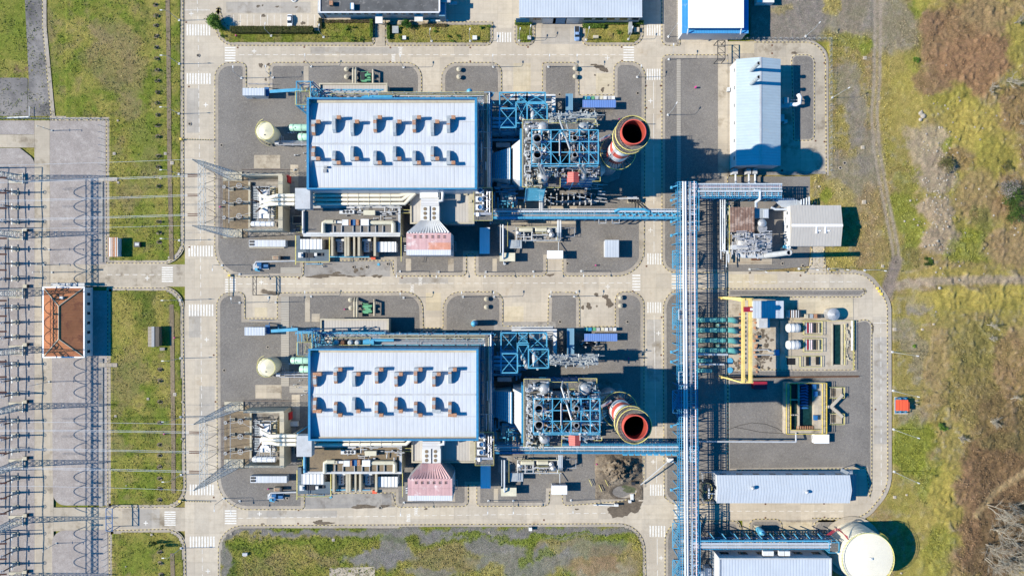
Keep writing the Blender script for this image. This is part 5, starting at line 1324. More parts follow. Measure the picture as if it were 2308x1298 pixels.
    for r_ in ((1177,272,1236,293.5),(1236.1,279,1300,293.5),(1300.1,271,1341,293.5),(1177,293.6,1198,423),(1198.1,372,1352,400),(1190,400.1,1224,424),(1224.1,400.1,1262,411),(1235,411.1,1262,424),(1330,372,1352,408)): 
        if r_ == (1330,372,1352,408): continue
        bx(b, *r_, zd-.25, zd)
    b.build('deck', 'grate', t)
    b = MB()
    def rr(pts, z=zd): b.rail([w(x_, y_, z) for x_, y_ in pts], 1.1, .11, 0, 2.5)
    rr([(1177,423),(1177,272),(1236,272),(1236,279),(1300,279),(1300,271),(1341,271),(1341,300)]); rr([(1177,423),(1190,423),(1224,423),(1240,424),(1262,424),(1262,400),(1280,400)]); rr([(1308,400),(1352,400),(1352,372),(1352,410),(1334,410)])
    b.build('handrail', 'rail_yellow', t)
    # drums / domes
    for i, (px, py, r_, top) in enumerate(((1224,285,1.7,31.5),(1316,287,1.9,31),(1224.5,398,1.8,31),(1314,397,1.1,30.5),(1189,291,.8,30),(1203,286,.8,30),(1208,286,.6,30))):
        b = MB(); c = w(px, py, top); b.lathe((c.x,c.y), [(r_,zd),(r_,top-.6*r_),(r_*.85,top-.2*r_),(r_*.5,top),(.02,top+.05)], 20); smooth_by_angle(b.build('dome', 'silver', t), 50)
    # tall blue roof frame
    zf = 35.8; xs_ = [1198.6,1221,1241.7,1262.7,1283.6,1306,1327,1348.4]; ys2 = [293.4,319.7,343.6,369.8]
    b = MB()
    for px in xs_:
        b.bar(w(px,ys2[0],zf), w(px,ys2[3],zf), .3)
        for py in (ys2[0], ys2[3]): b.bar(dn(w(px,py,zf),zd), w(px,py,zf), .34)
    for py in ys2: b.bar(w(xs_[0],py,zf), w(xs_[-1],py,zf), .28)
    b.bar(w(xs_[0],ys2[3]+5,zf-.4), w(xs_[-1],ys2[3]+5,zf-.4), .3)
    def dg(i, j, flip=0, m=0):
        p = w(xs_[i],ys2[j],zf); q = w(xs_[i+1],ys2[j+1],zf)
        if flip: p = w(xs_[i],ys2[j+1],zf); q = w(xs_[i+1],ys2[j],zf)
        b.bar(p, q, .15)
    for a_ in ((1,1,0),(1,1,1),(2,0,1),(2,2,0),(3,0,0),(3,2,1),(6,0,1),(6,2,0),(4,0,1),(0,1,0),(1,2,1),(5,1,0),(5,2,0),(0,0,1)): dg(*a_)
    b.build('roof_frame', 'blue_light', t)
    # black sheets standing in for the shade in open pits between drum houses
    b = MB(); bx(b, 1243, 318, 1262, 372, zd-.2, zd+.05); bx(b, 1264, 318, 1282, 372, zd-.2, zd+.05); bx(b, 1224, 293.8, 1346, 300, zd-.2, zd+.02); b.build('pit_shade_sheet', 'black', t)
    for q in ((1284,1346),(1198.5,1242)): b = MB(); bx(b, q[0], 294, q[1], 371, zd-1, zd+.03); b.build('upper_deck', 'grate', t)
    # silencers
    for (px, py, r_) in ((1211,312,1.35),(1211.4,348,1.3),(1296,311,.85),(1296,349,.85)):
        b = MB(); c = w(px, py, 37.5); b.lathe((c.x,c.y), [(r_,30),(r_,37.5),(r_*.84,37.5),(r_*.8,31)], 22, 0, False); b.lathe((c.x,c.y), [(r_*.79,31.6),(.02,31.7)], 16, 1); smooth_by_angle(b.build('silencer', ['silver', 'black'], t))
    # slender bright pipes
    for pts, r_ in ((((1265,268,31),(1262,273,34),(1285,338,37)), .3), (((1275,272,31),(1280,292,36)), .28), (((1261,302,36.2),(1261,352,36.2)), .16), (((1213,370,36),(1222,393,32)), .38), (((1218,372,36),(1228,392,32)), .38), (((1303,372,36),(1319,392,32)), .4), (((1314,372,36),(1321,390,32)), .36), (((1352,316,34),(1374,306,33)), .5)):
        b = MB(); pipe(b, pts, r_, n=10); smooth_by_angle(b.build('steam_pipe', 'silver', t))
    # dense small pipework under the frame
    for reg, n_, mm in (((1200,295,1242,370),130,'light_grey'),((1284,295,1347,370),220,'steel'),((1180,275,1235,292),60,'steel'),((1182,296,1197,420),110,'light_grey'),((1262,376,1350,400),100,'steel'),((1200,374,1260,398),70,'galv'),((1304,276,1340,292),40,'galv'),((1186,400,1222,422),50,'beige'),((1284,295,1347,370),90,'blue'),((1200,295,1242,370),60,'white'),((1264,295,1282,318),30,'white')):
        b = MB()
        for k in range(n_):
            px, py = rnd.uniform(reg[0],reg[2]), rnd.uniform(reg[1],reg[3]); zz = rnd.uniform(27.4, 31.5); q = rnd.random(); r_ = rnd.uniform(.07,.24)
            if q < .36: pipe(b, [(px,py,zz),(min(px+rnd.uniform(3,20),reg[2]),py,zz)], r_, n=6)
            elif q < .72: pipe(b, [(px,py,zz),(px,min(py+rnd.uniform(3,18),reg[3]),zz)], r_, n=6)
            elif q < .86: c = w(px,py,zz); b.lathe((c.x,c.y), [(r_*2.2,zd),(r_*2.2,zz),(r_,zz+.2)], 8)
            else: bx(b, px, py, px+rnd.uniform(1,3.5), py+rnd.uniform(1,3), zd, zz-.5)
        b.build('pipework', mm, t)
    b = MB()
    for k in range(30): px, py = rnd.uniform(1200,1345), rnd.uniform(296,368); c = w(px,py,29+rnd.random()*2); b = MB(); b.box((c.x-.3,c.y-.25,zd),(c.x+.3,c.y+.25,c.z)); b.build('valve', 'rust', t)
    
    b = MB()
    for k in range(16): px, py = rnd.uniform(1184,1345), rnd.choice((rnd.uniform(274,292), rnd.uniform(374,399), rnd.uniform(300,365))); q = rnd.uniform(5,16); b.rail([w(px,py,29.5), w(px+q,py,29.5)], 1, .09)
    b.build('inner_rails', 'rail_yellow', t)
    # red drum houses
    x0_, y1_ = xy(1279.5, 388, 31.5); x1_, y0_ = xy(1305, 411, 31.5)
    b = MB(); b.box((x0_+.2,y0_+.2,zd-3),(x1_-.2,y1_-.2,31)); roof_shape(b, x0_, y0_, x1_, y1_, 31, 'gy', .8, m=0); b.build('instrument_house', 'roof_red', t)
    b = MB(); b.bar(dn(w(1292,412,30),14), w(1292,412,30), .3); b.bar(w(1280,411,27), w(1250,420,20), .25)
    b.build('bracket', 'blue', t)
    # south and side face: columns, ledges
    b = MB()
    for px in range(1184, 1346, 18):
        for py in (297, 397): c = w(px, py, 25); yo = -.25 if py > 350 else .25; b = MB(); b.bar((c.x,c.y+yo,.2), (c.x,c.y+yo,26.5), .4); b.build('column', 'blue', t)
    b = MB()
    for zz in (6, 12, 18, 24): 
        p = w(1180,398,25); q = w(1346,398,25); b.bar((p.x,p.y-.4,zz),(q.x,q.y-.4,zz),.35); p = w(1180,296,25); q = w(1346,296,25); b.bar((p.x,p.y+.4,zz),(q.x,q.y+.4,zz),.35)
    b.build('wall_girts', 'blue', t)
    # stair tower south
    b = MB()
    pz_ = [w(1186,425,23), w(1229,425,23), w(1183,452,12), w(1223,452,12)]
    for k in range(16):
        f = k/15; p = pz_[0]+(pz_[2]-pz_[0])*f; q = pz_[1]+(pz_[3]-pz_[1])*f; b.bar(p, q, .2, .12)
    for i in (0, 1): b.bar(pz_[i], pz_[i+2], .25)
    for p in pz_: b.bar(dn(p,.2), p, .3)
    b.build('louvre_stair', 'blue_light', t)
    # level platforms on the north side over the ground (ladder frames, shaded)
    b = MB()
    for k in range(110): px, py = rnd.uniform(1236,1348), rnd.uniform(252,278); zz = rnd.uniform(12,15); pipe(b, [(px,py,zz),(px+(k % 2)*rnd.uniform(-22,22),py+(1-k % 2)*rnd.uniform(-9,9),zz)], rnd.uniform(.08,.26), n=5)
    bx(b, 1236, 255, 1345, 279, 11.8, 12, 0); b.build('side_platform', 'galv', t)
    b = MB()
    for k in range(90): px, py = rnd.uniform(1190,1350), rnd.uniform(406,456); zz = rnd.choice((3,6,10)); pipe(b, [(px,py,zz),(px+rnd.choice((0,1))*rnd.uniform(5,24),py+rnd.uniform(0,5),zz)], rnd.uniform(.08,.26), n=5)
    for k in range(9): bx(b, 1228+k*13, 436, 1230+k*13, 462, .2, 4)
    for px in (1218, 1222): pipe(b, [(px,440,6),(px,475,7.6)], .5)
    bx(b, 1262, 452, 1350, 455, 3, 3.4); pipe(b, [(1262,457,1.6),(1345,457,1.6)], .35)
    b.build('base_pipework', 'light_grey', t)
    # flue breeching to the stack
    b = MB(); P = [w(1346,316,20), w(1346,392,20), w(1364,350,14), w(1364,388,14)]
    b.add([P[0],P[1],P[3],P[2]]+[dn(p,1) for p in (P[0],P[1],P[3],P[2])], [(0,1,2,3),(0,3,7,4),(1,5,6,2),(3,2,6,7)]); b.build('flue_breeching', 'casing', t)

    # ---- stack
    top = w(1427.8, 297.8, 54.8) if not two else w(1427.8, 297.8, 54.8)
    cx, cy = top.x, top.y; t = thing('chimney_stack', 'tall red and white banded chimney stack, %s unit' % U, 'chimney', (cx, cy, .2), 'chimney stacks')
    Rr = 3.45
    b = MB()
    zs_ = [(0,24,2),(24,28,0),(28,33,1),(33,37.5,0),(37.5,42,1),(42,45.5,0),(45.5,48.5,1),(48.5,54.8,0)]
    for z0_, z1_, m_ in zs_: b.lathe((cx,cy), [(Rr,z0_),(Rr,z1_)], 36, m_, False)
    b.lathe((cx,cy), [(Rr,54.8),(Rr+.08,54.82),(Rr+.08,55.0),(Rr-.2,55.0)], 36, 0, False); b.lathe((cx,cy), [(Rr-.2,55.0),(Rr-.22,50.5)], 36, 4, False); b.lathe((cx,cy), [(Rr-.22,50.5),(Rr-.22,49.5),(Rr-.3,20)][::1], 36, 3, False); b.lathe((cx,cy), [(Rr-.31,20.2),(.02,20.3)], 24, 3)
    smooth_by_angle(b.build('shaft', ['stack_red', 'stack_white', 'galv', 'black', 'stack_inner'], t), 35)
    for zz, ro, nm in ((26, 5.7, 0), (47.5, 4.9, 1), (52.5, 4.9, 1)):
        b = MB(); n = 32
        b.add([(cx+r_*math.cos(2*math.pi*k/n), cy+r_*math.sin(2*math.pi*k/n), zz) for r_ in (Rr+.05, ro) for k in range(n)], [(k, n+k, n+(k+1) % n, (k+1) % n) for k in (range(n) if nm else range(8, 15))], 0)
        for k in range(n):
            a = 2*math.pi*k/n; b.bar((cx+Rr*math.cos(a),cy+Rr*math.sin(a),zz-.1),(cx+ro*math.cos(a),cy+ro*math.sin(a),zz-.1), .14, m=2)
            if k % 2 == 0: b.bar((cx+Rr*math.cos(a),cy+Rr*math.sin(a),zz-1.2),(cx+ro*math.cos(a),cy+ro*math.sin(a),zz-.1), .12, m=2)
            b.bar((cx+ro*math.cos(a),cy+ro*math.sin(a),zz),(cx+ro*math.cos(a),cy+ro*math.sin(a),zz+1.1), .08, m=1)
        b.ring((cx,cy,zz+1.1), ro, .09, 32, 1); b.ring((cx,cy,zz+.55), ro, .06, 32, 1); b.ring((cx,cy,zz), ro, .1, 32, 2); b.build('ring_platform', ['grate', 'rail_yellow', 'dark'], t)
    b = MB(); a = R(215); px_, py_ = cx+(Rr+.35)*math.cos(a), cy+(Rr+.35)*math.sin(a)
    for s_ in (-.3, .3): b.bar((px_+s_*math.sin(a),py_-s_*math.cos(a),1),(px_+s_*math.sin(a),py_-s_*math.cos(a),53), .1)
    for k in range(60): zz = 2+k*.85; b.bar((px_-.3*math.sin(a),py_+.3*math.cos(a),zz),(px_+.3*math.sin(a),py_-.3*math.cos(a),zz), .06)
    for k in range(4): zz = 30+k*5; b.tube([(cx+Rr*.7,cy-Rr*.75,zz),(cx+Rr*.7+.4,cy-Rr*.75-.4,zz+4.9)], .08, 5)
    b.build('ladder', 'light_grey', t)
    b = MB(); b.lathe((cx,cy), [(6.2,0),(6.2,.6)], 8); b.build('foundation', 'concrete_grey', t)
    b = MB(); pipe(b, [(1352,322,22),(1376,306,26)], .55, n=10); b.build('service_arm', 'steel', t)
unit('upper', False)
OFF[0], OFF[1] = 3*S, -517*S
unit('lower', True)
OFF[0] = OFF[1] = 0.0
# ------------------------------------------------------------------ east side
rnd = random.Random(21)
def dn(p, z): return Vector((p.x, p.y, z))
def rack(name, label, px0, py0, px1, py1, z, pipes, frames, m='blue', lean=0., origin=None, truss_sides=(0, 1), seed=1, walk=None, step=None):
    """straight pipe bridge; runs along the longer side; pipes: (offset 0..1, r, mat, dz)"""
    r = random.Random(seed); vert = abs(py1-py0) > abs(px1-px0)
    def P(u, v, zz):      # u along 0..1, v across 0..1
        if vert: return w(px0+(px1-px0)*v+lean*(py1-py0)*u, py0+(py1-py0)*u, z)+Vector((0,0,zz-z))
        return w(px0+(px1-px0)*u, py0+(py1-py0)*v+lean*(px1-px0)*u, z)+Vector((0,0,zz-z))
    t = thing(name, label, 'pipe bridge', dn(P(.5,.5,z), .2), 'blue pipe bridges')
    for i in range(frames+1):
        u = i/frames; b = MB()
        for v in (0, 1): b.bar(P(u,v,.1), P(u,v,z-.3), .28)
        b.bar(P(u,0,z-.3), P(u,1,z-.3), .26); b.bar(P(u,0,z-3), P(u,1,z-3), .26); b.bar(P(u,0,z-3), P(u,1,z-6) , .14)
        b.build('portal_frame', m, t)
    b = MB(); n = frames*4
    for v in (0, 1):
        for zz in (z-.3, z-3): b.bar(P(0,v,zz), P(1,v,zz), .22)
        if v in truss_sides:
            for i in range(n):
                a, c = (z-.3, z-3) if i % 2 else (z-3, z-.3); b.bar(P(i/n,v,a), P((i+1)/n,v,c), .13)
    for i in range(n+1): b.bar(P(i/n,0,z-.32), P(i/n,1,z-.32), .2)
    b.build('girder', m, t)
    for v, rr_, mm, dz in pipes:
        b = MB(); b.tube([P(0,v,z+dz), P(1,v,z+dz)], rr_, 10)
        for i in range(0, n, 3): q = P(i/n,v,z+dz); d = (P(1,v,z)-P(0,v,z)).normalized()*.06; b.tube([q-d, q+d], rr_*1.15, 10)
        b.build('pipe', mm, t)
    b = MB()
    for k in range(n): 
        u = r.random(); v = r.random(); b.bar(P(u,v*.5,z-.1), P(u,v*.5+.45,z-.1), .12)
    b.build('cross_pipes', 'lavender', t)
    if walk is not None:
        b = MB(); b.quad(P(0,walk,z-.1),P(1,walk,z-.1),P(1,walk+.16,z-.1),P(0,walk+.16,z-.1)); b.build('walkway', 'grate', t)
    return t, P
z9 = 9.8
t, P = rack('pipe_bridge', 'main blue pipe bridge running the whole height of the site', 1528, 410, 1570, 1330, z9,
    ((.27,.36,'lavender',.25),(.40,.36,'lavender',.2),(.6,.1,'light_grey',.1),(.68,.08,'pinkish',.1),(.84,.2,'pinkish',1.0),(.52,.12,'blue',-1.6),(.74,.1,'steel',-2.6),(.12,.12,'blue_light',-.1)), 40, lean=.006, seed=4)
b = MB()
for y0_, y1_ in ((565,605),(692,742),(880,930),(1178,1235),(1262,1300)):       # side stairs and expansion loops
    for k in range(9): b.bar(w(1516,y0_+(y1_-y0_)*k/8,z9-1), w(1531,y0_+(y1_-y0_)*((k+3) % 9)/8,z9-1), .16)
    b.bar(w(1516,y0_,z9-1), w(1516,y1_,z9-1), .22); b.bar(w(1516,y0_,z9-1), w(1531,y0_,z9-1), .22); b.bar(w(1516,y1_,z9-1), w(1531,y1_,z9-1), .22)
for y_ in (420,449,497,528,790,812,957,1100): b.bar(w(1512,y_+3,z9-1), w(1531,y_-3,z9-.6), .35); b.bar(w(1511,y_+3,z9-1), w(1515,y_+3,z9-1), .9)
b.build('side_brace', 'blue_light', t)
for y0_, y1_ in ((698,720),(838,868)):
    b = MB(); b.tube([w(1545,y0_,z9+.6), w(1530,y0_,z9+.6), w(1530,y1_,z9+.6), w(1545,y1_,z9+.6)], .16, 6); b.build('expansion_loop', 'lavender', t)
t, P = rack('pipe_bridge', 'blue pipe bridge crossing the road from the upper unit', 1112, 471, 1532, 493, 7.6,
    ((.25,.42,'lavender',.3),(.02,.14,'light_grey',.2),(.5,.12,'blue_light',.1),(.62,.12,'steel',.1),(.9,.5,'blue_light',-.2),(.75,.16,'steel',-.2)), 18, seed=5, walk=.55, truss_sides=(1,))
b = MB()
for k in range(9): px = 1392+k*15; b.bar(w(px,476,8), w(px+9,492,7.4), .35); b.bar(w(px+5,484,8.1), w(px+11,484,8.1), .6)
b.tube([w(1385,477,8.2), w(1395,472,8.6), w(1452,472,8.6), w(1464,477,8.2)], .5, 10); b.build('cable_trays', 'blue_light', t)
b = MB(); 
for px in (1350,1380): b.tube([w(px,494,7), w(px,503,5), w(px+16,503,5), w(px+16,494,7)], .2, 6)
b.build('pipe_loop', 'light_grey', t)
t, P = rack('pipe_bridge', 'blue pipe bridge crossing the road from the lower unit', 1112, 1000, 1532, 1022, 7.6,
    ((.3,.36,'lavender',.3),(.1,.14,'blue_light',.2),(.5,.12,'blue_light',.1),(.62,.16,'light_grey',.1),(.8,.12,'blue',.1),(.95,.25,'blue',-.2)), 18, seed=6, walk=.7, truss_sides=(0, 1))
b = MB()
for k in range(9): px = 1404+k*14; b.bar(w(px,1003,7.8), w(px,1024,7.2), .3); b.bar(w(px,1024,7.4), w(px+10,1024,7.4), .5)
b.build('cable_trays', 'blue_light', t)
t, P = rack('pipe_bridge', 'blue pipe bridge branching east towards the boiler yard', 1560, 414, 1762, 446, 9.4,
    ((.04,.3,'lavender',.2),(.2,.16,'pinkish',.1),(.3,.2,'lavender',.15),(.42,.14,'light_grey',.1),(.55,.32,'lavender',.4),(.72,.18,'steel',.1),(.85,.18,'lavender',.0)), 11, seed=7)
b = MB()
for k in range(13): px = 1575+k*15; b.tube([w(px,430,9.6), w(px,442,9.6), w(px+7,442,9.6)], .16, 6)
b.build('branch_pipes', 'blue_light', t)
b = MB(); b.tube([w(1700,429,9.8), w(1713,430,9.8), w(1713,449,9.4), w(1704,455,8), w(1704,468,6)], .5, 10); b.build('large_pipe', 'lavender', t)
t, P = rack('pipe_bridge', 'blue pipe bridge south of the warehouse, leading to the white tank', 1560, 1218, 1872, 1238, 9.4,
    ((.0,.3,'blue_light',.2),(.3,.34,'lavender',.2),(.5,.14,'light_grey',.1),(.65,.3,'lavender',.2),(.82,.14,'steel',.1)), 12, seed=8)
b = MB()
for k in range(10): px = 1600+k*27; b.bar(w(px,1202,7), w(px+12,1217,9), .25); b.bar(w(px-4,1216,9), w(px+8,1216,9), .4)
b.build('side_brace', 'blue_light', t)
t = thing('tank_platform', 'blue steel platform at the bridge end beside the white tank', 'platform', (*xy(1882,1235,9), .2))
b = MB()
for z_ in (9.8, 7.5, 5):
    for q in ((1869,1222,1891,1222),(1869,1245,1891,1245),(1869,1222,1869,1245),(1891,1222,1891,1245)): b.bar(w(q[0],q[1],9.8)+Vector((0,0,z_-9.8)), w(q[2],q[3],9.8)+Vector((0,0,z_-9.8)), .22)
for q in ((1869,1222),(1891,1222),(1869,1245),(1891,1245)): b.bar(dn(w(*q,9.8),.2), w(*q,10.8), .24)
b.build('frame', 'blue_light', t); b = MB(); bx(b, 1870, 1224, 1890, 1243, 9.6, 9.75); b.build('deck', 'grate', t)
b = MB()
for k in range(3): b.tube([w(1863+k*4,1205,6), w(1884+k*4,1190,9), w(1912,1212+k*3-2,11.0)], .12, 6)
b.build('foam_pipe', 'darkred', t)
# dense junction clutter
for nm, x0_, y0_, x1_, y1_, n_, lab in (('junction',1555,425,1575,520,26,'upper junction where the bridges meet'),('junction',1556,1005,1575,1040,14,'lower junction where the bridges meet'),('junction',1560,1175,1578,1298,30,'bottom junction beside the southern hall')):
    t = thing('pipe_junction', 'cluster of small pipes at the '+lab, 'pipes', (*xy((x0_+x1_)/2,(y0_+y1_)/2,9), .2), 'pipe junctions')
    b = MB()
    for k in range(n_):
        px, py = rnd.uniform(x0_, x1_), rnd.uniform(y0_, y1_); b.tube([w(px,py,z9), w(px+rnd.uniform(-14,6),py,z9), w(px+rnd.uniform(-14,6),py,z9-3)], .15, 6)
    b.build('pipework', 'lavender', t)
    b = MB(); 
    for q in (x0_, x1_):
        for y_ in (y0_, y1_): b.bar(dn(w(q,y_,z9),.2), w(q,y_,z9), .25)
        b.bar(w(q,y0_,z9), w(q,y1_,z9), .25)
    for y_ in np.linspace(y0_, y1_, 6): b.bar(w(x0_,y_,z9), w(x1_,y_,z9), .2)
    b.build('frame', 'blue_light', t)

# ---- long pale hall in the north-east loop
t = hut('hall', 'long pale gabled hall with two slender roof chimneys inside the loop road', 'hall', (1659,134,1759,374), 7.4, 'roof_paleh', 'wall_white', 'gy', 2.0, cap=.35, windows=(('w',6,1.2,.8,4.5),))
for py in (150, 180):
    c = w(1693, py+9, 9); b = MB(); b.lathe((c.x,c.y), [(.62,8),(.62,16.2),(.72,16.2),(.72,16.5),(.5,16.5),(.45,14)], 14, 0, False); b.build('chimney', 'galv', t)
for i, (r_, h_) in enumerate(((( 1760,222,1779,243),3.6),((1768,220,1777,232),5),((1760,258,1768,273),3),((1768,270,1775,277),2.4))):
    b = MB(); bx(b, *r_, .2, h_); b.build('side_unit', 'galv' if i < 2 else 'light_grey', t)
t = thing('exhaust_pipe', 'thick white bent exhaust pipe standing east of the long pale hall', 'pipe', (*xy(1800,230), .2))
b = MB(); pipe(b, [(1779,236,2.5),(1795,236,2.8),(1802,233,3.2),(1803,220,3.2),(1799,213,3.0)], .7, n=12); b.build('pipe', 'white_clean', t)
b = MB(); 
for q in ((1792,237),(1803,226)): b.bar(w(q[0],q[1],0), w(q[0],q[1],2.6), .25)
pipe(b, [(1781,226,2),(1798,226,2)], .14); b.build('bracket', 'light_grey', t)
for i, px in enumerate((1658,1688,1702)):
    t = thing('louvre_box', 'small pale box with a pipe below the long hall, %s from the west' % ORD[i], 'box', (*xy(px,385), .2), 'boxes south of the long hall')
    b = MB(); bx(b, px-5, 380, px+5, 392, .2, 3.5); b.build('housing', 'light_grey', t)
    b = MB(); pipe(b, [(px,392,2.6),(px,409,2.6),(px,414,9)], .35); b.build('pipe', 'lavender', t)
b = MB(); bx(b, 1640, 197, 1646, 206, .3, 1.6); one(b, 'meter_cabinet', 'light_grey', 'pale cabinet against the west wall of the long hall', 'cabinet')
for i, (px, py) in enumerate(((1569,196),(1570,211))):
    if i == 0: b = MB(); bx(b, px-1.2, py-2, px+1.2, py+2, .2, 1.5); one(b, 'hydrant', 'magenta', 'magenta hydrant post alone on the gravel west of the long hall', 'hydrant', 'magenta hydrants')
for i, (px, py, lb) in enumerate(((495,466,'by the upper gantry'),(604,1102,'by the pump skid of the lower unit'),(1343,598,'on gravel south of the upper unit'),(1417,808,'in the shadow of the lower stack'),(1396,268,'beside the upper stack'),(392,761,'beside the brown hut on the lawn'),(369,978,'on the lower lawn'),(1345,1046,'by the excavation'),(531,80,'in the garden by the parking'),(776,697,'near the vent cowls'))):
    b = MB(); bx(b, px-1.3, py-1.3, px+1.3, py+1.3, .2, 1.2, 0); bx(b, px-.7, py-.7, px+.7, py+.7, 1.2, 1.4, 0); one(b, 'hydrant', 'magenta', 'small magenta hydrant box '+lb, 'hydrant', 'magenta hydrants')

# ---- auxiliary boiler yard
t = thing('auxiliary_boiler', 'silver auxiliary boiler under a rusty ribbed roof', 'boiler', (*xy(1690,520), .2))
b = MB(); bx(b, 1646, 467, 1700, 523, 7.0, 7.3); b.build('roof', 'roof_brown', t)
b = MB()
for px in (1648, 1672, 1698):
    for py in (469, 521): b.bar(dn(w(px,py,7),.2), w(px,py,7), .25)
b.build('roof_legs', 'blue', t)
b = MB(); A = w(1662,548,4.2); Bv = w(1716,548,4.2); hcyl(b, A, Bv, 2.7, n=20, dome=.3); smooth_by_angle(b.build('drum', 'silver', t), 50)
b = MB(); bx(b, 1650, 552, 1684, 562, 4, 7.2, 0); bx(b, 1664, 525, 1700, 534, .2, 6, 0); b.build('economizer', 'light_grey', t)
b = MB(); cyl(b, 1719, 514, 1.6, .2, 7, 0, 18); c = w(1719,503,7.5); b.sphere((c.x,c.y,7.0), 1.6, 16, 0, .6); smooth_by_angle(b.build('deaerator', 'silver', t))
b = MB(); cyl(b, 1729, 546, 1.7, .2, 5.4, 0, 20, .6); smooth_by_angle(b.build('feed_tank', 'steel', t))
b = MB(); bx(b, 1701, 470, 1733, 492, .2, 5.4, 0); bx(b, 1721, 472, 1732, 491, 5.4, 5.6, 1); b.build('control_cabin', ['galv', 'roof_pale'], t)
b = MB()
for k in range(230):
    px, py = rnd.uniform(1648, 1738), rnd.uniform(520, 572); zz = rnd.uniform(5, 8.4); q = rnd.random()
    if q < .45: pipe(b, [(px,py,zz),(min(px+rnd.uniform(4,26),1740),py,zz)], rnd.uniform(.08,.26), n=6)
    elif q < .85: pipe(b, [(px,py,zz),(px,py+rnd.uniform(3,14),zz)], rnd.uniform(.08,.26), n=6)
    else: bx(b, px, py, px+rnd.uniform(1,5), py+rnd.uniform(1,4), 4, zz)
b.build('pipework', 'steel', t)
b = MB()
for k in range(70):
    px, py = rnd.uniform(1624, 1645), rnd.uniform(455, 566); zz = rnd.uniform(1, 5)
    if rnd.random() < .3: pipe(b, [(px,py,zz),(px+rnd.uniform(3,14),py,zz)], .15, n=6)
    else: pipe(b, [(px,py,zz),(px,py+rnd.uniform(5,40),zz)], rnd.uniform(.1,.24), n=6)
for px in (1624, 1629, 1634): pipe(b, [(px,450,5),(px,565,5)], .22); pipe(b, [(px,565,5),(1650,567,5)], .16)
b.build('west_pipework', 'lavender', t)
b = MB(); b.rail([w(1622,455,.3), w(1622,592,.3), w(1735,592,.3)], 1.2, .09, 0); b.rail([w(1642,465,5), w(1642,570,5)], 1.1, .1, 1); b.rail([w(1637,455,3), w(1637,560,3)], 1.1, .1, 1); b.build('handrail', ['rust_dark', 'rail_yellow'], t)
t = thing('slim_chimney', 'slim grey steel chimney casting a long thin shadow by the auxiliary boiler', 'chimney', (*xy(1778,569.5,26), .2))
c = w(1778,569.5,26); b = MB(); b.lathe((c.x,c.y), [(.95,0),(.95,13),(.85,26),(.95,26),(.95,26.3),(.72,26.3),(.7,18),(.02,18)], 18, 0, False); b.lathe((c.x,c.y), [(.69,20),(.02,20.1)], 12, 1); smooth_by_angle(b.build('shaft', ['light_grey', 'black'], t), 35)
b = MB(); b.tube([w(1668,556,5), w(1668,571,5), w(1674,576,5), (c.x,c.y,5)], 1.0, 14); smooth_by_angle(b.build('flue', 'light_grey', t), 60)
b = MB()
for q in (1690, 1705): b.bar(w(q,577,.2), w(q,577,4.2), .25)
b.bar((c.x-1.6,c.y,.2),(c.x-1.6,c.y,.8), 3, 3); b.build('bracket', 'rust_dark', t)
hut('plant_room', 'grey gabled building with a white ridge and two vents beside the boiler yard', 'building', (1781,463,1895,555), 6.4, 'roof_grey', 'wall_white', 'gx', 1.3, cap=.45, capc='white_clean', windows=(('w',3,1,.8,3),('s',4,1.4,1,3)))
t = D.objects['plant_room']
for px in (1841, 1861): b = MB(); bx(b, px-1.5, 510, px+1.5, 526, 7.2, 7.9); c = w(px+3,520,7.6); b.tube([(c.x-.6,c.y,7.4),(c.x+.9,c.y,7.6),(c.x+1,c.y,7.1)], .2, 8); b.build('roof_vent', 'white_clean', t)
b = MB()
for k in range(8): y_ = 448+k*2.6; pipe(b, [(1740+k*3,y_,3.4),(1790+k*6,y_,3.4),(1790+k*6,462,3)], .2)
for k in range(4): pipe(b, [(1824-k*6,444+k*2,4),(1824-k*6,462,4)], .26)
pipe(b, [(1738,468,3.5),(1748,472,3.5),(1775,472,3.5),(1781,466,4)], .45); 
for k in range(26): px, py = rnd.uniform(1768,1783), rnd.uniform(470,560); pipe(b, [(px,py,2.5),(px,min(py+rnd.uniform(4,20),562),2.5)], .15)
one(b, 'pipe_rack', 'lavender', 'bent pale pipes entering the grey gabled building', 'pipes')
b = MB(); bx(b, 1769, 552, 1783, 560, .2, 2.4); pipe(b, [(1770,530,1.5),(1780,530,1.5)], .7); one(b, 'pump', 'blue_light', 'blue pump west of the grey gabled building', 'pump')
for i, (px, py, pz) in enumerate(((1740,462,3.5),(1732,436,0),(2150,0,0)) [:1]): pass
# ---- pump station
def hv(name, m, a, c, py, z, r, label, cat, group=None, bands=3, bm=None):
    t = thing(name, label, cat, dn(w((a+c)/2,py,z), .2), group)
    b = MB(); hcyl(b, w(a,py,z), w(c,py,z), r, n=18); smooth_by_angle(b.build('shell', m, t), 50)
    b = MB()
    for k in range(bands): q = w(a+(c-a)*(k+.5)/bands, py, z); b.tube([q-Vector((.12,0,0)), q+Vector((.12,0,0))], r*1.08, 18); b.box((q.x-.2,q.y-r*.8,.2),(q.x+.2,q.y+r*.8,z-r*.7))
    b.build('saddle', bm or m, t); return t
for i, py in enumerate((720.8, 743.9, 767, 789.3)):
    t = hv('intake_pipe', 'teal', 1570, 1634, py, 2.2, .85, 'long teal cooling water pipe at the pump station, %s from the north' % ORD[i], 'pipe', 'teal cooling water pipes', 5)
    b = MB(); b.tube([w(1641,py,2.4), w(1650,py,2.6), w(1657,py+3,2.0), w(1659,py+4,.6)], [.95,1.05,.95,.8], 12); smooth_by_angle(b.build('elbow', 'teal', t), 60)
    b = MB(); b.rail([w(1636,py-10,1.2), w(1636,py+9,1.2)], 1.1, .08); b.build('handrail', 'light_grey', t)
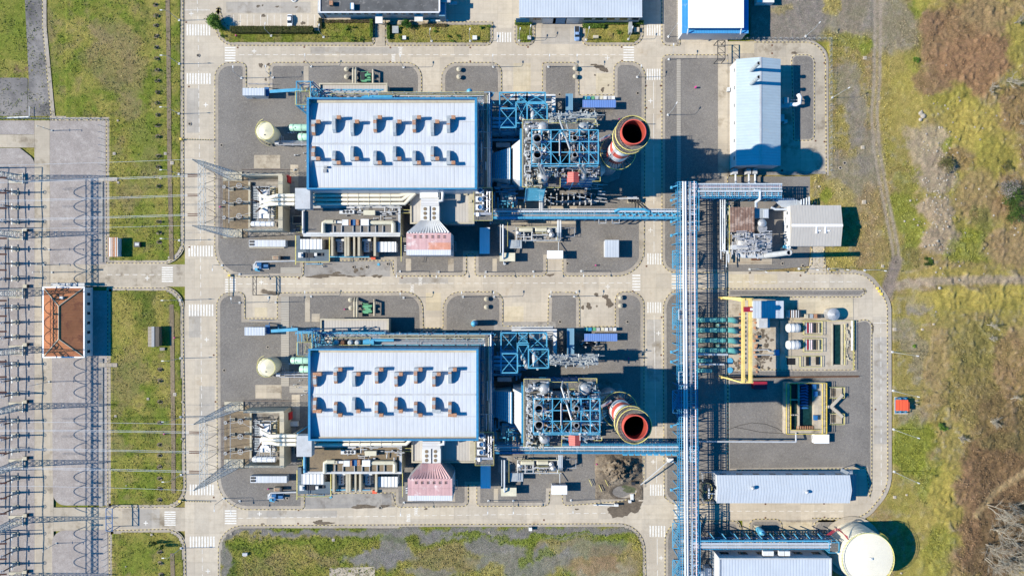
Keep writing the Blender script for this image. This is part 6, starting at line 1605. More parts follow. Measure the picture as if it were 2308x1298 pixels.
for i, py in enumerate((812.5, 835)): hv('stub_pipe', 'teal', 1568, 1603, py, 2.0, .8, 'short teal capped pipe in the bridge shadow, %s from the north' % ORD[i], 'pipe', 'short teal pipes', 3)
for i, py in enumerate((733, 779)): b = MB(); bx(b, 1616, py-3, 1623, py+3, .2, 2.2); one(b, 'actuator_box', 'mint', 'pale green box between the teal pipes, %s from the north' % ORD[i], 'box', 'pale green boxes')
for i, py in enumerate((813, 834)): b = MB(); c = w(1645,py,.4); b.lathe((c.x,c.y), [(1.1,.21),(1.1,.5)], 14); one(b, 'pump_cover', 'blue_light', 'round blue cover on the wet slab, %s from the north' % ORD[i], 'cover', 'round blue covers')
b = MB(); pipe(b, [(1540,797.5,6),(1640,799,3)], .42); pipe(b, [(1566,821,3),(1632,821,3)], .3); pipe(b, [(1562,838,3),(1562,850,3)], .2); one(b, 'pipe_rack', 'lavender', 'white crossing pipes among the teal cooling pipes', 'pipes')
t = thing('gantry_crane', 'yellow twin-girder gantry crane spanning the pump slab', 'gantry crane', (*xy(1675,768,13), .2))
zc = 13
for px in (1675, 1690.5): b = MB(); p = w(px,673,zc); q = w(px,862,zc); b.bar(p, q, .85, 1.4); b.build('girder', 'crane_yellow', t)
b = MB()
for px in (1694,): b.rail([w(px,675,zc+.6), w(px,860,zc+.6)], 1.0, .06, mid=False)
b.build('handrail', 'rail_yellow', t)
b = MB()
for py in (674, 861):
    b.bar(w(1670,py,zc), w(1697,py,zc), .7)
    for fx in (1632, 1700):
        q = Vector((w(1675 if fx < 1660 else 1692,py,zc).x+(-2.6 if fx < 1660 else 2.6), w(1675,py,zc).y, .6)); b.bar(w(1675 if fx < 1660 else 1692,py,zc), q, .5)
        b.bar(q-Vector((1.2,0,0)), q+Vector((1.2,0,0)), .7)
b.build('leg', 'crane_yellow', t)
b = MB(); p = w(1632,672,5); b.add([w(1631,671,6), w(1672,672,zc), w(1672,680,zc), w(1665,678,10)], [(0,3,2,1)]); b.bar(w(1631,671,6), w(1672,673,zc), .7); b.bar(w(1633,851,6), w(1672,862,zc), .4); b.bar(dn(w(1631,671,6),.5), w(1631,671,6), .5); b.bar(dn(w(1633,851,6),.5), w(1633,851,6), .5); b.build('runway_bracket', 'crane_yellow', t)
b = MB(); bx(b, 1678, 691.5, 1697, 703, zc+.8, zc+1.9); b.build('trolley', 'darkred', t)
b = MB(); bx(b, 1692, 694, 1697, 700, zc+1.9, zc+2.3); b.build('hoist', 'white', t)
b = MB()
for py in (703, 849): 
    bx(b, 1636, py-30, 1637, py-28, .2, .5)
for k in range(26): px, py = rnd.uniform(1698,1707), rnd.uniform(706,850); bx(b, px, py, px+rnd.uniform(1,4), py+rnd.uniform(1,6), .21, rnd.uniform(.5,2))
for k in range(12): pipe(b, [(1666,708+k*10,1.6),(1671,708+k*10,1.6)], .4)
one(b, 'valve_row', 'rust', 'rusty valves and fittings beneath the yellow crane', 'valves')
t = hut('pump_house', 'pump house with a sloping white and blue sheet roof east of the crane', 'building', (1697,678,1766,717), 5.2, 'roof_bluew' if False else 'roof_pale', 'wall_white')
b = MB(); bx(b, 1711, 717.5, 1735, 739, .2, 3.2); b.build('annex', 'light_grey', t)
for i, (px, lab) in enumerate(((1780,'white and brown striped'),(1790,'white striped'),(1798,'dark panelled'))):
    b = MB(); 
    for k in range(3): bx(b, px-2+k*2.8, 699, px+k*2.8, 716, .2, 3-.2*i, k % 2)
    one(b, 'cabinet', ['white', 'rust_dark'] if i < 2 else ['dark', 'light_grey'], lab+' cabinet in the row north of the settling pad', 'cabinet', 'cabinets north of the pad')
for i, px in enumerate((1818,1829,1838,1846)): b = MB(); bx(b, px-3, 708, px+4, 717, .2, 1.9); one(b, 'cabinet', ('beige','galv','rust','dark')[i], ('beige','grey','orange','dark')[i]+' low cabinet beside the silver tank', 'cabinet', 'cabinets north of the pad')
t = thing('silver_tank', 'round silver tank with a conical top north-east of the settling pad', 'tank', (*xy(1878,708,4), .2)); c = w(1879,708.5,3.6)
b = MB(); b.lathe((c.x,c.y), [(2.15,.2),(2.15,3.6)], 24); smooth_by_angle(b.build('shell', 'silver', t)); b = MB(); b.lathe((c.x,c.y), [(2.2,3.55),(2.2,3.65),(.1,4.6)], 24); b.build('roof', 'silver', t); b = MB(); bx(b, 1863, 700, 1868, 707, .2, 2); b.build('valve_box', 'white', t)
# settling pad
t = thing('settling_pad', 'raised concrete pad holding tanks and the green water channel', 'pad', (*xy(1838,777), .2))
b = MB(); X0, Y1 = g2((1757,722)); X1, Y0 = g2((1920,832)); hx0, hy1 = g2((1875,731)); hx1, hy0 = g2((1894,821))
b.box((X0,Y0,.1),(hx0,Y1,.75)); b.box((hx1,Y0,.1),(X1,Y1,.75)); b.box((hx0+.001,Y0,.1),(hx1-.001,hy0,.75)); b.box((hx0+.001,hy1,.1),(hx1-.001,Y1,.75)); b.build('slab', 'concrete_old', t)
b = MB(); b.quad((hx0,hy0,.24),(hx1,hy0,.24),(hx1,hy1,.24),(hx0,hy1,.24)); b.build('water', 'water_green', t)
b = MB(); b.box((hx0-.5,hy0-.3,.76),(hx0-.02,hy1+.3,1.0)); b.box((hx1+.02,hy0,.76),(hx1+.5,hy1,1.0)); b.build('channel_frame', 'beige', t)
b = MB(); b.rail([(X1-.2,Y0,.75),(X1-.2,Y1,.75),(X0+5,Y1-.1,.75)], 1.1, .1); b.rail([(hx1+.8,hy0,.75),(hx1+.8,hy1,.75)], 1.1, .1); b.build('handrail', 'rail_yellow', t)
b = MB()
for k in range(16): px, py = rnd.uniform(1902,1914), rnd.uniform(728,815); bx(b, px, py, px+rnd.uniform(1,4), py+rnd.uniform(2,9), .75, rnd.uniform(1,1.8))
bx(b, 1921, 722, 1922.6, 790, .2, 1.6, 1); b.build('trough', ['beige', 'white'], t)
for i, py in enumerate((739, 777)):
    hv('chemical_tank', 'white', 1775, 1800, py, 2.6, 1.55, 'white horizontal tank on the settling pad, %s from the north' % ORD[i], 'tank', 'white horizontal tanks', 3, 'light_grey')
    t = thing('filter_bank', 'bank of red, white and dark pipes in a yellow frame, %s from the north' % ORD[i], 'filter bank', (*xy(1832,py), .75), 'filter banks')
    for k, mm in enumerate(('beige','light_grey','darkred','light_grey','pinkish','dark','black','wood','beige')):
        b = MB(); pipe(b, [(1813+k*4.1,py-11,1.7),(1813+k*4.1,py+11,1.7)], .24, n=8); b.build('filter_tube', mm, t)
    b = MB(); b.rail([w(1808,py-15,.8), w(1849,py-15,.8), w(1849,py+15,.8), w(1808,py+15,.8), w(1808,py-15,.8)], 1.5, .12); b.build('frame', 'rail_yellow', t)
t = thing('sump_frame', 'open sump with yellow rails below the white tanks', 'sump', (*xy(1800,813), .75))
b = MB(); bx(b, 1771, 805, 1800, 824, .76, .9, 0); bx(b, 1773, 807, 1793, 822, .9, .93, 1); bx(b, 1818, 802, 1824, 824, .76, 1.4, 1); bx(b, 1840, 802, 1846, 822, .76, 1.3, 1); b.build('hatch', ['beige', 'black'], t)
b = MB(); b.rail([w(1769,803,.8), w(1801,803,.8), w(1801,826,.8), w(1849,826,.8), w(1849,802,.8), w(1808,802,.8)], 1.1, .11); b.build('handrail', 'rail_yellow', t)
b = MB(); pipe(b, [(1700,788,1),(1730,788,1),(1735,792,1),(1752,792,1)], .2); pipe(b, [(1700,800,1),(1748,800,1)], .14); bx(b, 1748, 788, 1757, 801, .21, 1.6, 1); one(b, 'drain_pump', ['light_grey', 'blue'], 'blue pump with thin pipes on the stained slab', 'pump')
b = MB(); b.rail([w(1640,850,.25), w(1935,847,.25)], .9, .14, 0, 3); b.bar(w(1640,851,.5), w(1935,848,.5), .5, .4, m=0); b.bar(w(1640,724,.4), w(1760,722,.4), .1); one(b, 'boundary_rail', 'rust_dark', 'long rusty pipe rail south of the pump slab', 'rail')
b = MB(); bx(b, 1699, 860, 1729, 877, .25, 2.7); b.rail([w(1692,866,.2), w(1697,866,.2)], 1, .1); one(b, 'container', 'darkred', 'dark red container under the crane\'s southern end', 'container')
b = MB(); bx(b, 1836, 979, 1869, 999, .25, 2.5, 0); bx(b, 1833, 982, 1836, 990, .25, 1.8, 1); one(b, 'container', ['white_clean', 'light_grey'], 'white container south of the dark basin', 'container')
b = MB(); pipe(b, [(1571,994.5,4),(1794,995.5,4)], .3); pipe(b, [(1794,995.5,4),(1794,975,3)], .3)
for k in range(7): b.bar(w(1590+k*32,995,.2), w(1590+k*32,995,3.8), .16)
one(b, 'overhead_pipe', 'light_grey', 'single pale pipe on posts leading to the dark basin', 'pipe')
def cable(pts, label, m='black', r=.06, z=.3):
    b = MB(); b.tube([(*g2(p), z) for p in pts], r, 5); one(b, 'cable', m, label, 'cable', 'loose cables on the gravel')
cable([(1640,968),(1665,958),(1695,952),(1725,955),(1750,964),(1762,972)], 'upper loose black cable snaking to the dark basin')
cable([(1640,968),(1655,962),(1680,966),(1712,973),(1745,975),(1764,976)], 'lower loose black cable snaking to the dark basin')
# retention basin
t = thing('retention_basin', 'deep dark basin of churning water framed by yellow railings', 'basin', (*xy(1808,916), .2))
b = MB(); a0 = g2((1764,860)); a1 = g2((1855,972)); 
def wallbox(x0_, y0_, x1_, y1_, z0_, z1_): p = g2((x0_,y0_)); q = g2((x1_,y1_)); b.box((p[0],p[1],z0_),(q[0],q[1],z1_))
wallbox(1763,859,1773,974,0,2.6); wallbox(1828,859,1853,974,0,2.6); wallbox(1773.1,859,1827.9,862,0,2.6); wallbox(1773.1,965,1827.9,974,0,2.6); wallbox(1794,862.1,1796.5,964.9,0,2.2)
wallbox(1773.1,897,1793.9,899.5,0,2.3); wallbox(1773.1,931,1793.9,933.5,0,2.3); b.build('wall', 'concrete_old', t)
b = MB(); p = g2((1773.2,965)); q = g2((1827.8,862)); b.quad((p[0],p[1],.9),(q[0],p[1],.9),(q[0],q[1],.9),(p[0],q[1],.9)); b.build('water', 'water_green', t)
b = MB(); 
for k in range(9): b.tube([(*g2((1800+3*math.sin(k*1.3),866+k*6.5)), 1.0),(*g2((1812+3*math.sin(k),864+k*6.7)), 1.15),(*g2((1818,870+k*6)), 1.0)], .35, 6)
b.build('aeration_hose', 'blue_dark', t)
b = MB(); 
b.rail([(*g2((1764,861)),2.6),(*g2((1764,973)),2.6),(*g2((1853,973)),2.6),(*g2((1853,860)),2.6),(*g2((1764,861)),2.6)], 1.1, .13); b.rail([(*g2((1773,865)),2.6),(*g2((1773,964)),2.6),(*g2((1838,964)),2.6)], 1.1, .12); b.rail([(*g2((1844,862)),2.6),(*g2((1844,972)),2.6)], 1.1, .12); b.build('handrail', 'yellow', t)
b = MB()
for (x_, y_) in ((1833,866),(1836,882),(1836,936)): bx(b, x_, y_, x_+7, y_+11, 2.6, 3.8)
b.build('pump_motor', 'blue_dark', t)
b = MB()
for k in range(10): bx(b, 1796+k*4, 960, 1797+k*4, 969, 2.6, 2.9)
b.build('screen_bars', 'rust', t)
t = thing('flow_splitter', 'Y-shaped pale channel with two arms east of the dark basin', 'channel', (*xy(1878,913), .2))
for pts in (((1836,914),(1866,914)),((1866,914),(1893,887)),((1866,914),(1893,937))):
    b = MB(); p, q = g2(pts[0]), g2(pts[1]); b.bar((*p,2.3), (*q,2.3-.2*(pts[1][1] != 914)), 1.0, .5); b.bar((*q,.2),(*q,2), .5); b.build('arm', 'concrete', t)
for i, y_ in enumerate((884, 943)):
    t2 = thing('clarifier_box', 'low yellow-railed concrete chamber at the channel\'s %s arm' % ('upper','lower')[i], 'chamber', (*xy(1884,y_), .2), 'concrete chambers')
    b = MB(); bx(b, 1870, y_-12, 1898, y_+12, .1, .9, 0); bx(b, 1873, y_-9, 1884, y_+9, .9, .92, 1); b.build('tank', ['concrete_old', 'mud'], t2)
    b = MB(); b.rail([w(1869,y_-12,.9), w(1900,y_-12,.9), w(1900,y_+12,.9), w(1869,y_+12,.9)], 1.1, .12); b.build('handrail', 'rail_yellow', t2)
# ---- long warehouse
t = hut('warehouse', 'long pale gabled warehouse south of the dark basin', 'warehouse', (1615,1070,1915,1133), 7.0, 'roof_pale', 'wall_white', 'gx', 1.5, over=.25, windows=(('n',8,2.2,1.2,4.2),('w',1,1.2,2,4)), door=False)
for px, py in ((1697,1100),(1819,1109)): b = MB(); cyl(b, px, py, .42, 8, 9.4, 0, 12); c = w(px,py,9.5); b.sphere((c.x,c.y,9.5), .65, 12); b.build('roof_vent', 'steel', t)
b = MB(); a_ = w(1915.5,1072,7); c_ = w(1915.5,1131,7); b.box((a_.x,c_.y+.3,.2),(a_.x+2.6,a_.y-.3,5.0)); b.add([(a_.x,c_.y,6),(a_.x+3.2,c_.y,5),(a_.x+3.2,a_.y,5),(a_.x,a_.y,6)], [(0,1,2,3),(3,2,1,0)]); b.build('loading_canopy', 'roof_pale', t)
for i, py in enumerate((1099, 1117)):
    t = thing('dark_tank', 'dark open-topped tank at the warehouse\'s west end, %s from the north' % ORD[i], 'tank', (*xy(1595,py), .2), 'dark tanks by the warehouse')
    c = w(1594,py,4.5); b = MB(); b.lathe((c.x,c.y), [(1.75,.2),(1.75,4.5),(1.6,4.5),(1.6,4.1),(.02,4.2)], 22); smooth_by_angle(b.build('shell', 'grate', t), 40)
    b = MB(); b.ring((c.x,c.y,4.6), 1.7, .08, 20); b.build('rim', 'rail_yellow', t)
b = MB(); pipe(b, [(1598,1100,5),(1598,1122,5)], .3); pipe(b, [(1598,1112,5),(1612,1112,5)], .25); b.rail([w(1580,1064,.2),w(1580,1128,.2),w(1606,1128,.2)], 2.4, .12); b.bar(w(1580,1064,3), w(1612,1064,3), .2); one(b, 'tank_pipes', 'lavender', 'pale pipes and rails around the two dark tanks', 'pipes')
b = MB(); b.bar(w(1896,1058,6), w(1912,1066,6), 1.2, .3); b.rail([w(1896,1056,6), w(1914,1064,6)], 1, .1); bx(b, 1908, 1060, 1922, 1068, 5.6, 5.8); b.bar(w(1896,1056,.2), w(1896,1056,6), .15); one(b, 'outside_stair', 'galv', 'steel stair at the warehouse\'s north-east corner', 'stair')
# ---- south-east hall, big white tank, blue tank
t = hut('hall', 'pale ribbed hall cut by the bottom edge, beside the big white tank', 'hall', (1620,1256,1873,1400), 11.2, 'roof_pale', 'wall_white', over=.1, parapet=(.35,.4,'light_grey'), door=False, windows=(('n',6,3,2,6),))
for px in (1727, 1739, 1763, 1776):
    b = MB(); p = w(px,1252,11); b.box((p.x-.9,p.y-.2,9.5),(p.x+.9,p.y+1.4,10.6)); p2 = w(px-8,1238,8); b.bar(p2, (p.x,p.y+.6,10), .4); b.build('intake_duct', 'white', t)
b = MB(); bx(b, 1590, 1280, 1604, 1400, .2, 4, 0); bx(b, 1575, 1285, 1589, 1400, .2, 2, 0); one(b, 'lean_to_shed', 'roof_pale', 'small white shed between pipe bridge and the bottom hall', 'shed')
b = MB()
for k in range(5): b.rail([w(1598,1245+k*14,3), w(1604,1245+k*14,3)], 1, .1)
pipe(b, [(1572,1268,4),(1572,1290,3)], .5); one(b, 'scaffold', 'dark', 'dark steel access frame west of the bottom hall', 'scaffold')
t = thing('white_tank', 'very large white storage tank with a domed roof in the south-east corner', 'tank', (*xy(1954,1257,10.6), .2))
c = w(1953.5, 1257, 10.6); rT = 58.6*S*(1-10.6/HC)
b = MB(); b.lathe((c.x,c.y), [(rT,.1),(rT,10.6)], 72, 0, False)
for zz in (2.6, 5.2, 7.9): b.ring((c.x,c.y,zz), rT+.01, .04, 72)
smooth_by_angle(b.build('shell', 'tank_white', t))
b = MB(); b.lathe((c.x,c.y), [(rT+.08,10.5),(rT+.08,10.7),(rT*.8,10.95),(rT*.5,11.2),(.05,11.5)], 72, 0, False); smooth_by_angle(b.build('roof', 'tank_white', t), 60)
b = MB(); b.ring((c.x,c.y,11.7), rT, .09, 60); b.ring((c.x,c.y,11.2), rT, .06, 60)
for k in range(48): a = 2*math.pi*k/48; b.bar((c.x+rT*math.cos(a),c.y+rT*math.sin(a),10.7),(c.x+rT*math.cos(a),c.y+rT*math.sin(a),11.7), .08)
b.build('handrail', 'rail_yellow', t)
b = MB()
for k in range(40):
    a0, a1 = R(62-k*3.4), R(62-(k+1)*3.4); z0_, z1_ = 10.6-k*.26, 10.6-(k+1)*.26
    b.add([(c.x+q*math.cos(a),c.y+q*math.sin(a),zz) for q, a, zz in ((rT+.1,a0,z0_),(rT+1.0,a0,z0_),(rT+1.0,a1,z1_),(rT+.1,a1,z1_))], [(0,1,2,3),(3,2,1,0)], 1)
    b.bar((c.x+(rT+1)*math.cos(a0),c.y+(rT+1)*math.sin(a0),z0_+1),(c.x+(rT+1)*math.cos(a1),c.y+(rT+1)*math.sin(a1),z1_+1), .12)
b.build('spiral_stair', ['yellow', 'yellow'], t)
b = MB(); b.lathe((c.x+1,c.y), [(.4,11.4),(.4,11.9)], 10); b.box((c.x+.4,c.y+.3,11.42),(c.x+1.6,c.y+.5,11.7)); b.build('roof_hatch', 'white', t)
b = MB(); b.lathe((c.x,c.y), [(rT+2,.1),(rT+2,.5)], 60); b.build('foundation', 'concrete_old', t)
b = MB(); bx(b, 1904, 1280, 1922, 1298, .2, 2.4); b.rail([w(1885,1262,2), w(1900,1290,2)], 1, .1); one(b, 'tank_pump', 'galv', 'grey pump group at the foot of the white tank', 'pump')
t = thing('air_receiver', 'light blue upright air receiver on the little kerbed island', 'tank', (*xy(1714,1203,5), .2)); c = w(1719,1202,5.4)
b = MB(); b.lathe((c.x,c.y), [(.5,.9),(1.15,1.4),(1.15,5.0),(.9,5.4),(.4,5.6),(.02,5.65)], 18); smooth_by_angle(b.build('shell', 'blue_light', t), 50); b = MB(); b.box((c.x-1.3,c.y-1.3,.2),(c.x+1.3,c.y+1.3,.9)); b.build('base', 'beige', t); b = MB(); b.tube([(c.x+.2,c.y-.4,5.5),(c.x+.2,c.y-1.8,5.3),(c.x+.3,c.y-1.9,1)], .12, 6); b.build('pipe', 'light_grey', t)
for i, (px, py, u_) in enumerate(((1210,218,'upper'),(1066,209,'upper'))): pass
for px, py, lab in ((1058,207,'north wall of the upper turbine hall'),(1068,732,'north pipe rack of the lower unit')):
    c = w(px, py-2, 6); t = thing('air_receiver', 'light blue upright vessel by the '+lab, 'tank', (c.x,c.y,.2), 'blue upright vessels'); b = MB(); b.lathe((c.x,c.y), [(1.05,.3),(1.05,5.2),(.8,5.8),(.02,6.1)], 16); smooth_by_angle(b.build('shell', 'blue_light', t), 50); b = MB(); b.lathe((c.x,c.y), [(1.3,.15),(1.3,.3)], 12); b.build('base', 'beige', t)
# ---- red and blue shelter in the grass, sheds and small items
t = thing('bus_shelter', 'open shelter with bright red roof sheets and a blue frame on the grass', 'shelter', (*xy(2034,914), .3))
b = MB(); bx(b, 2019, 901, 2047, 925, 3.1, 3.25); bx(b, 2046, 906, 2050, 926, 2.6, 3.05); b.build('roof', 'roof_orange', t)
b = MB()
for y_ in (897, 899.5, 927, 930): b.bar(w(2017,y_,2), w(2043,y_,2), .22)
for x_ in (2018, 2030, 2042):
    for y_ in (897, 930): b.bar(w(x_,y_,.2), w(x_,y_,3), .2)
    b.bar(w(x_,897,2.9), w(x_,930,2.9), .2)
b.build('frame', 'blue', t)
b = MB(); bx(b, 2016, 894, 2046, 933, .2, .42); b.build('slab', 'concrete', t)
b = MB(); 
for k in range(3): bx(b, 1976.5+k*4.5, 647+k*6.5, 1981+k*4.5, 652+k*6.5, .15, .7)
one(b, 'road_barrier', 'yellow', 'short run of yellow barriers at the bend of the loop road', 'barrier')
ic = ((1943,333,6),(1948,132,6),(1946,456,7),(2015,1119,5),(2042,1114,3),(1845,421,3),(2002,1287,7),(2030,1290,3),(1988,600,5),(2098,730,3),(2075,742,4),(2015,742,6),(2114,650,3)); rk_ = ranks(ic, 1)
for i, (px, py, r_) in enumerate(ic):
    b = MB(); z_ = tz(px,py); p = g2((px,py)); q = r_*S/2*1.2; b.box((p[0]-q,p[1]-q,z_-.2),(p[0]+q,p[1]+q,z_+.35), 0); b.box((p[0]-q*.6,p[1]-q*.6,z_+.34),(p[0]+q*.6,p[1]+q*.6,z_+.42), 1)
    one(b, 'inspection_chamber', ['concrete', 'path'], 'square concrete inspection cover in the rough grass beyond the fence, %s from the north' % rk_[i], 'chamber', 'concrete covers in the rough grass')
# ---- white shed (upper block only)
hut('shed', 'pale blue-roofed shed alone on the gravel east of the upper condensate skid', 'shed', (1363,541,1395,580), 4.0, 'roof_pale', 'wall_white')
# pipe stubs by upper bridge
t = thing('valve_group', 'group of small valves on a plinth between the upper stack and the bridge', 'valves', (*xy(1425,455), .2))
b = MB(); bx(b, 1414, 448, 1446, 458, .2, .6); b.build('plinth', 'beige', t)
b = MB()
for k in range(5): c = w(1418+k*6, 452, 1.5); b.sphere((c.x,c.y,1.3), .55, 8); pipe(b, [(1418+k*6,452,1.3),(1420+k*6,457,1.3)], .2)
for q in (1432, 1439): pipe(b, [(q,457,1),(q,470,3)], .2)
b.build('valve', 'dark', t)
b = MB(); bx(b, 1392, 446, 1440, 449, 2, 2.3); bx(b, 1415, 443, 1436, 449, .3, 2); one(b, 'pipe_support', 'light_grey', 'pale pipe support frame south of the upper stack', 'pipe support')
# ---- excavation at the lower unit
ex = MB(); n = 44
gxx = np.linspace(1338, 1452, n); gyy = np.linspace(1022, 1128, n)
EX, EY = np.meshgrid(gxx, gyy); wx, wy = (EX-CX)*S, (CY-EY)*S
nn1 = fbm(wx, wy, 2.2, 91, 5); d1 = np.hypot((EX-1392)/46, (EY-1052)/34)
nn2 = fbm(wx, wy, 3.5, 95, 5); h = np.clip(1.2-d1, 0, 1)*4.2*(.15+1.5*np.abs(nn1-.5)*2+.9*nn2)+.4*nn1-np.clip(1.0-np.hypot((EX-1408)/34, (EY-1108)/16), 0, 1)*1.6
ed = np.minimum.reduce([EX-1338, 1452-EX, EY-1022, 1128-EY])/10; h = h*np.clip(ed, 0, 1)+ROAD_Z+.16-.35*(1-np.clip(ed*2, 0, 1))
ex.v = [(float(a), float(c_), float(z_)) for a, c_, z_ in zip(wx.ravel(), wy.ravel(), h.ravel())]
for j in range(n-1):
    for i in range(n-1):
        a = j*n+i; ex.f.append((a, a+n, a+n+1, a+1)); ex.m.append(1 if math.hypot((EX[j,i]-1408)/36, (EY[j,i]-1106)/19) < 1 else 0)
o = struct(ex, 'excavated_soil', ['soil', 'mud']); smooth_by_angle(o, 60)
b = MB(); blob(b, 1420, 1100, 20, 8, ROAD_Z+.2, 77); struct(b, 'puddle', 'water_mud')
b = MB()
for k in range(60): px, py = rnd.gauss(1395,18), rnd.gauss(1058,15); c = g2((px,py)); z_ = float(h[min(n-1,max(0,int((py-1022)/106*(n-1)))), min(n-1,max(0,int((px-1338)/114*(n-1))))]); s_ = rnd.uniform(.1,.35); b.sphere((c[0],c[1],z_), s_, 6, 0, .7)
o = b.build('rubble', 'soil', None, kind='stuff')
t = thing('loader_crane', 'thin white boom of a small crane beside the excavation', 'crane', (*xy(1510,1036), .2))
b = MB(); b.bar(w(1444,1092,1.5), w(1505,1040,4.5), .28); b.build('boom', 'light_grey', t); b = MB(); bx(b, 1506, 1033, 1518, 1042, .3, 2.6); b.build('cab', 'white', t)
b = MB(); bx(b, 1424, 1086, 1432, 1093, .3, 1.8, 0); one(b, 'pump', 'dark', 'small dark pump at the edge of the excavation', 'pump')
for i, (px, py) in enumerate(((1352,1097),(1330,1085),(1366,1085),(1214,1060))): b = MB(); b.rail([(*g2((px-3,py-6)), .3), (*g2((px+3,py+7)), .3)], 1.1, .16); one(b, 'barrier', 'rail_yellow', 'yellow barrier stand %s' % ('close to the excavation', 'in the gravel west of the excavation', 'at the foot of the soil heap', 'by the lower condensate skid')[i], 'barrier', 'barriers round the excavation')
b = MB(); b.bar(w(1338,1137,1), w(1386,1139,1), .35); bx(b, 1386, 1136, 1394, 1141, .2, 1.9); one(b, 'jib', 'white', 'white jib lying along the kerb south of the excavation', 'jib')
b = MB(); bx(b, 1417, 1127, 1423, 1133, .3, 1.3, 0); bx(b, 1421, 1113, 1428, 1127, .3, .7, 0); one(b, 'concrete_block', 'white', 'white blocks on the southern lip of the excavation', 'block')
# ------------------------------------------------------------------ west side: switchyard
rnd = random.Random(33)
pl = lambda px, py, z: Vector(((px-CX)*S, (CY-py)*S, z))
towers = [403,530,661,789,916,1044,1171,1298]
SX = 54
for i, ty in enumerate(towers):
    p = pl(SX, ty, 0); t = thing('lattice_tower', 'switchyard lattice tower leaning over its two pale footings, %s from the north' % ORD[i], 'lattice tower', (p.x, p.y, .15), 'lattice towers of the switchyard')
    for s_ in (-1, 1): b = MB(); b.box((p.x-5.2,p.y+s_*1.15-.5,.1),(p.x+.5,p.y+s_*1.15+.5,.5)); b.build('footing', 'beige', t)
    b = MB(); b.box((p.x+.1,p.y-1.9,.5),(p.x+.3,p.y+1.9,1.1)); b.build('base_plate', 'galv', t)
    b = MB(); b.mast((p.x-1.2,p.y), 2.4, 1.2, .5, 18.3, 9, .17); b.mast((p.x-1.2,p.y), 1.2, .1, 18.3, 26, 4, .12); b.build('mast', 'galv', t)
for i in range(8):
    y0_, y1_ = towers[i], towers[i+1] if i < 7 else 1420
    a = pl(58, y0_+4, 18.4); c = pl(58, y1_-4, 18.4)
    t = thing('gantry_beam', 'lattice beam strung between switchyard towers, %s bay from the north' % ORD[i], 'beam', ((a.x+c.x)/2,(a.y+c.y)/2,16), 'beams of the switchyard')
    b = MB(); b.truss(a, c, 1.4, 12, .17, wd=2.4, x=True); b.build('lattice', 'galv', t)
    for k in range(3):
        yy = a.y+(c.y-a.y)*(.12+.27*k); y2 = a.y+(c.y-a.y)*(.12+.27*k+.26)
        b = MB(); b.tube([(a.x-.9+(j/12-.5)*.2, yy+(y2-yy)*j/12, 17-3.4*4*(j/12)*(1-j/12)) for j in range(13)], .13, 5); b.build('jumper_cable', 'dark', t)
        b = MB(); yb = yy+(y2-yy)*.5
        for q in (-.15, .15): b.tube([(a.x+.5,yy+.6+q,17.2),(a.x+5.4,yy+.6+q,16.6)], .14, 6)
        b.build('insulator_string', 'porcelain', t)
    # phases of equipment under the beam
    for k in range(3):
        ey = y0_+32+33*k
        if ey > 1330: continue
        p = pl(41, ey, 0); t2 = thing('isolator_post', 'switchyard post with ring, %s phase in the %s bay from the north' % (ORD[k], ORD[i]), 'isolator', (p.x, p.y, .14), 'isolator posts of the switchyard')
        b = MB(); b.box((p.x-1.9,p.y-.75,.1),(p.x+.35,p.y+.75,.45)); b.build('footing', 'beige', t2)
        b = MB(); b.mast((p.x-.2,p.y), .8, .5, .4, 3.2, 3, .14); b.box((p.x-.15,p.y-1.1,2.9),(p.x+.15,p.y+1.1,3.15)); b.build('stand', 'galv', t2)
        b = MB(); b.lathe((p.x-.2,p.y), [(.27 if j % 2 else .17, 3.2+j*.3) for j in range(14)], 10); b.build('insulator', 'porcelain', t2)
        b = MB(); b.ring((p.x-.2,p.y,7.3), .55, .1, 14); b.tube([(p.x-.2,p.y,7.1),(p.x-9,p.y+rnd.uniform(-1,1),6.9)], .12, 6); b.tube([(p.x-6,p.y,.2),(p.x-6,p.y,6.9)], .2, 8); b.build('contact_arm', 'light_grey', t2)
    yl, yh = pl(0, y0_+22, 0).y, pl(0, min(y1_-24, 1400), 0).y
    b = MB(); b.tube([(pl(0,0,0).x, yl, 5),(pl(0,0,0).x, yh, 5)], .16, 6); b.tube([(pl(0,0,0).x,yl-1,.2),(pl(0,0,0).x,yl-1,5)], .2, 6); b.tube([(pl(0,0,0).x,yh+1,.2),(pl(0,0,0).x,yh+1,5)], .2, 6)
    b.tube([(pl(-28,0,0).x, yl, 5),(pl(-28,0,0).x, yh, 5)], .14, 6); b.tube([(pl(-28,0,0).x,yl-1,.2),(pl(-28,0,0).x,yl-1,5)], .2, 6)
    one(b, 'short_busbar', 'light_grey', 'short busbar on posts beyond the western frame edge, %s bay' % ORD[i], 'busbar', 'short busbars')
    p = pl(62, y0_+115, 0); b = MB(); b.box((p.x-.9,p.y-.6,.1),(p.x+.5,p.y+.6,1.2), 0); b.box((p.x+.51,p.y-.6,.1),(p.x+.7,p.y+.6,1.3), 1); one(b, 'junction_box', ['beige','dark'], 'beige junction box beside the switchyard lane, %s from the north' % ORD[i], 'box', 'junction boxes in the switchyard')
for i, gx_ in enumerate((-8, -45, -83)):
    b = MB(); pts = []
    for j in range(60): y_ = 380+j*17; sag = abs(((j % 7)-3.5)/3.5); pts.append(pl(gx_+(y_-650)*.004, y_, 12.1+.35*sag))
    b.tube(pts, .13, 6)
    for j in range(0, 60, 8): b.tube([pl(gx_, 380+j*17, .2), pl(gx_, 380+j*17, 12.2)], .14, 5)
    one(b, 'overhead_busbar', 'galv', 'long overhead busbar running north to south, %s from the lane' % ORD[i], 'busbar', 'long overhead busbars')
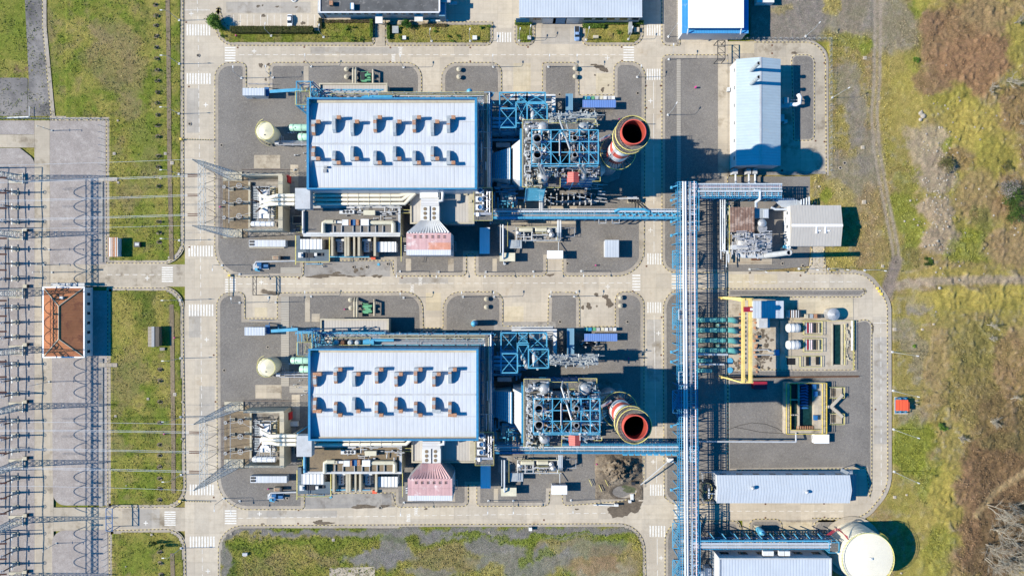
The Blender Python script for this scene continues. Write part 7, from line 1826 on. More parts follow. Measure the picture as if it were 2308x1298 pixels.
for i, (x0_, y_, x1_) in enumerate(((118,295,186),(112,563,190),(118,614,205),(130,639,212),(112,860,205),(128,1223,190),(100,597,160))):
    p = pl(x0_, y_, 0); h_ = (x1_-x0_)/2100*HC
    b = MB(); b.tube([(p.x,p.y,.1),(p.x,p.y,h_*.4),(p.x,p.y,h_)], [.14,.1,.07], 8); b.bar((p.x,p.y-.5,h_*.6),(p.x,p.y+.5,h_*.6), .1); b.bar((p.x,p.y-.6,h_),(p.x,p.y+.1,h_), .12); b.box((p.x-.3,p.y-.3,.1),(p.x+.3,p.y+.3,.4))
    one(b, 'mast_pole', 'galv', 'tall thin pole with crossbars near the switchyard fence, %s from the north' % ORD[[0,1,3,4,5,6,2][i]], 'pole', 'tall poles near the switchyard fence')
b = MB(); a_ = g2((224,405)); c_ = g2((230,1400))
for y0_, y1_ in ((405,592),(808,1140)):
    p, q = g2((225,y0_)), g2((233,y1_)); b.box((p[0],p[1],.1),(q[0],q[1],.5))
struct(b, 'cable_duct', 'concrete_grey')
b = MB(); 
for p_ in ((222,400),(222,818)): bx(b, p_[0], p_[1], p_[0]+42, p_[1]+9, .2, .55)
struct(b, 'concrete_slab', 'path')
def fence(name, label, pts, step=2.25, h=2.5, dy=-1, m='galv'):
    t = thing(name, label, 'fence', (*g2(pts[0]), .2), 'post and wire fences')
    P = [Vector(g2(p)) for p in pts]; n = 0
    for a, c in zip(P, P[1:]):
        u = (c-a).normalized(); nn = Vector((-u.y, u.x))*dy; L = (c-a).length; k = int(L/step)
        for i in range(k+1):
            q = a+u*(L*i/k); b = MB(); b.bar((q.x,q.y,.1),(q.x,q.y,h), .11); b.bar((q.x,q.y,h),(q.x+nn.x*.7,q.y+nn.y*.7,h+.55), .1)
            if n < 100: b.build('post', m, t)
            n += 1
    b = MB()
    for a, c in zip(P, P[1:]):
        for zz in (.6, 1.4, 2.3): b.bar((a.x,a.y,zz),(c.x,c.y,zz), .035)
    b.build('wire_strand', m, t); return t
fence('fence', 'post and wire fence between switchyard gravel and the upper lawn', [(236,272),(239,592)])
fence('fence', 'post and wire fence between switchyard gravel and the middle lawn', [(240,812),(242,1140)])
fence('fence', 'post and wire fence beside the bottom lawn', [(243,1197),(245,1400)])
fence('fence', 'post and wire fence along the switchyard\'s north side', [(-60,268),(236,270)])
fence('fence', 'white-posted fence north of the loop road', [(1642,90),(1866,90)], 1.95)
fence('fence', 'white-posted fence east of the loop road', [(1869,92),(1869,386)], 1.95)
b = MB(); b.bar(w(16,266,1.2), w(65,264,1.2), .4); b.bar(w(66,240,1), w(66,266,1), .14); one(b, 'sliding_gate', 'white', 'white sliding gate at the switchyard\'s north entrance', 'gate')
# ---- tiled hall
x0, y1 = xy(97,646,5); x1, y0 = xy(192,806,5)
t = thing('tiled_hall', 'red-tiled hip-roofed building with white eaves at the switchyard edge', 'building', ((x0+x1)/2,(y0+y1)/2,.2))
b = MB(); b.box((x0+.3,y0+.3,0),(x1-.3,y1-.3,5)); b.build('wall', 'white', t)
b = MB(); roof_shape(b, x0+.45, y0+.45, x1-.45, y1-.45, 5.1, 'gy', 2.6, hip=6.4); ro = b.build('roof', 'roof_tile', t)
b = MB(); xm = (x0+x1)/2; z_ = 7.95
for q in (((x0+.5,y0+.5,5.35),(xm,y0+6.8,z_)),((x1-.5,y0+.5,5.35),(xm,y0+6.8,z_)),((x0+.5,y1-.5,5.35),(xm,y1-6.8,z_)),((x1-.5,y1-.5,5.35),(xm,y1-6.8,z_)),((xm,y0+6.8,z_),(xm,y1-6.8,z_))): b.bar(*q, .22)
b.build('ridge_tiles', 'beige', ro)
b = MB(); b.box((x0,y0,5),(x1,y0+.45,5.35)); b.box((x0,y1-.45,5),(x1,y1,5.35)); b.box((x0,y0+.453,5),(x0+.45,y1-.453,5.35)); b.box((x1-.45,y0+.453,5),(x1,y1-.453,5.35)); b.build('eaves', 'white_clean', t)
for k in range(7): b = MB(); yy = y0+2+k*3.4; b.box((x1-.35,yy-.5,1.8),(x1-.22,yy+.5,3.4)); b.build('window', 'glass', t)
b = MB(); bx(b, 134, 668, 141, 674, 6, 7.6); b.build('roof_vent', 'light_grey', t)
b = MB()
for k in range(5): b.tube([(x0+2+k*3,y1+.5,.3),(x0+2+k*3,y1+.5,4.2)], .12, 6)
b.box((x0+2,y1+.15,3.6),(x1-1,y1+1.3,3.8)); b.build('canopy', 'light_grey', t)
hut('kiosk', 'small rusty-roofed kiosk on the lawn beside the switchyard fence', 'kiosk', (245,535,266,579), 2.9, 'kiosk_roof' if False else 'rust', 'white')
t = D.objects['kiosk']; b = MB()
for q in (246, 251.5, 259.5, 264): bx(b, q, 535.5, q+(1.2 if q > 250 else 3), 578.5, 3.0, 3.13)
b.build('roof_sheet', 'white', t)
b = MB(); bx(b, 301, 545, 315, 557, .3, 1.5, 0); bx(b, 304, 547.5, 313, 554, 1.5, 1.6, 1); one(b, 'transformer_box', ['dark', 'light_grey'], 'small dark-framed box east of the rusty kiosk', 'box')
hut('hut', 'brown wooden hut alone on the middle lawn', 'hut', (334,736,359,781), 2.7, 'roof_wood', 'wood', 'gy', .35, cap=.5, capc='grey')
b = MB(); bx(b, 360, 783, 371, 790, .3, .9); one(b, 'step', 'concrete_grey', 'concrete step south of the brown hut', 'step')
ic = ((267,273,3),(259,347,5),(374,347,5),(389,368,6),(363,402,4),(268,412,4),(382,580,3),(262,937,4),(395,888,6),(335,898,4),(343,1203,4),(412,905,3),(411,988,3),(553,1249,6),(752,1215,5),(1103,1198,3),(522,1201,4),(991,1236,3),(286,1093,2),(285,1275,2)); rk_ = ranks(ic, 1)
for i, (px, py, r_) in enumerate(ic):
    b = MB(); p = g2((px,py)); q = r_*S*.62; b.box((p[0]-q,p[1]-q,.1),(p[0]+q,p[1]+q,.55), 0); b.box((p[0]-q*.55,p[1]-q*.55,.54),(p[0]+q*.55,p[1]+q*.55,.6), 1)
    one(b, 'inspection_cover', ['concrete', 'concrete_grey'], 'small concrete inspection cover in the lawns or bottom field, %s from the north' % rk_[i], 'cover', 'concrete covers in the lawns')
b = MB(); bx(b, 1192, 1189, 1199, 1196, .3, 1.8); one(b, 'white_box', 'white_clean', 'white box in the field south of the lower unit', 'box')
b = MB(); bx(b, 546, 1246, 557, 1252, .3, 1.2); one(b, 'valve_box', 'light_grey', 'pale valve box in the grassy south-west field corner', 'box')

# height gauges and boom barriers across the lanes
def portal(x0_, y0_, x1_, y1_, h_, label, n=3, m='dark', wd=1.6):
    t = thing('height_gauge', label, 'height gauge', (*g2(((x0_+x1_)/2,(y0_+y1_)/2)), .1), 'height gauges over the lanes')
    b = MB(); a, c = w(x0_,y0_,h_), w(x1_,y1_,h_); u = (c-a).normalized(); nn = Vector((-u.y,u.x,0))*wd/2
    for s_ in (-1, 1):
        b.bar(a+nn*s_, c+nn*s_, .22)
        for q in (a, c): b.bar(dn(q+nn*s_,.1), q+nn*s_, .2)
    for i in range(n+1): q = a+(c-a)*(i/n); b.bar(q-nn, q+nn, .16); 
    for i in range(n): b.bar(a+(c-a)*(i/n)-nn, a+(c-a)*((i+1)/n)+nn, .1)
    b.build('frame', m, t); return t
portal(1626, 92, 1626, 134, 5, 'dark steel height gauge over the loop road near the long hall', wd=2.6)
portal(246, 1146, 246, 1196, 5, 'dark blue height gauge over the south-west lane', m='blue_dark', wd=2.2)
portal(574, 623, 574, 665, 5, 'slim steel height gauge over the middle road', wd=1.2)
for (a_, c_, lb) in (((410,315),(480,317),'north of the upper gantry'),((408,1127),(479,1128),'beside the lower gantry'),((519,621),(519,668),'over the middle road by the west junction')):
    t = thing('road_barrier', 'yellow and black boom barrier '+lb, 'barrier', (*g2(a_), .1), 'boom barriers'); b = MB(); p, q = Vector(g2(a_)), Vector(g2(c_))
    for k in range(24): b.bar((*(p+(q-p)*k/24),1.1), (*(p+(q-p)*(k+1)/24),1.1), .22, m=k % 2)
    b.build('boom', ['kerb_yellow', 'kerb_black'], t); b = MB(); b.box((p.x-.4,p.y-.4,.1),(p.x+.4,p.y+.4,1.2)); b.build('cabinet', 'yellow', t)

# ------------------------------------------------------------------ north buildings
x0, y1 = xy(723,-90,7); x1, y0 = xy(989,28,7)
t = thing('office', 'flat dark-roofed office building with white eaves at the top edge', 'building', ((x0+x1)/2,(y0+y1)/2,.2))
b = MB(); b.box((x0+.3,y0+.6,0),(x1-.3,y1,6.9)); b.build('wall', 'white', t)
b = MB(); b.box((x0,y0,7),(x1,y1,7.2)); b.build('roof', 'felt_grey', t)
b = MB(); b.box((x0-.2,y0-.4,6.9),(x1+.2,y0-.003,7.5)); b.box((x0-.5,y0,6.9),(x0-.003,y1,7.5)); b.box((x1+.003,y0,6.9),(x1+.5,y1,7.5)); b.box((x0,y0+4.8,7.2),(x1,y0+5.1,7.5)); b.build('eaves', 'white_clean', t)
for k in range(16): b = MB(); xx = x0+2+k*2.65; b.box((xx-.7,y0+.52,3.6),(xx+.7,y0+.64,5.0)); b.build('window', 'glass', t)
b = MB(); bx(b, 742, 2, 750, 12, 7.2, 8.6, 0); b.build('rooftop_unit', 'rust', t); b = MB(); bx(b, 791, 7, 797, 21, 7.2, 8.6, 0); b.build('rooftop_unit', 'white_clean', t)
b = MB(); bx(b, 789, 7.2, 790.8, 21, 7.2, 8.0); b.build('solar_heater', 'blue', t)
b = MB(); bx(b, 716, 2, 724, 30, .2, 5); b.build('wing', 'light_grey', t)
b = MB(); bx(b, 846, 29, 862, 53, 3.4, 3.7, 0)
for q in (847.5, 861): b.bar(w(q,52,.2), w(q,52,3.4), .2)
b.build('entrance_canopy', 'white_clean', t)
b = MB(); bx(b, 989.5, -4, 1003, 37, .2, 5.4); b.build('glass_wing', 'stairs_blue', t)
b = MB(); bx(b, 934, 33, 953, 49, 3.4, 3.6); bx(b, 970, 44, 1010, 49, .2, .5); b.build('side_canopy', 'white', t)
b = MB(); bx(b, 980, -6, 1015, 6, 5.5, 5.8); bx(b, 1012, 4, 1030, 11, 3, 3.2); b.build('north_canopy', 'light_grey', t)
x0, y1 = xy(1170,-90,6.8); x1, y0 = xy(1447,39,6.8)
t = thing('workshop', 'wide workshop with a pale ribbed roof at the top edge', 'workshop', ((x0+x1)/2,(y0+y1)/2,.2))
b = MB(); b.box((x0+.3,y0+.3,0),(x1-.3,y1,6.7)); b.build('wall', 'galv', t); b = MB(); b.box((x0,y0,6.75),(x1,y1,7.0)); b.build('roof', 'roof_pale', t); b = MB(); b.box((x0-.1,y0-.15,6.6),(x1+.1,y0-.003,7.1)); b.build('gutter', 'white_clean', t)
for k, q in enumerate((1178,1238,1262,1290)): b = MB(); p = w(q,40,4); b.box((p.x-2.4,y0+.22,.2),(p.x+2.4,y0+.29,5)); b.build('rolling_door', 'white' if k % 2 else 'blue', t)
for q in (1210,1325,1350,1376,1405,1430): b = MB(); p = w(q,40,4); b.box((p.x-1.4,y0+.22,3.6),(p.x+1.4,y0+.29,5.2)); b.build('window', 'glass', t)
b = MB(); bx(b, 1418, 45, 1425, 74, .2, 2.6); one(b, 'guard_cabin', 'galv', 'narrow grey cabin on the garden at the road corner', 'cabin')
x0, y1 = xy(1551,-90,9.4); x1, y0 = xy(1676,64,9.4); X0, Y1 = xy(1537,-90,7); X1, Y0 = xy(1687,76,7)
t = thing('store_hall', 'white-roofed hall ringed by a lower blue roof at the top edge', 'building', ((x0+x1)/2,(y0+y1)/2,.2))
b = MB(); b.box((X0+.3,Y0+.3,0),(X1-.3,Y1,6.9)); b.build('wall', 'wall_white', t); b = MB(); b.box((X0,Y0,6.95),(X1,Y1,7.15)); b.build('lower_roof', 'roof_bluew', t)
b = MB(); b.box((x0+.2,y0+.2,7.16),(x1-.2,y1,9.3)); b.build('upper_wall', 'blue', t); b = MB(); b.box((x0,y0,9.35),(x1,y1,9.6)); b.build('upper_roof', 'roof_brightwhite', t)
for q in (1551,1671): b = MB(); b.bar(w(q,66,9), w(q-2,78,7.1), .3); b.build('downpipe', 'white_clean', t)
b = MB(); bx(b, 1706, -10, 1745, 6, .2, 3); one(b, 'cabin', 'white', 'white cabin roof cut by the top edge on the waste ground', 'cabin')
b = MB(); bx(b, 1540, 81, 1543, 84, .2, .9, 0); one(b, 'hydrant', 'red', 'small red hydrant at the foot of the blue-ringed hall', 'hydrant')
for i, (px, py, sx, sy, lb) in enumerate(((891,67,14,16,'grey louvred box west in the garden strip'),(1070,85,10,9,'white square box in the middle garden'),(1193,85,8,8,'pale box in the narrow garden'),(1343,83,12,6,'striped bench-like box in the east garden'),(911,85,8,8,'white square cover in the second garden'),(1435,67,12,10,'pale slab beside the narrow cabin'))):
    b = MB(); bx(b, px-sx/2, py-sy/2, px+sx/2, py+sy/2, .2, 1.2); one(b, 'garden_box', ('galv','white','light_grey','beige','white','concrete')[i], lb, 'box')

# ------------------------------------------------------------------ vehicles
def car(px, py, L, W, m, label, rz=0, pickup=False):
    c = Vector((*g2((px,py)), ROAD_Z)); t = thing('pickup_truck' if pickup else 'parked_car', label, 'pickup truck' if pickup else 'car', c)
    def P(x, y, z): return Vector((c.x+y*W/2, c.y-x*L/2, c.z+z))      # nose towards -y (south) when x=+1
    def slab(prof, name, mm, parent=t):      # prof: list of (x, halfwidth, zlow, zhigh)
        b = MB(); n = len(prof)
        for i in range(n):
            x_, hw, zl, zh = prof[i]; b.v += [tuple(P(x_,-hw,zl)), tuple(P(x_,-hw*1.0,zl+(zh-zl)*.7)), tuple(P(x_,-hw*.86,zh)), tuple(P(x_,hw*.86,zh)), tuple(P(x_,hw,zl+(zh-zl)*.7)), tuple(P(x_,hw,zl))]
        for i in range(n-1):
            for k in range(6): a = i*6+k; d = i*6+(k+1) % 6; b.f.append((a, d, d+6, a+6)); b.m.append(0)
        b.f += [tuple(range(5,-1,-1)), tuple(range((n-1)*6, n*6))]; b.m += [0, 0]
        o = b.build(name, mm, parent); return smooth_by_angle(o, 35)
    slab([(-1,.78,.35,.8),(-.94,.94,.3,.95),(-.5,1,.28,.98),(.3,1,.28,.98),(.8,.97,.28,.9),(.95,.86,.3,.78),(1,.7,.36,.66)], 'body', m)
    if pickup:
        slab([(-.12,.86,.9,1.3),(-.02,.84,.9,1.72),(.32,.84,.9,1.72),(.52,.84,.9,1.1)], 'cab', 'glass'); slab([(-.06,.7,1.66,1.78),(.3,.7,1.66,1.78)], 'roof', m)
        b = MB(); a, d = P(-.95,-.78,.99), P(-.18,.78,.995); b.box(tuple(a), tuple(d)); b.build('load_bed', 'dark', t)
        for s_ in (-1, 1): b = MB(); b.bar(P(-.96,s_*.86,1.08), P(-.16,s_*.86,1.08), .12); b.build('bed_side', m, t)
    else:
        slab([(-.82,.8,.85,.98),(-.6,.84,.85,1.38),(.1,.84,.85,1.42),(.42,.84,.85,1.0)], 'cabin_glass', 'glass'); slab([(-.52,.72,1.34,1.46),(.06,.72,1.36,1.48)], 'roof', m)
    for x_ in (-.62, .64):
        for s_ in (-1, 1):
            b = MB(); q = P(x_, s_*.9, .33); b.tube([q-Vector((.11,0,0)), q+Vector((.11,0,0))], .33, 14); wv = b.build('wheel', 'black', t)
            b = MB(); b.tube([q+Vector((s_*.112,0,0)), q+Vector((s_*.12,0,0))], .2, 10); b.build('rim', 'light_grey', wv)
    for s_ in (-1, 1): b = MB(); q = P(.97, s_*.6, .62); b.box(q-Vector((.16,.06,.07)), q+Vector((.16,.06,.07))); b.build('headlight', 'white_clean', t); b = MB(); q = P(-.98, s_*.62, .72); b.box(q-Vector((.14,.05,.08)), q+Vector((.14,.05,.08))); b.build('tail_light', 'red', t)
    for s_ in (-1, 1): b = MB(); q = P(.36, s_*1.08, .95); b.box(q-Vector((.09,.07,.06)), q+Vector((.09,.07,.06))); b.build('wing_mirror', m, t)
car(655, 49.5, 4.6, 1.85, 'car_white', 'white saloon car parked in the bays beside the long hedge')
car(1300, 78, 5.2, 1.9, 'car_blue', 'light blue pickup truck parked in front of the workshop', pickup=True)
b = MB(); c = g2((664,-1)); b.ring((c[0],c[1],.3), .95, .25, 18); o = one(b, 'ring_planter', 'white', 'white concrete ring at the top of the parking area', 'planter')

# ------------------------------------------------------------------ vegetation
def leaf_mat(name, c, var=.5):
    m, nt, b = nodes(name); at = nt.nodes.new('ShaderNodeAttribute'); at.attribute_name = 'tone'
    nt.links.new(at.outputs['Color'], b.inputs['Base Color']); b.inputs['Roughness'].default_value = .8; b.inputs['Specular IOR Level'].default_value = .2; return m
leaf_mat('foliage', None)
def leafmesh(name, cen, siz, col, rng, parent=None, up=.35, elong=1.0, **tags):
    """many small leaf quads: cen (n,3), siz (n,), col (n,3)"""
    n = len(cen); nrm = rng.normal(size=(n,3)); nrm[:,2] = np.abs(nrm[:,2])+up; nrm /= np.linalg.norm(nrm, axis=1)[:,None]
    t1 = np.cross(nrm, rng.normal(size=(n,3))); t1 /= np.linalg.norm(t1, axis=1)[:,None]; t2 = np.cross(nrm, t1)
    s = siz[:,None]; base = np.array(wloc(parent)) if parent is not None else np.array(tags.get('origin', (0,0,0)))
    V = np.stack([cen-t1*s*elong, cen-t2*s*.5, cen+t1*s*elong, cen+t2*s*.5], 1).reshape(-1,3)-base
    me = D.meshes.new(name); me.vertices.add(4*n); me.vertices.foreach_set('co', V.ravel()); me.loops.add(4*n); me.loops.foreach_set('vertex_index', np.arange(4*n))
    me.polygons.add(n); me.polygons.foreach_set('loop_start', np.arange(0,4*n,4)); me.polygons.foreach_set('loop_total', np.full(n,4)); me.update()
    ca = me.color_attributes.new('tone', 'FLOAT_COLOR', 'POINT'); cc = np.repeat(np.concatenate([col, np.ones((n,1))], 1), 4, 0); ca.data.foreach_set('color', cc.ravel())
    me.materials.append(M['foliage']); o = D.objects.new(name, me); COL.objects.link(o)
    if parent is not None: o.parent = parent
    elif 'origin' in tags: o.location = tags.pop('origin')
    for k, v in tags.items(): o[k] = v
    return o
rg = np.random.RandomState(4)
def crown(t, c, rx, ry, rz, n, pal, size=.22, name='crown'):
    k = max(5, int(n/60)); cl = rg.normal(size=(k,3)); cl /= np.linalg.norm(cl, axis=1)[:,None]; cl *= rg.uniform(.45,1,size=(k,1)); 
    i = rg.randint(0,k,n); p = cl[i]+rg.normal(size=(n,3))*.2; p[:,2] = np.maximum(p[:,2], -.9)
    cen = np.array(c)+p*np.array([rx,ry,rz]); pal = np.array(pal); col = pal[rg.randint(0,len(pal),k)][i]*rg.uniform(.65,1.35,size=(n,1))
    return leafmesh(name, cen, rg.uniform(.6,1.4,n)*size, col, rg, t)
def bush(px, py, r, h, label, group, pal, n=260, name='shrub', cat='shrub', size=.16, trunk=False, z=None):
    z = tz(px,py) if z is None else z; p = g2((px,py)); t = thing(name, label, cat, (p[0],p[1],z), group)
    crown(t, (p[0],p[1],z+h*.55), r, r, h*.5, n, pal, size)
    b = MB(); b.tube([(p[0],p[1],z-.1),(p[0]+.05,p[1],z+h*.6)], [.08+r*.05,.04], 6); b.build('trunk' if trunk else 'stem', 'wood', t); return t
DGN = ((.03,.055,.01),(.05,.09,.015),(.07,.12,.02)); GN = ((.06,.12,.015),(.10,.18,.025),(.14,.22,.04)); OLV = ((.14,.12,.05),(.10,.10,.03),(.18,.15,.07)); BRS = ((.22,.15,.09),(.16,.11,.06),(.28,.21,.13))
row = [(352,13),(353,37),(353,59),(354,83),(354,108),(355,133),(356,159),(356,183),(357,209),(356,233),(357,260),(357,284),(357,308),(358,352),(358,377),(359,420),(360,500),(360,525),(360,546),(362,832),(362,857),(362,905),(361,952),(361,1001),(361,1025),(361,1051),(361,1077),(361,1100),(361,1125),(361,1242),(363,1267),(364,1293)]
b = MB()
for x_, y_ in row: blob(b, x_, y_, 6, 4.6, .46, int(x_+y_), rough=.15)
struct(b, 'bare_earth', 'soil')
for i, (x_, y_) in enumerate(row):
    big = i < 18 and i not in (2,) ; bush(x_+.5, y_+.5, .62 if big else .4, 1.1 if big else .8, 'small round dark shrub in its earth ring on the lawn, %s from the north' % ORD[i], 'row of round shrubs on the lawns', DGN, 200, size=.13)
for i, (x_, y_) in enumerate(((351,1220),(368,1229))): bush(x_, y_, .9, 4.2, '%s narrow dark cypress casting a long shadow at the lane corner' % ('upper','lower')[i], 'cypresses at the lane corner', DGN, 500, 'cypress', 'tree', .18, True)
bush(488, 56, 2.3, 4.4, 'leafy green tree on the corner by the parking entrance', None, GN, 2600, 'garden_tree', 'tree', .26, True, .2)
bush(918, 59, 1.5, 2.6, 'round dark green tree in the second garden strip', None, ((.03,.08,.015),(.04,.11,.02)), 1300, 'garden_tree', 'tree', .22, True, .3)
gs = ((783,66,.8),(795,91,.9),(817,89,1.1),(981,71,.8),(904,87,.7),(903,66,.5),(797,64,.4),(1013,83,.6),(1020,93,.7),(1035,85,.8),(1103,60,1.0),(1340,60,.6),(1395,73,.8),(1360,66,.5),(1085,66,.6),(505,83,.7)); rk_ = ranks(gs, 0)
for i, (x_, y_, r_) in enumerate(gs): bush(x_, y_, r_, 1.1, 'small green garden shrub beside the north road, %s from the west' % rk_[i], 'garden shrubs by the north road', GN, 260, size=.15, z=.3)
def hedge(x0_, y0_, x1_, y1_, h_, label, pal, n, zb=.25):
    a = g2((x0_,y1_)); c = g2((x1_,y0_)); t = thing('hedge', label, 'hedge', ((a[0]+c[0])/2,(a[1]+c[1])/2,zb))
    b = MB(); b.box((a[0]+.15,a[1]+.15,0),(c[0]-.15,c[1]-.15,zb+h_-.12)); b.build('core', 'hedge_leaf', t)
    cen = np.stack([rg.uniform(a[0],c[0],n), rg.uniform(a[1],c[1],n), zb+h_+rg.normal(size=n)*.09], 1); m_ = rg.rand(n) < .35; cen[m_,2] = rg.uniform(zb,zb+h_,m_.sum()); s_ = rg.rand(n) < .5
    cen[m_&s_,1] = a[1]+rg.normal(size=(m_&s_).sum())*.08; cen[m_&~s_,1] = c[1]+rg.normal(size=(m_&~s_).sum())*.08
    pal = np.array(pal); col = pal[rg.randint(0,len(pal),n)]*rg.uniform(.6,1.4,size=(n,1)); leafmesh('foliage', cen, rg.uniform(.1,.2,n), col, rg, t); return t
hedge(523,64,709,78,2.0,'long clipped brown-green hedge below the parking bays', ((.10,.10,.035),(.14,.11,.05),(.07,.08,.02)), 6500)
hedge(733,47,835,53,.7,'low brown hedge along the office wall', ((.16,.11,.07),(.12,.09,.05)), 1600); hedge(835,48,842,85,1.4,'bright green hedge closing the first garden', GN, 900); hedge(873,56,880,89,1.3,'green hedge at the west end of the second garden', GN, 800)
hedge(952,56,1008,62,.7,'low brown hedge in the second garden', ((.16,.12,.07),(.12,.10,.05)), 900); hedge(1161,50,1199,58,1.1,'bright green hedge in the narrow garden', GN, 1000); hedge(1313,57,1362,65,1.1,'bright green hedge in the east garden', GN, 1200); hedge(1362,50,1450,57,1.0,'long green hedge in front of the workshop', GN, 1700); hedge(720,44,727,66,1.0,'short dark hedge at the office corner', ((.12,.10,.06),(.09,.08,.04)), 500)
# bare trees
def bare_tree(px, py, h_, label, seed, spread=1., dense=1):
    r = random.Random(seed); z = tz(px,py); p = g2((px,py)); t = thing('bare_tree', label, 'tree', (p[0],p[1],z), 'leafless trees on the slope')
    tb = MB(); br = MB(); tip = [0]
    def grow(q, d, L, rad, lv):
        pts = [q]; rs = [rad]; cur = Vector(q); dd = Vector(d)
        for k in range(4): dd = (dd+Vector((r.gauss(0,.1),r.gauss(0,.1),r.gauss(0,.06)))).normalized(); cur = cur+dd*(L/4); pts.append(cur.copy()); rs.append(rad*(1-.17*(k+1)))
        (tb if lv == 0 else br).tube(pts, rs, 6 if lv < 2 else 3, cap=False)
        if lv >= 3: return
        for k in range((4,4,4)[lv]+(dense if lv else 2)):
            a = r.uniform(.25, 1); i = min(3, int(a*4)); q2 = pts[i]+(pts[i+1]-pts[i])*(a*4-i if i < 3 else r.random())
            nd = (dd+Vector((r.gauss(0,.6),r.gauss(0,.6),r.uniform(-.1,.4)))*spread).normalized(); grow(q2, nd, L*r.uniform(.42,.66), rad*.5, lv+1)
    for s_ in range(r.choice((1,2,3))): grow(Vector((p[0]+r.gauss(0,.3),p[1]+r.gauss(0,.3),z-.2)), Vector((r.gauss(0,.12),r.gauss(0,.12),1)), h_*.55, .17, 0)
    tb.build('trunk', 'bark', t); br.build('branches', 'bark', t)
bt = [(2225,1140,15),(2240,1165,14),(2236,1190,15),(2222,1226,13),(2236,1236,15),(2262,1210,14),(2250,1262,15),(2232,1275,13),(2272,1250,14),(2265,1285,15),(2290,1180,13),(2218,1255,10),(2280,1140,10),(2295,1225,14),(2262,185,8),(2228,206,5),(2222,735,6),(2226,762,5),(2160,985,4),(2230,950,5),(2275,900,5),(2285,55,6),(2290,280,4),(2060,905,2)]
rk_ = ranks(bt[:14], 1); rk2 = ranks(bt[14:], 1)
for i, (x_, y_, h_) in enumerate(bt): bare_tree(x_, y_, h_, ('tall leafless grey tree in the south-east thicket, %s from the north' % rk_[i] if i < 14 else 'small leafless grey tree on the eastern slope, %s from the north' % rk2[i-14]), 50+i, dense=1 if i < 14 else 2)
for i, (x_, y_, r_, lb, pal) in enumerate(((2262,445,4.2,'big dark evergreen bush on the eastern slope, northern of the pair',DGN),(2276,480,3.4,'big dark evergreen bush on the eastern slope, southern of the pair',DGN),(2258,430,3.6,'grey leafless bush touching the dark evergreens',((.25,.22,.2),(.18,.16,.14))),(2264,374,1.8,'small dark bush on the green slope',OLV),(2300,345,2.6,'brown bush at the eastern frame edge',BRS),(2120,960,1.5,'green bush north of the bare patch',GN),(2062,138,1.0,'green shrub beside the dirt track',GN),(2059,780,.7,'tiny bright green shrub east of the loop road',GN),(2120,372,2.8,'olive bush beside the eroded bank',OLV),(2085,590,1.6,'dark green shrub south of the eroded banks',DGN))):
    bush(x_, y_, r_, r_*1.1, lb, None, pal, int(420*r_), 'wild_bush', 'bush', .2)
# rocks
b = MB()
for k in range(260):
    if k < 200: px, py = (rnd.gauss(2108,24), rnd.gauss(430,90))
    else: px, py = rnd.uniform(2060,2300), rnd.uniform(250,640)
    c = g2((px,py)); s_ = rnd.uniform(.12,.5)**1.2; b.sphere((c[0],c[1],tz(px,py)+s_*.2), s_, 6, 0, .6)
o = b.build('loose_stones', 'rock', None, kind='stuff')
for i, (px, py, r_) in enumerate(((2073,257,.9),(2078,263,1.0),(2072,271,.7),(2112,649,.6))): b = MB(); c = g2((px,py)); b.sphere((c[0],c[1],tz(px,py)+.3), r_, 7, 0, .6); one(b, 'boulder', 'rock', 'pale boulder %s' % ('north of the three by the bank','middle of the three by the bank','south of the three by the bank','alone beside the eastern track')[i], 'boulder')
# tufts of grass and scrub, coloured after the ground they grow on
def tufts(name, n, xr, yr, size, keep, seed, gain=1.15, h=.12):
    r = np.random.RandomState(seed); px = r.uniform(xr[0],xr[1],n); py = r.uniform(yr[0],yr[1],n); x = (px-CX)*S; y = (CY-py)*S
    i = np.clip(np.round((x-gx[0])/st_).astype(int),0,nx-1); j = np.clip(np.round((y-gy[0])/st_).astype(int),0,ny-1)
    z = Z[j,i]; c = C[j,i]; dens = fbm(x, y, 4, 77, 3); k = (z > .0)&(r.rand(n) < np.clip((dens-.3)*3,0.05,1)) if keep is None else keep(px,py,z,c,dens,r)
    x, y, z, c, nn = x[k], y[k], z[k], c[k], int(k.sum()); rep = 3
    cen = np.repeat(np.stack([x,y,z+h],1), rep, 0)+r.normal(size=(nn*rep,3))*np.array([size,size,size*.45]); cen[:,2] = np.maximum(cen[:,2], np.repeat(z,rep)+.03)
    col = np.repeat(c, rep, 0)*r.uniform(.55,1.3,size=(nn*rep,1))*gain*np.array([1,1.0,.95]); o = leafmesh(name, cen, r.uniform(.5,1.5,nn*rep)*size, col, r, None, up=.1); o['kind'] = 'stuff'; return o
tufts('rough_scrub', 60000, (1990,2345), (-20,1310), .21, lambda px,py,z,c,d,r: (z > 0)&(c[:,0] < .29)&(c[:,2] < .16)&(r.rand(len(px)) < np.clip((d-.3)*3,.05,1)), 1, gain=1.1, h=.16)
tufts('meadow_grass', 26000, (-20,415), (-20,1310), .2, None, 2)
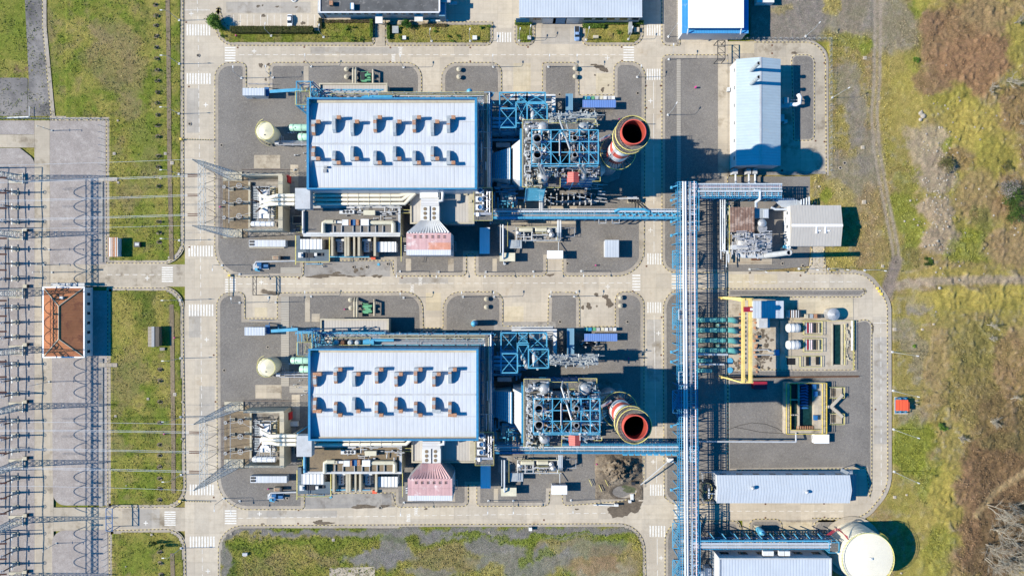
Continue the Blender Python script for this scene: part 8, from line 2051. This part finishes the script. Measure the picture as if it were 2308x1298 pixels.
tufts('field_grass', 12000, (490,1460), (1190,1330), .2, lambda px,py,z,c,d,r: (z > 0)&(c[:,1] > c[:,2]*2.2), 3)
tufts('verge_grass', 14000, (1690,2010), (-20,1310), .24, lambda px,py,z,c,d,r: (z > -.05)&(c[:,1] > c[:,2]*1.6)&~((px < 1868)&(py > 92)&(py < 392))&~((px < 1830)&(py < 620)&(py > 390))&~((py > 612)&(px < 2008)&(py < 1176))&~((py > 1170)&(px < 1900))&~((px > 1868)&(px < 2020)&(py > 1165)&(py < 1310)), 4)
tufts('garden_grass', 6000, (500,1450), (46,100), .15, lambda px,py,z,c,d,r: (z > 0), 5)
# ------------------------------------------------------------------ camera, light
cam = D.cameras.new('camera'); co = D.objects.new('camera', cam); COL.objects.link(co)
co.location = (0, 0, HC); co.rotation_euler = (0, 0, 0)
cam.sensor_width = 36; cam.lens = 24; cam.clip_end = 5000; cam.clip_start = 1
scene.camera = co
EL = math.atan(1/1.365)
sd = D.lights.new('sun', 'SUN'); so = D.objects.new('sun', sd); COL.objects.link(so)
sd.energy = 4.8; sd.angle = R(.5); sd.color = (1, .925, .79)
tow = Vector((math.cos(EL), 0.024*math.cos(EL), -math.sin(EL)))
so.rotation_euler = tow.to_track_quat('-Z', 'Y').to_euler()
so.location = (-200, 0, 200)
wd = D.worlds.new('World'); scene.world = wd; wd.use_nodes = True
nt = wd.node_tree; bg = nt.nodes['Background']
sk = nt.nodes.new('ShaderNodeTexSky'); sk.sky_type = 'NISHITA'; sk.sun_disc = False
sk.sun_elevation = EL
sk.sun_rotation = R(-90 - 1.4)   # sun in the west (-x)
sk.ozone_density = 10.0; sk.air_density = 1.0; sk.dust_density = .3
nt.links.new(mixc(nt, 1.0, sk.outputs[0], (.06, 1.2, 1.5), 'MULTIPLY'), bg.inputs[0]); bg.inputs[1].default_value = .075
scene.view_settings.view_transform = 'Standard'; scene.view_settings.look = 'None'
scene.view_settings.exposure = 0.75; scene.view_settings.gamma = 1
scene.render.engine = 'CYCLES'
scene.cycles.max_bounces = 4; scene.cycles.diffuse_bounces = 1
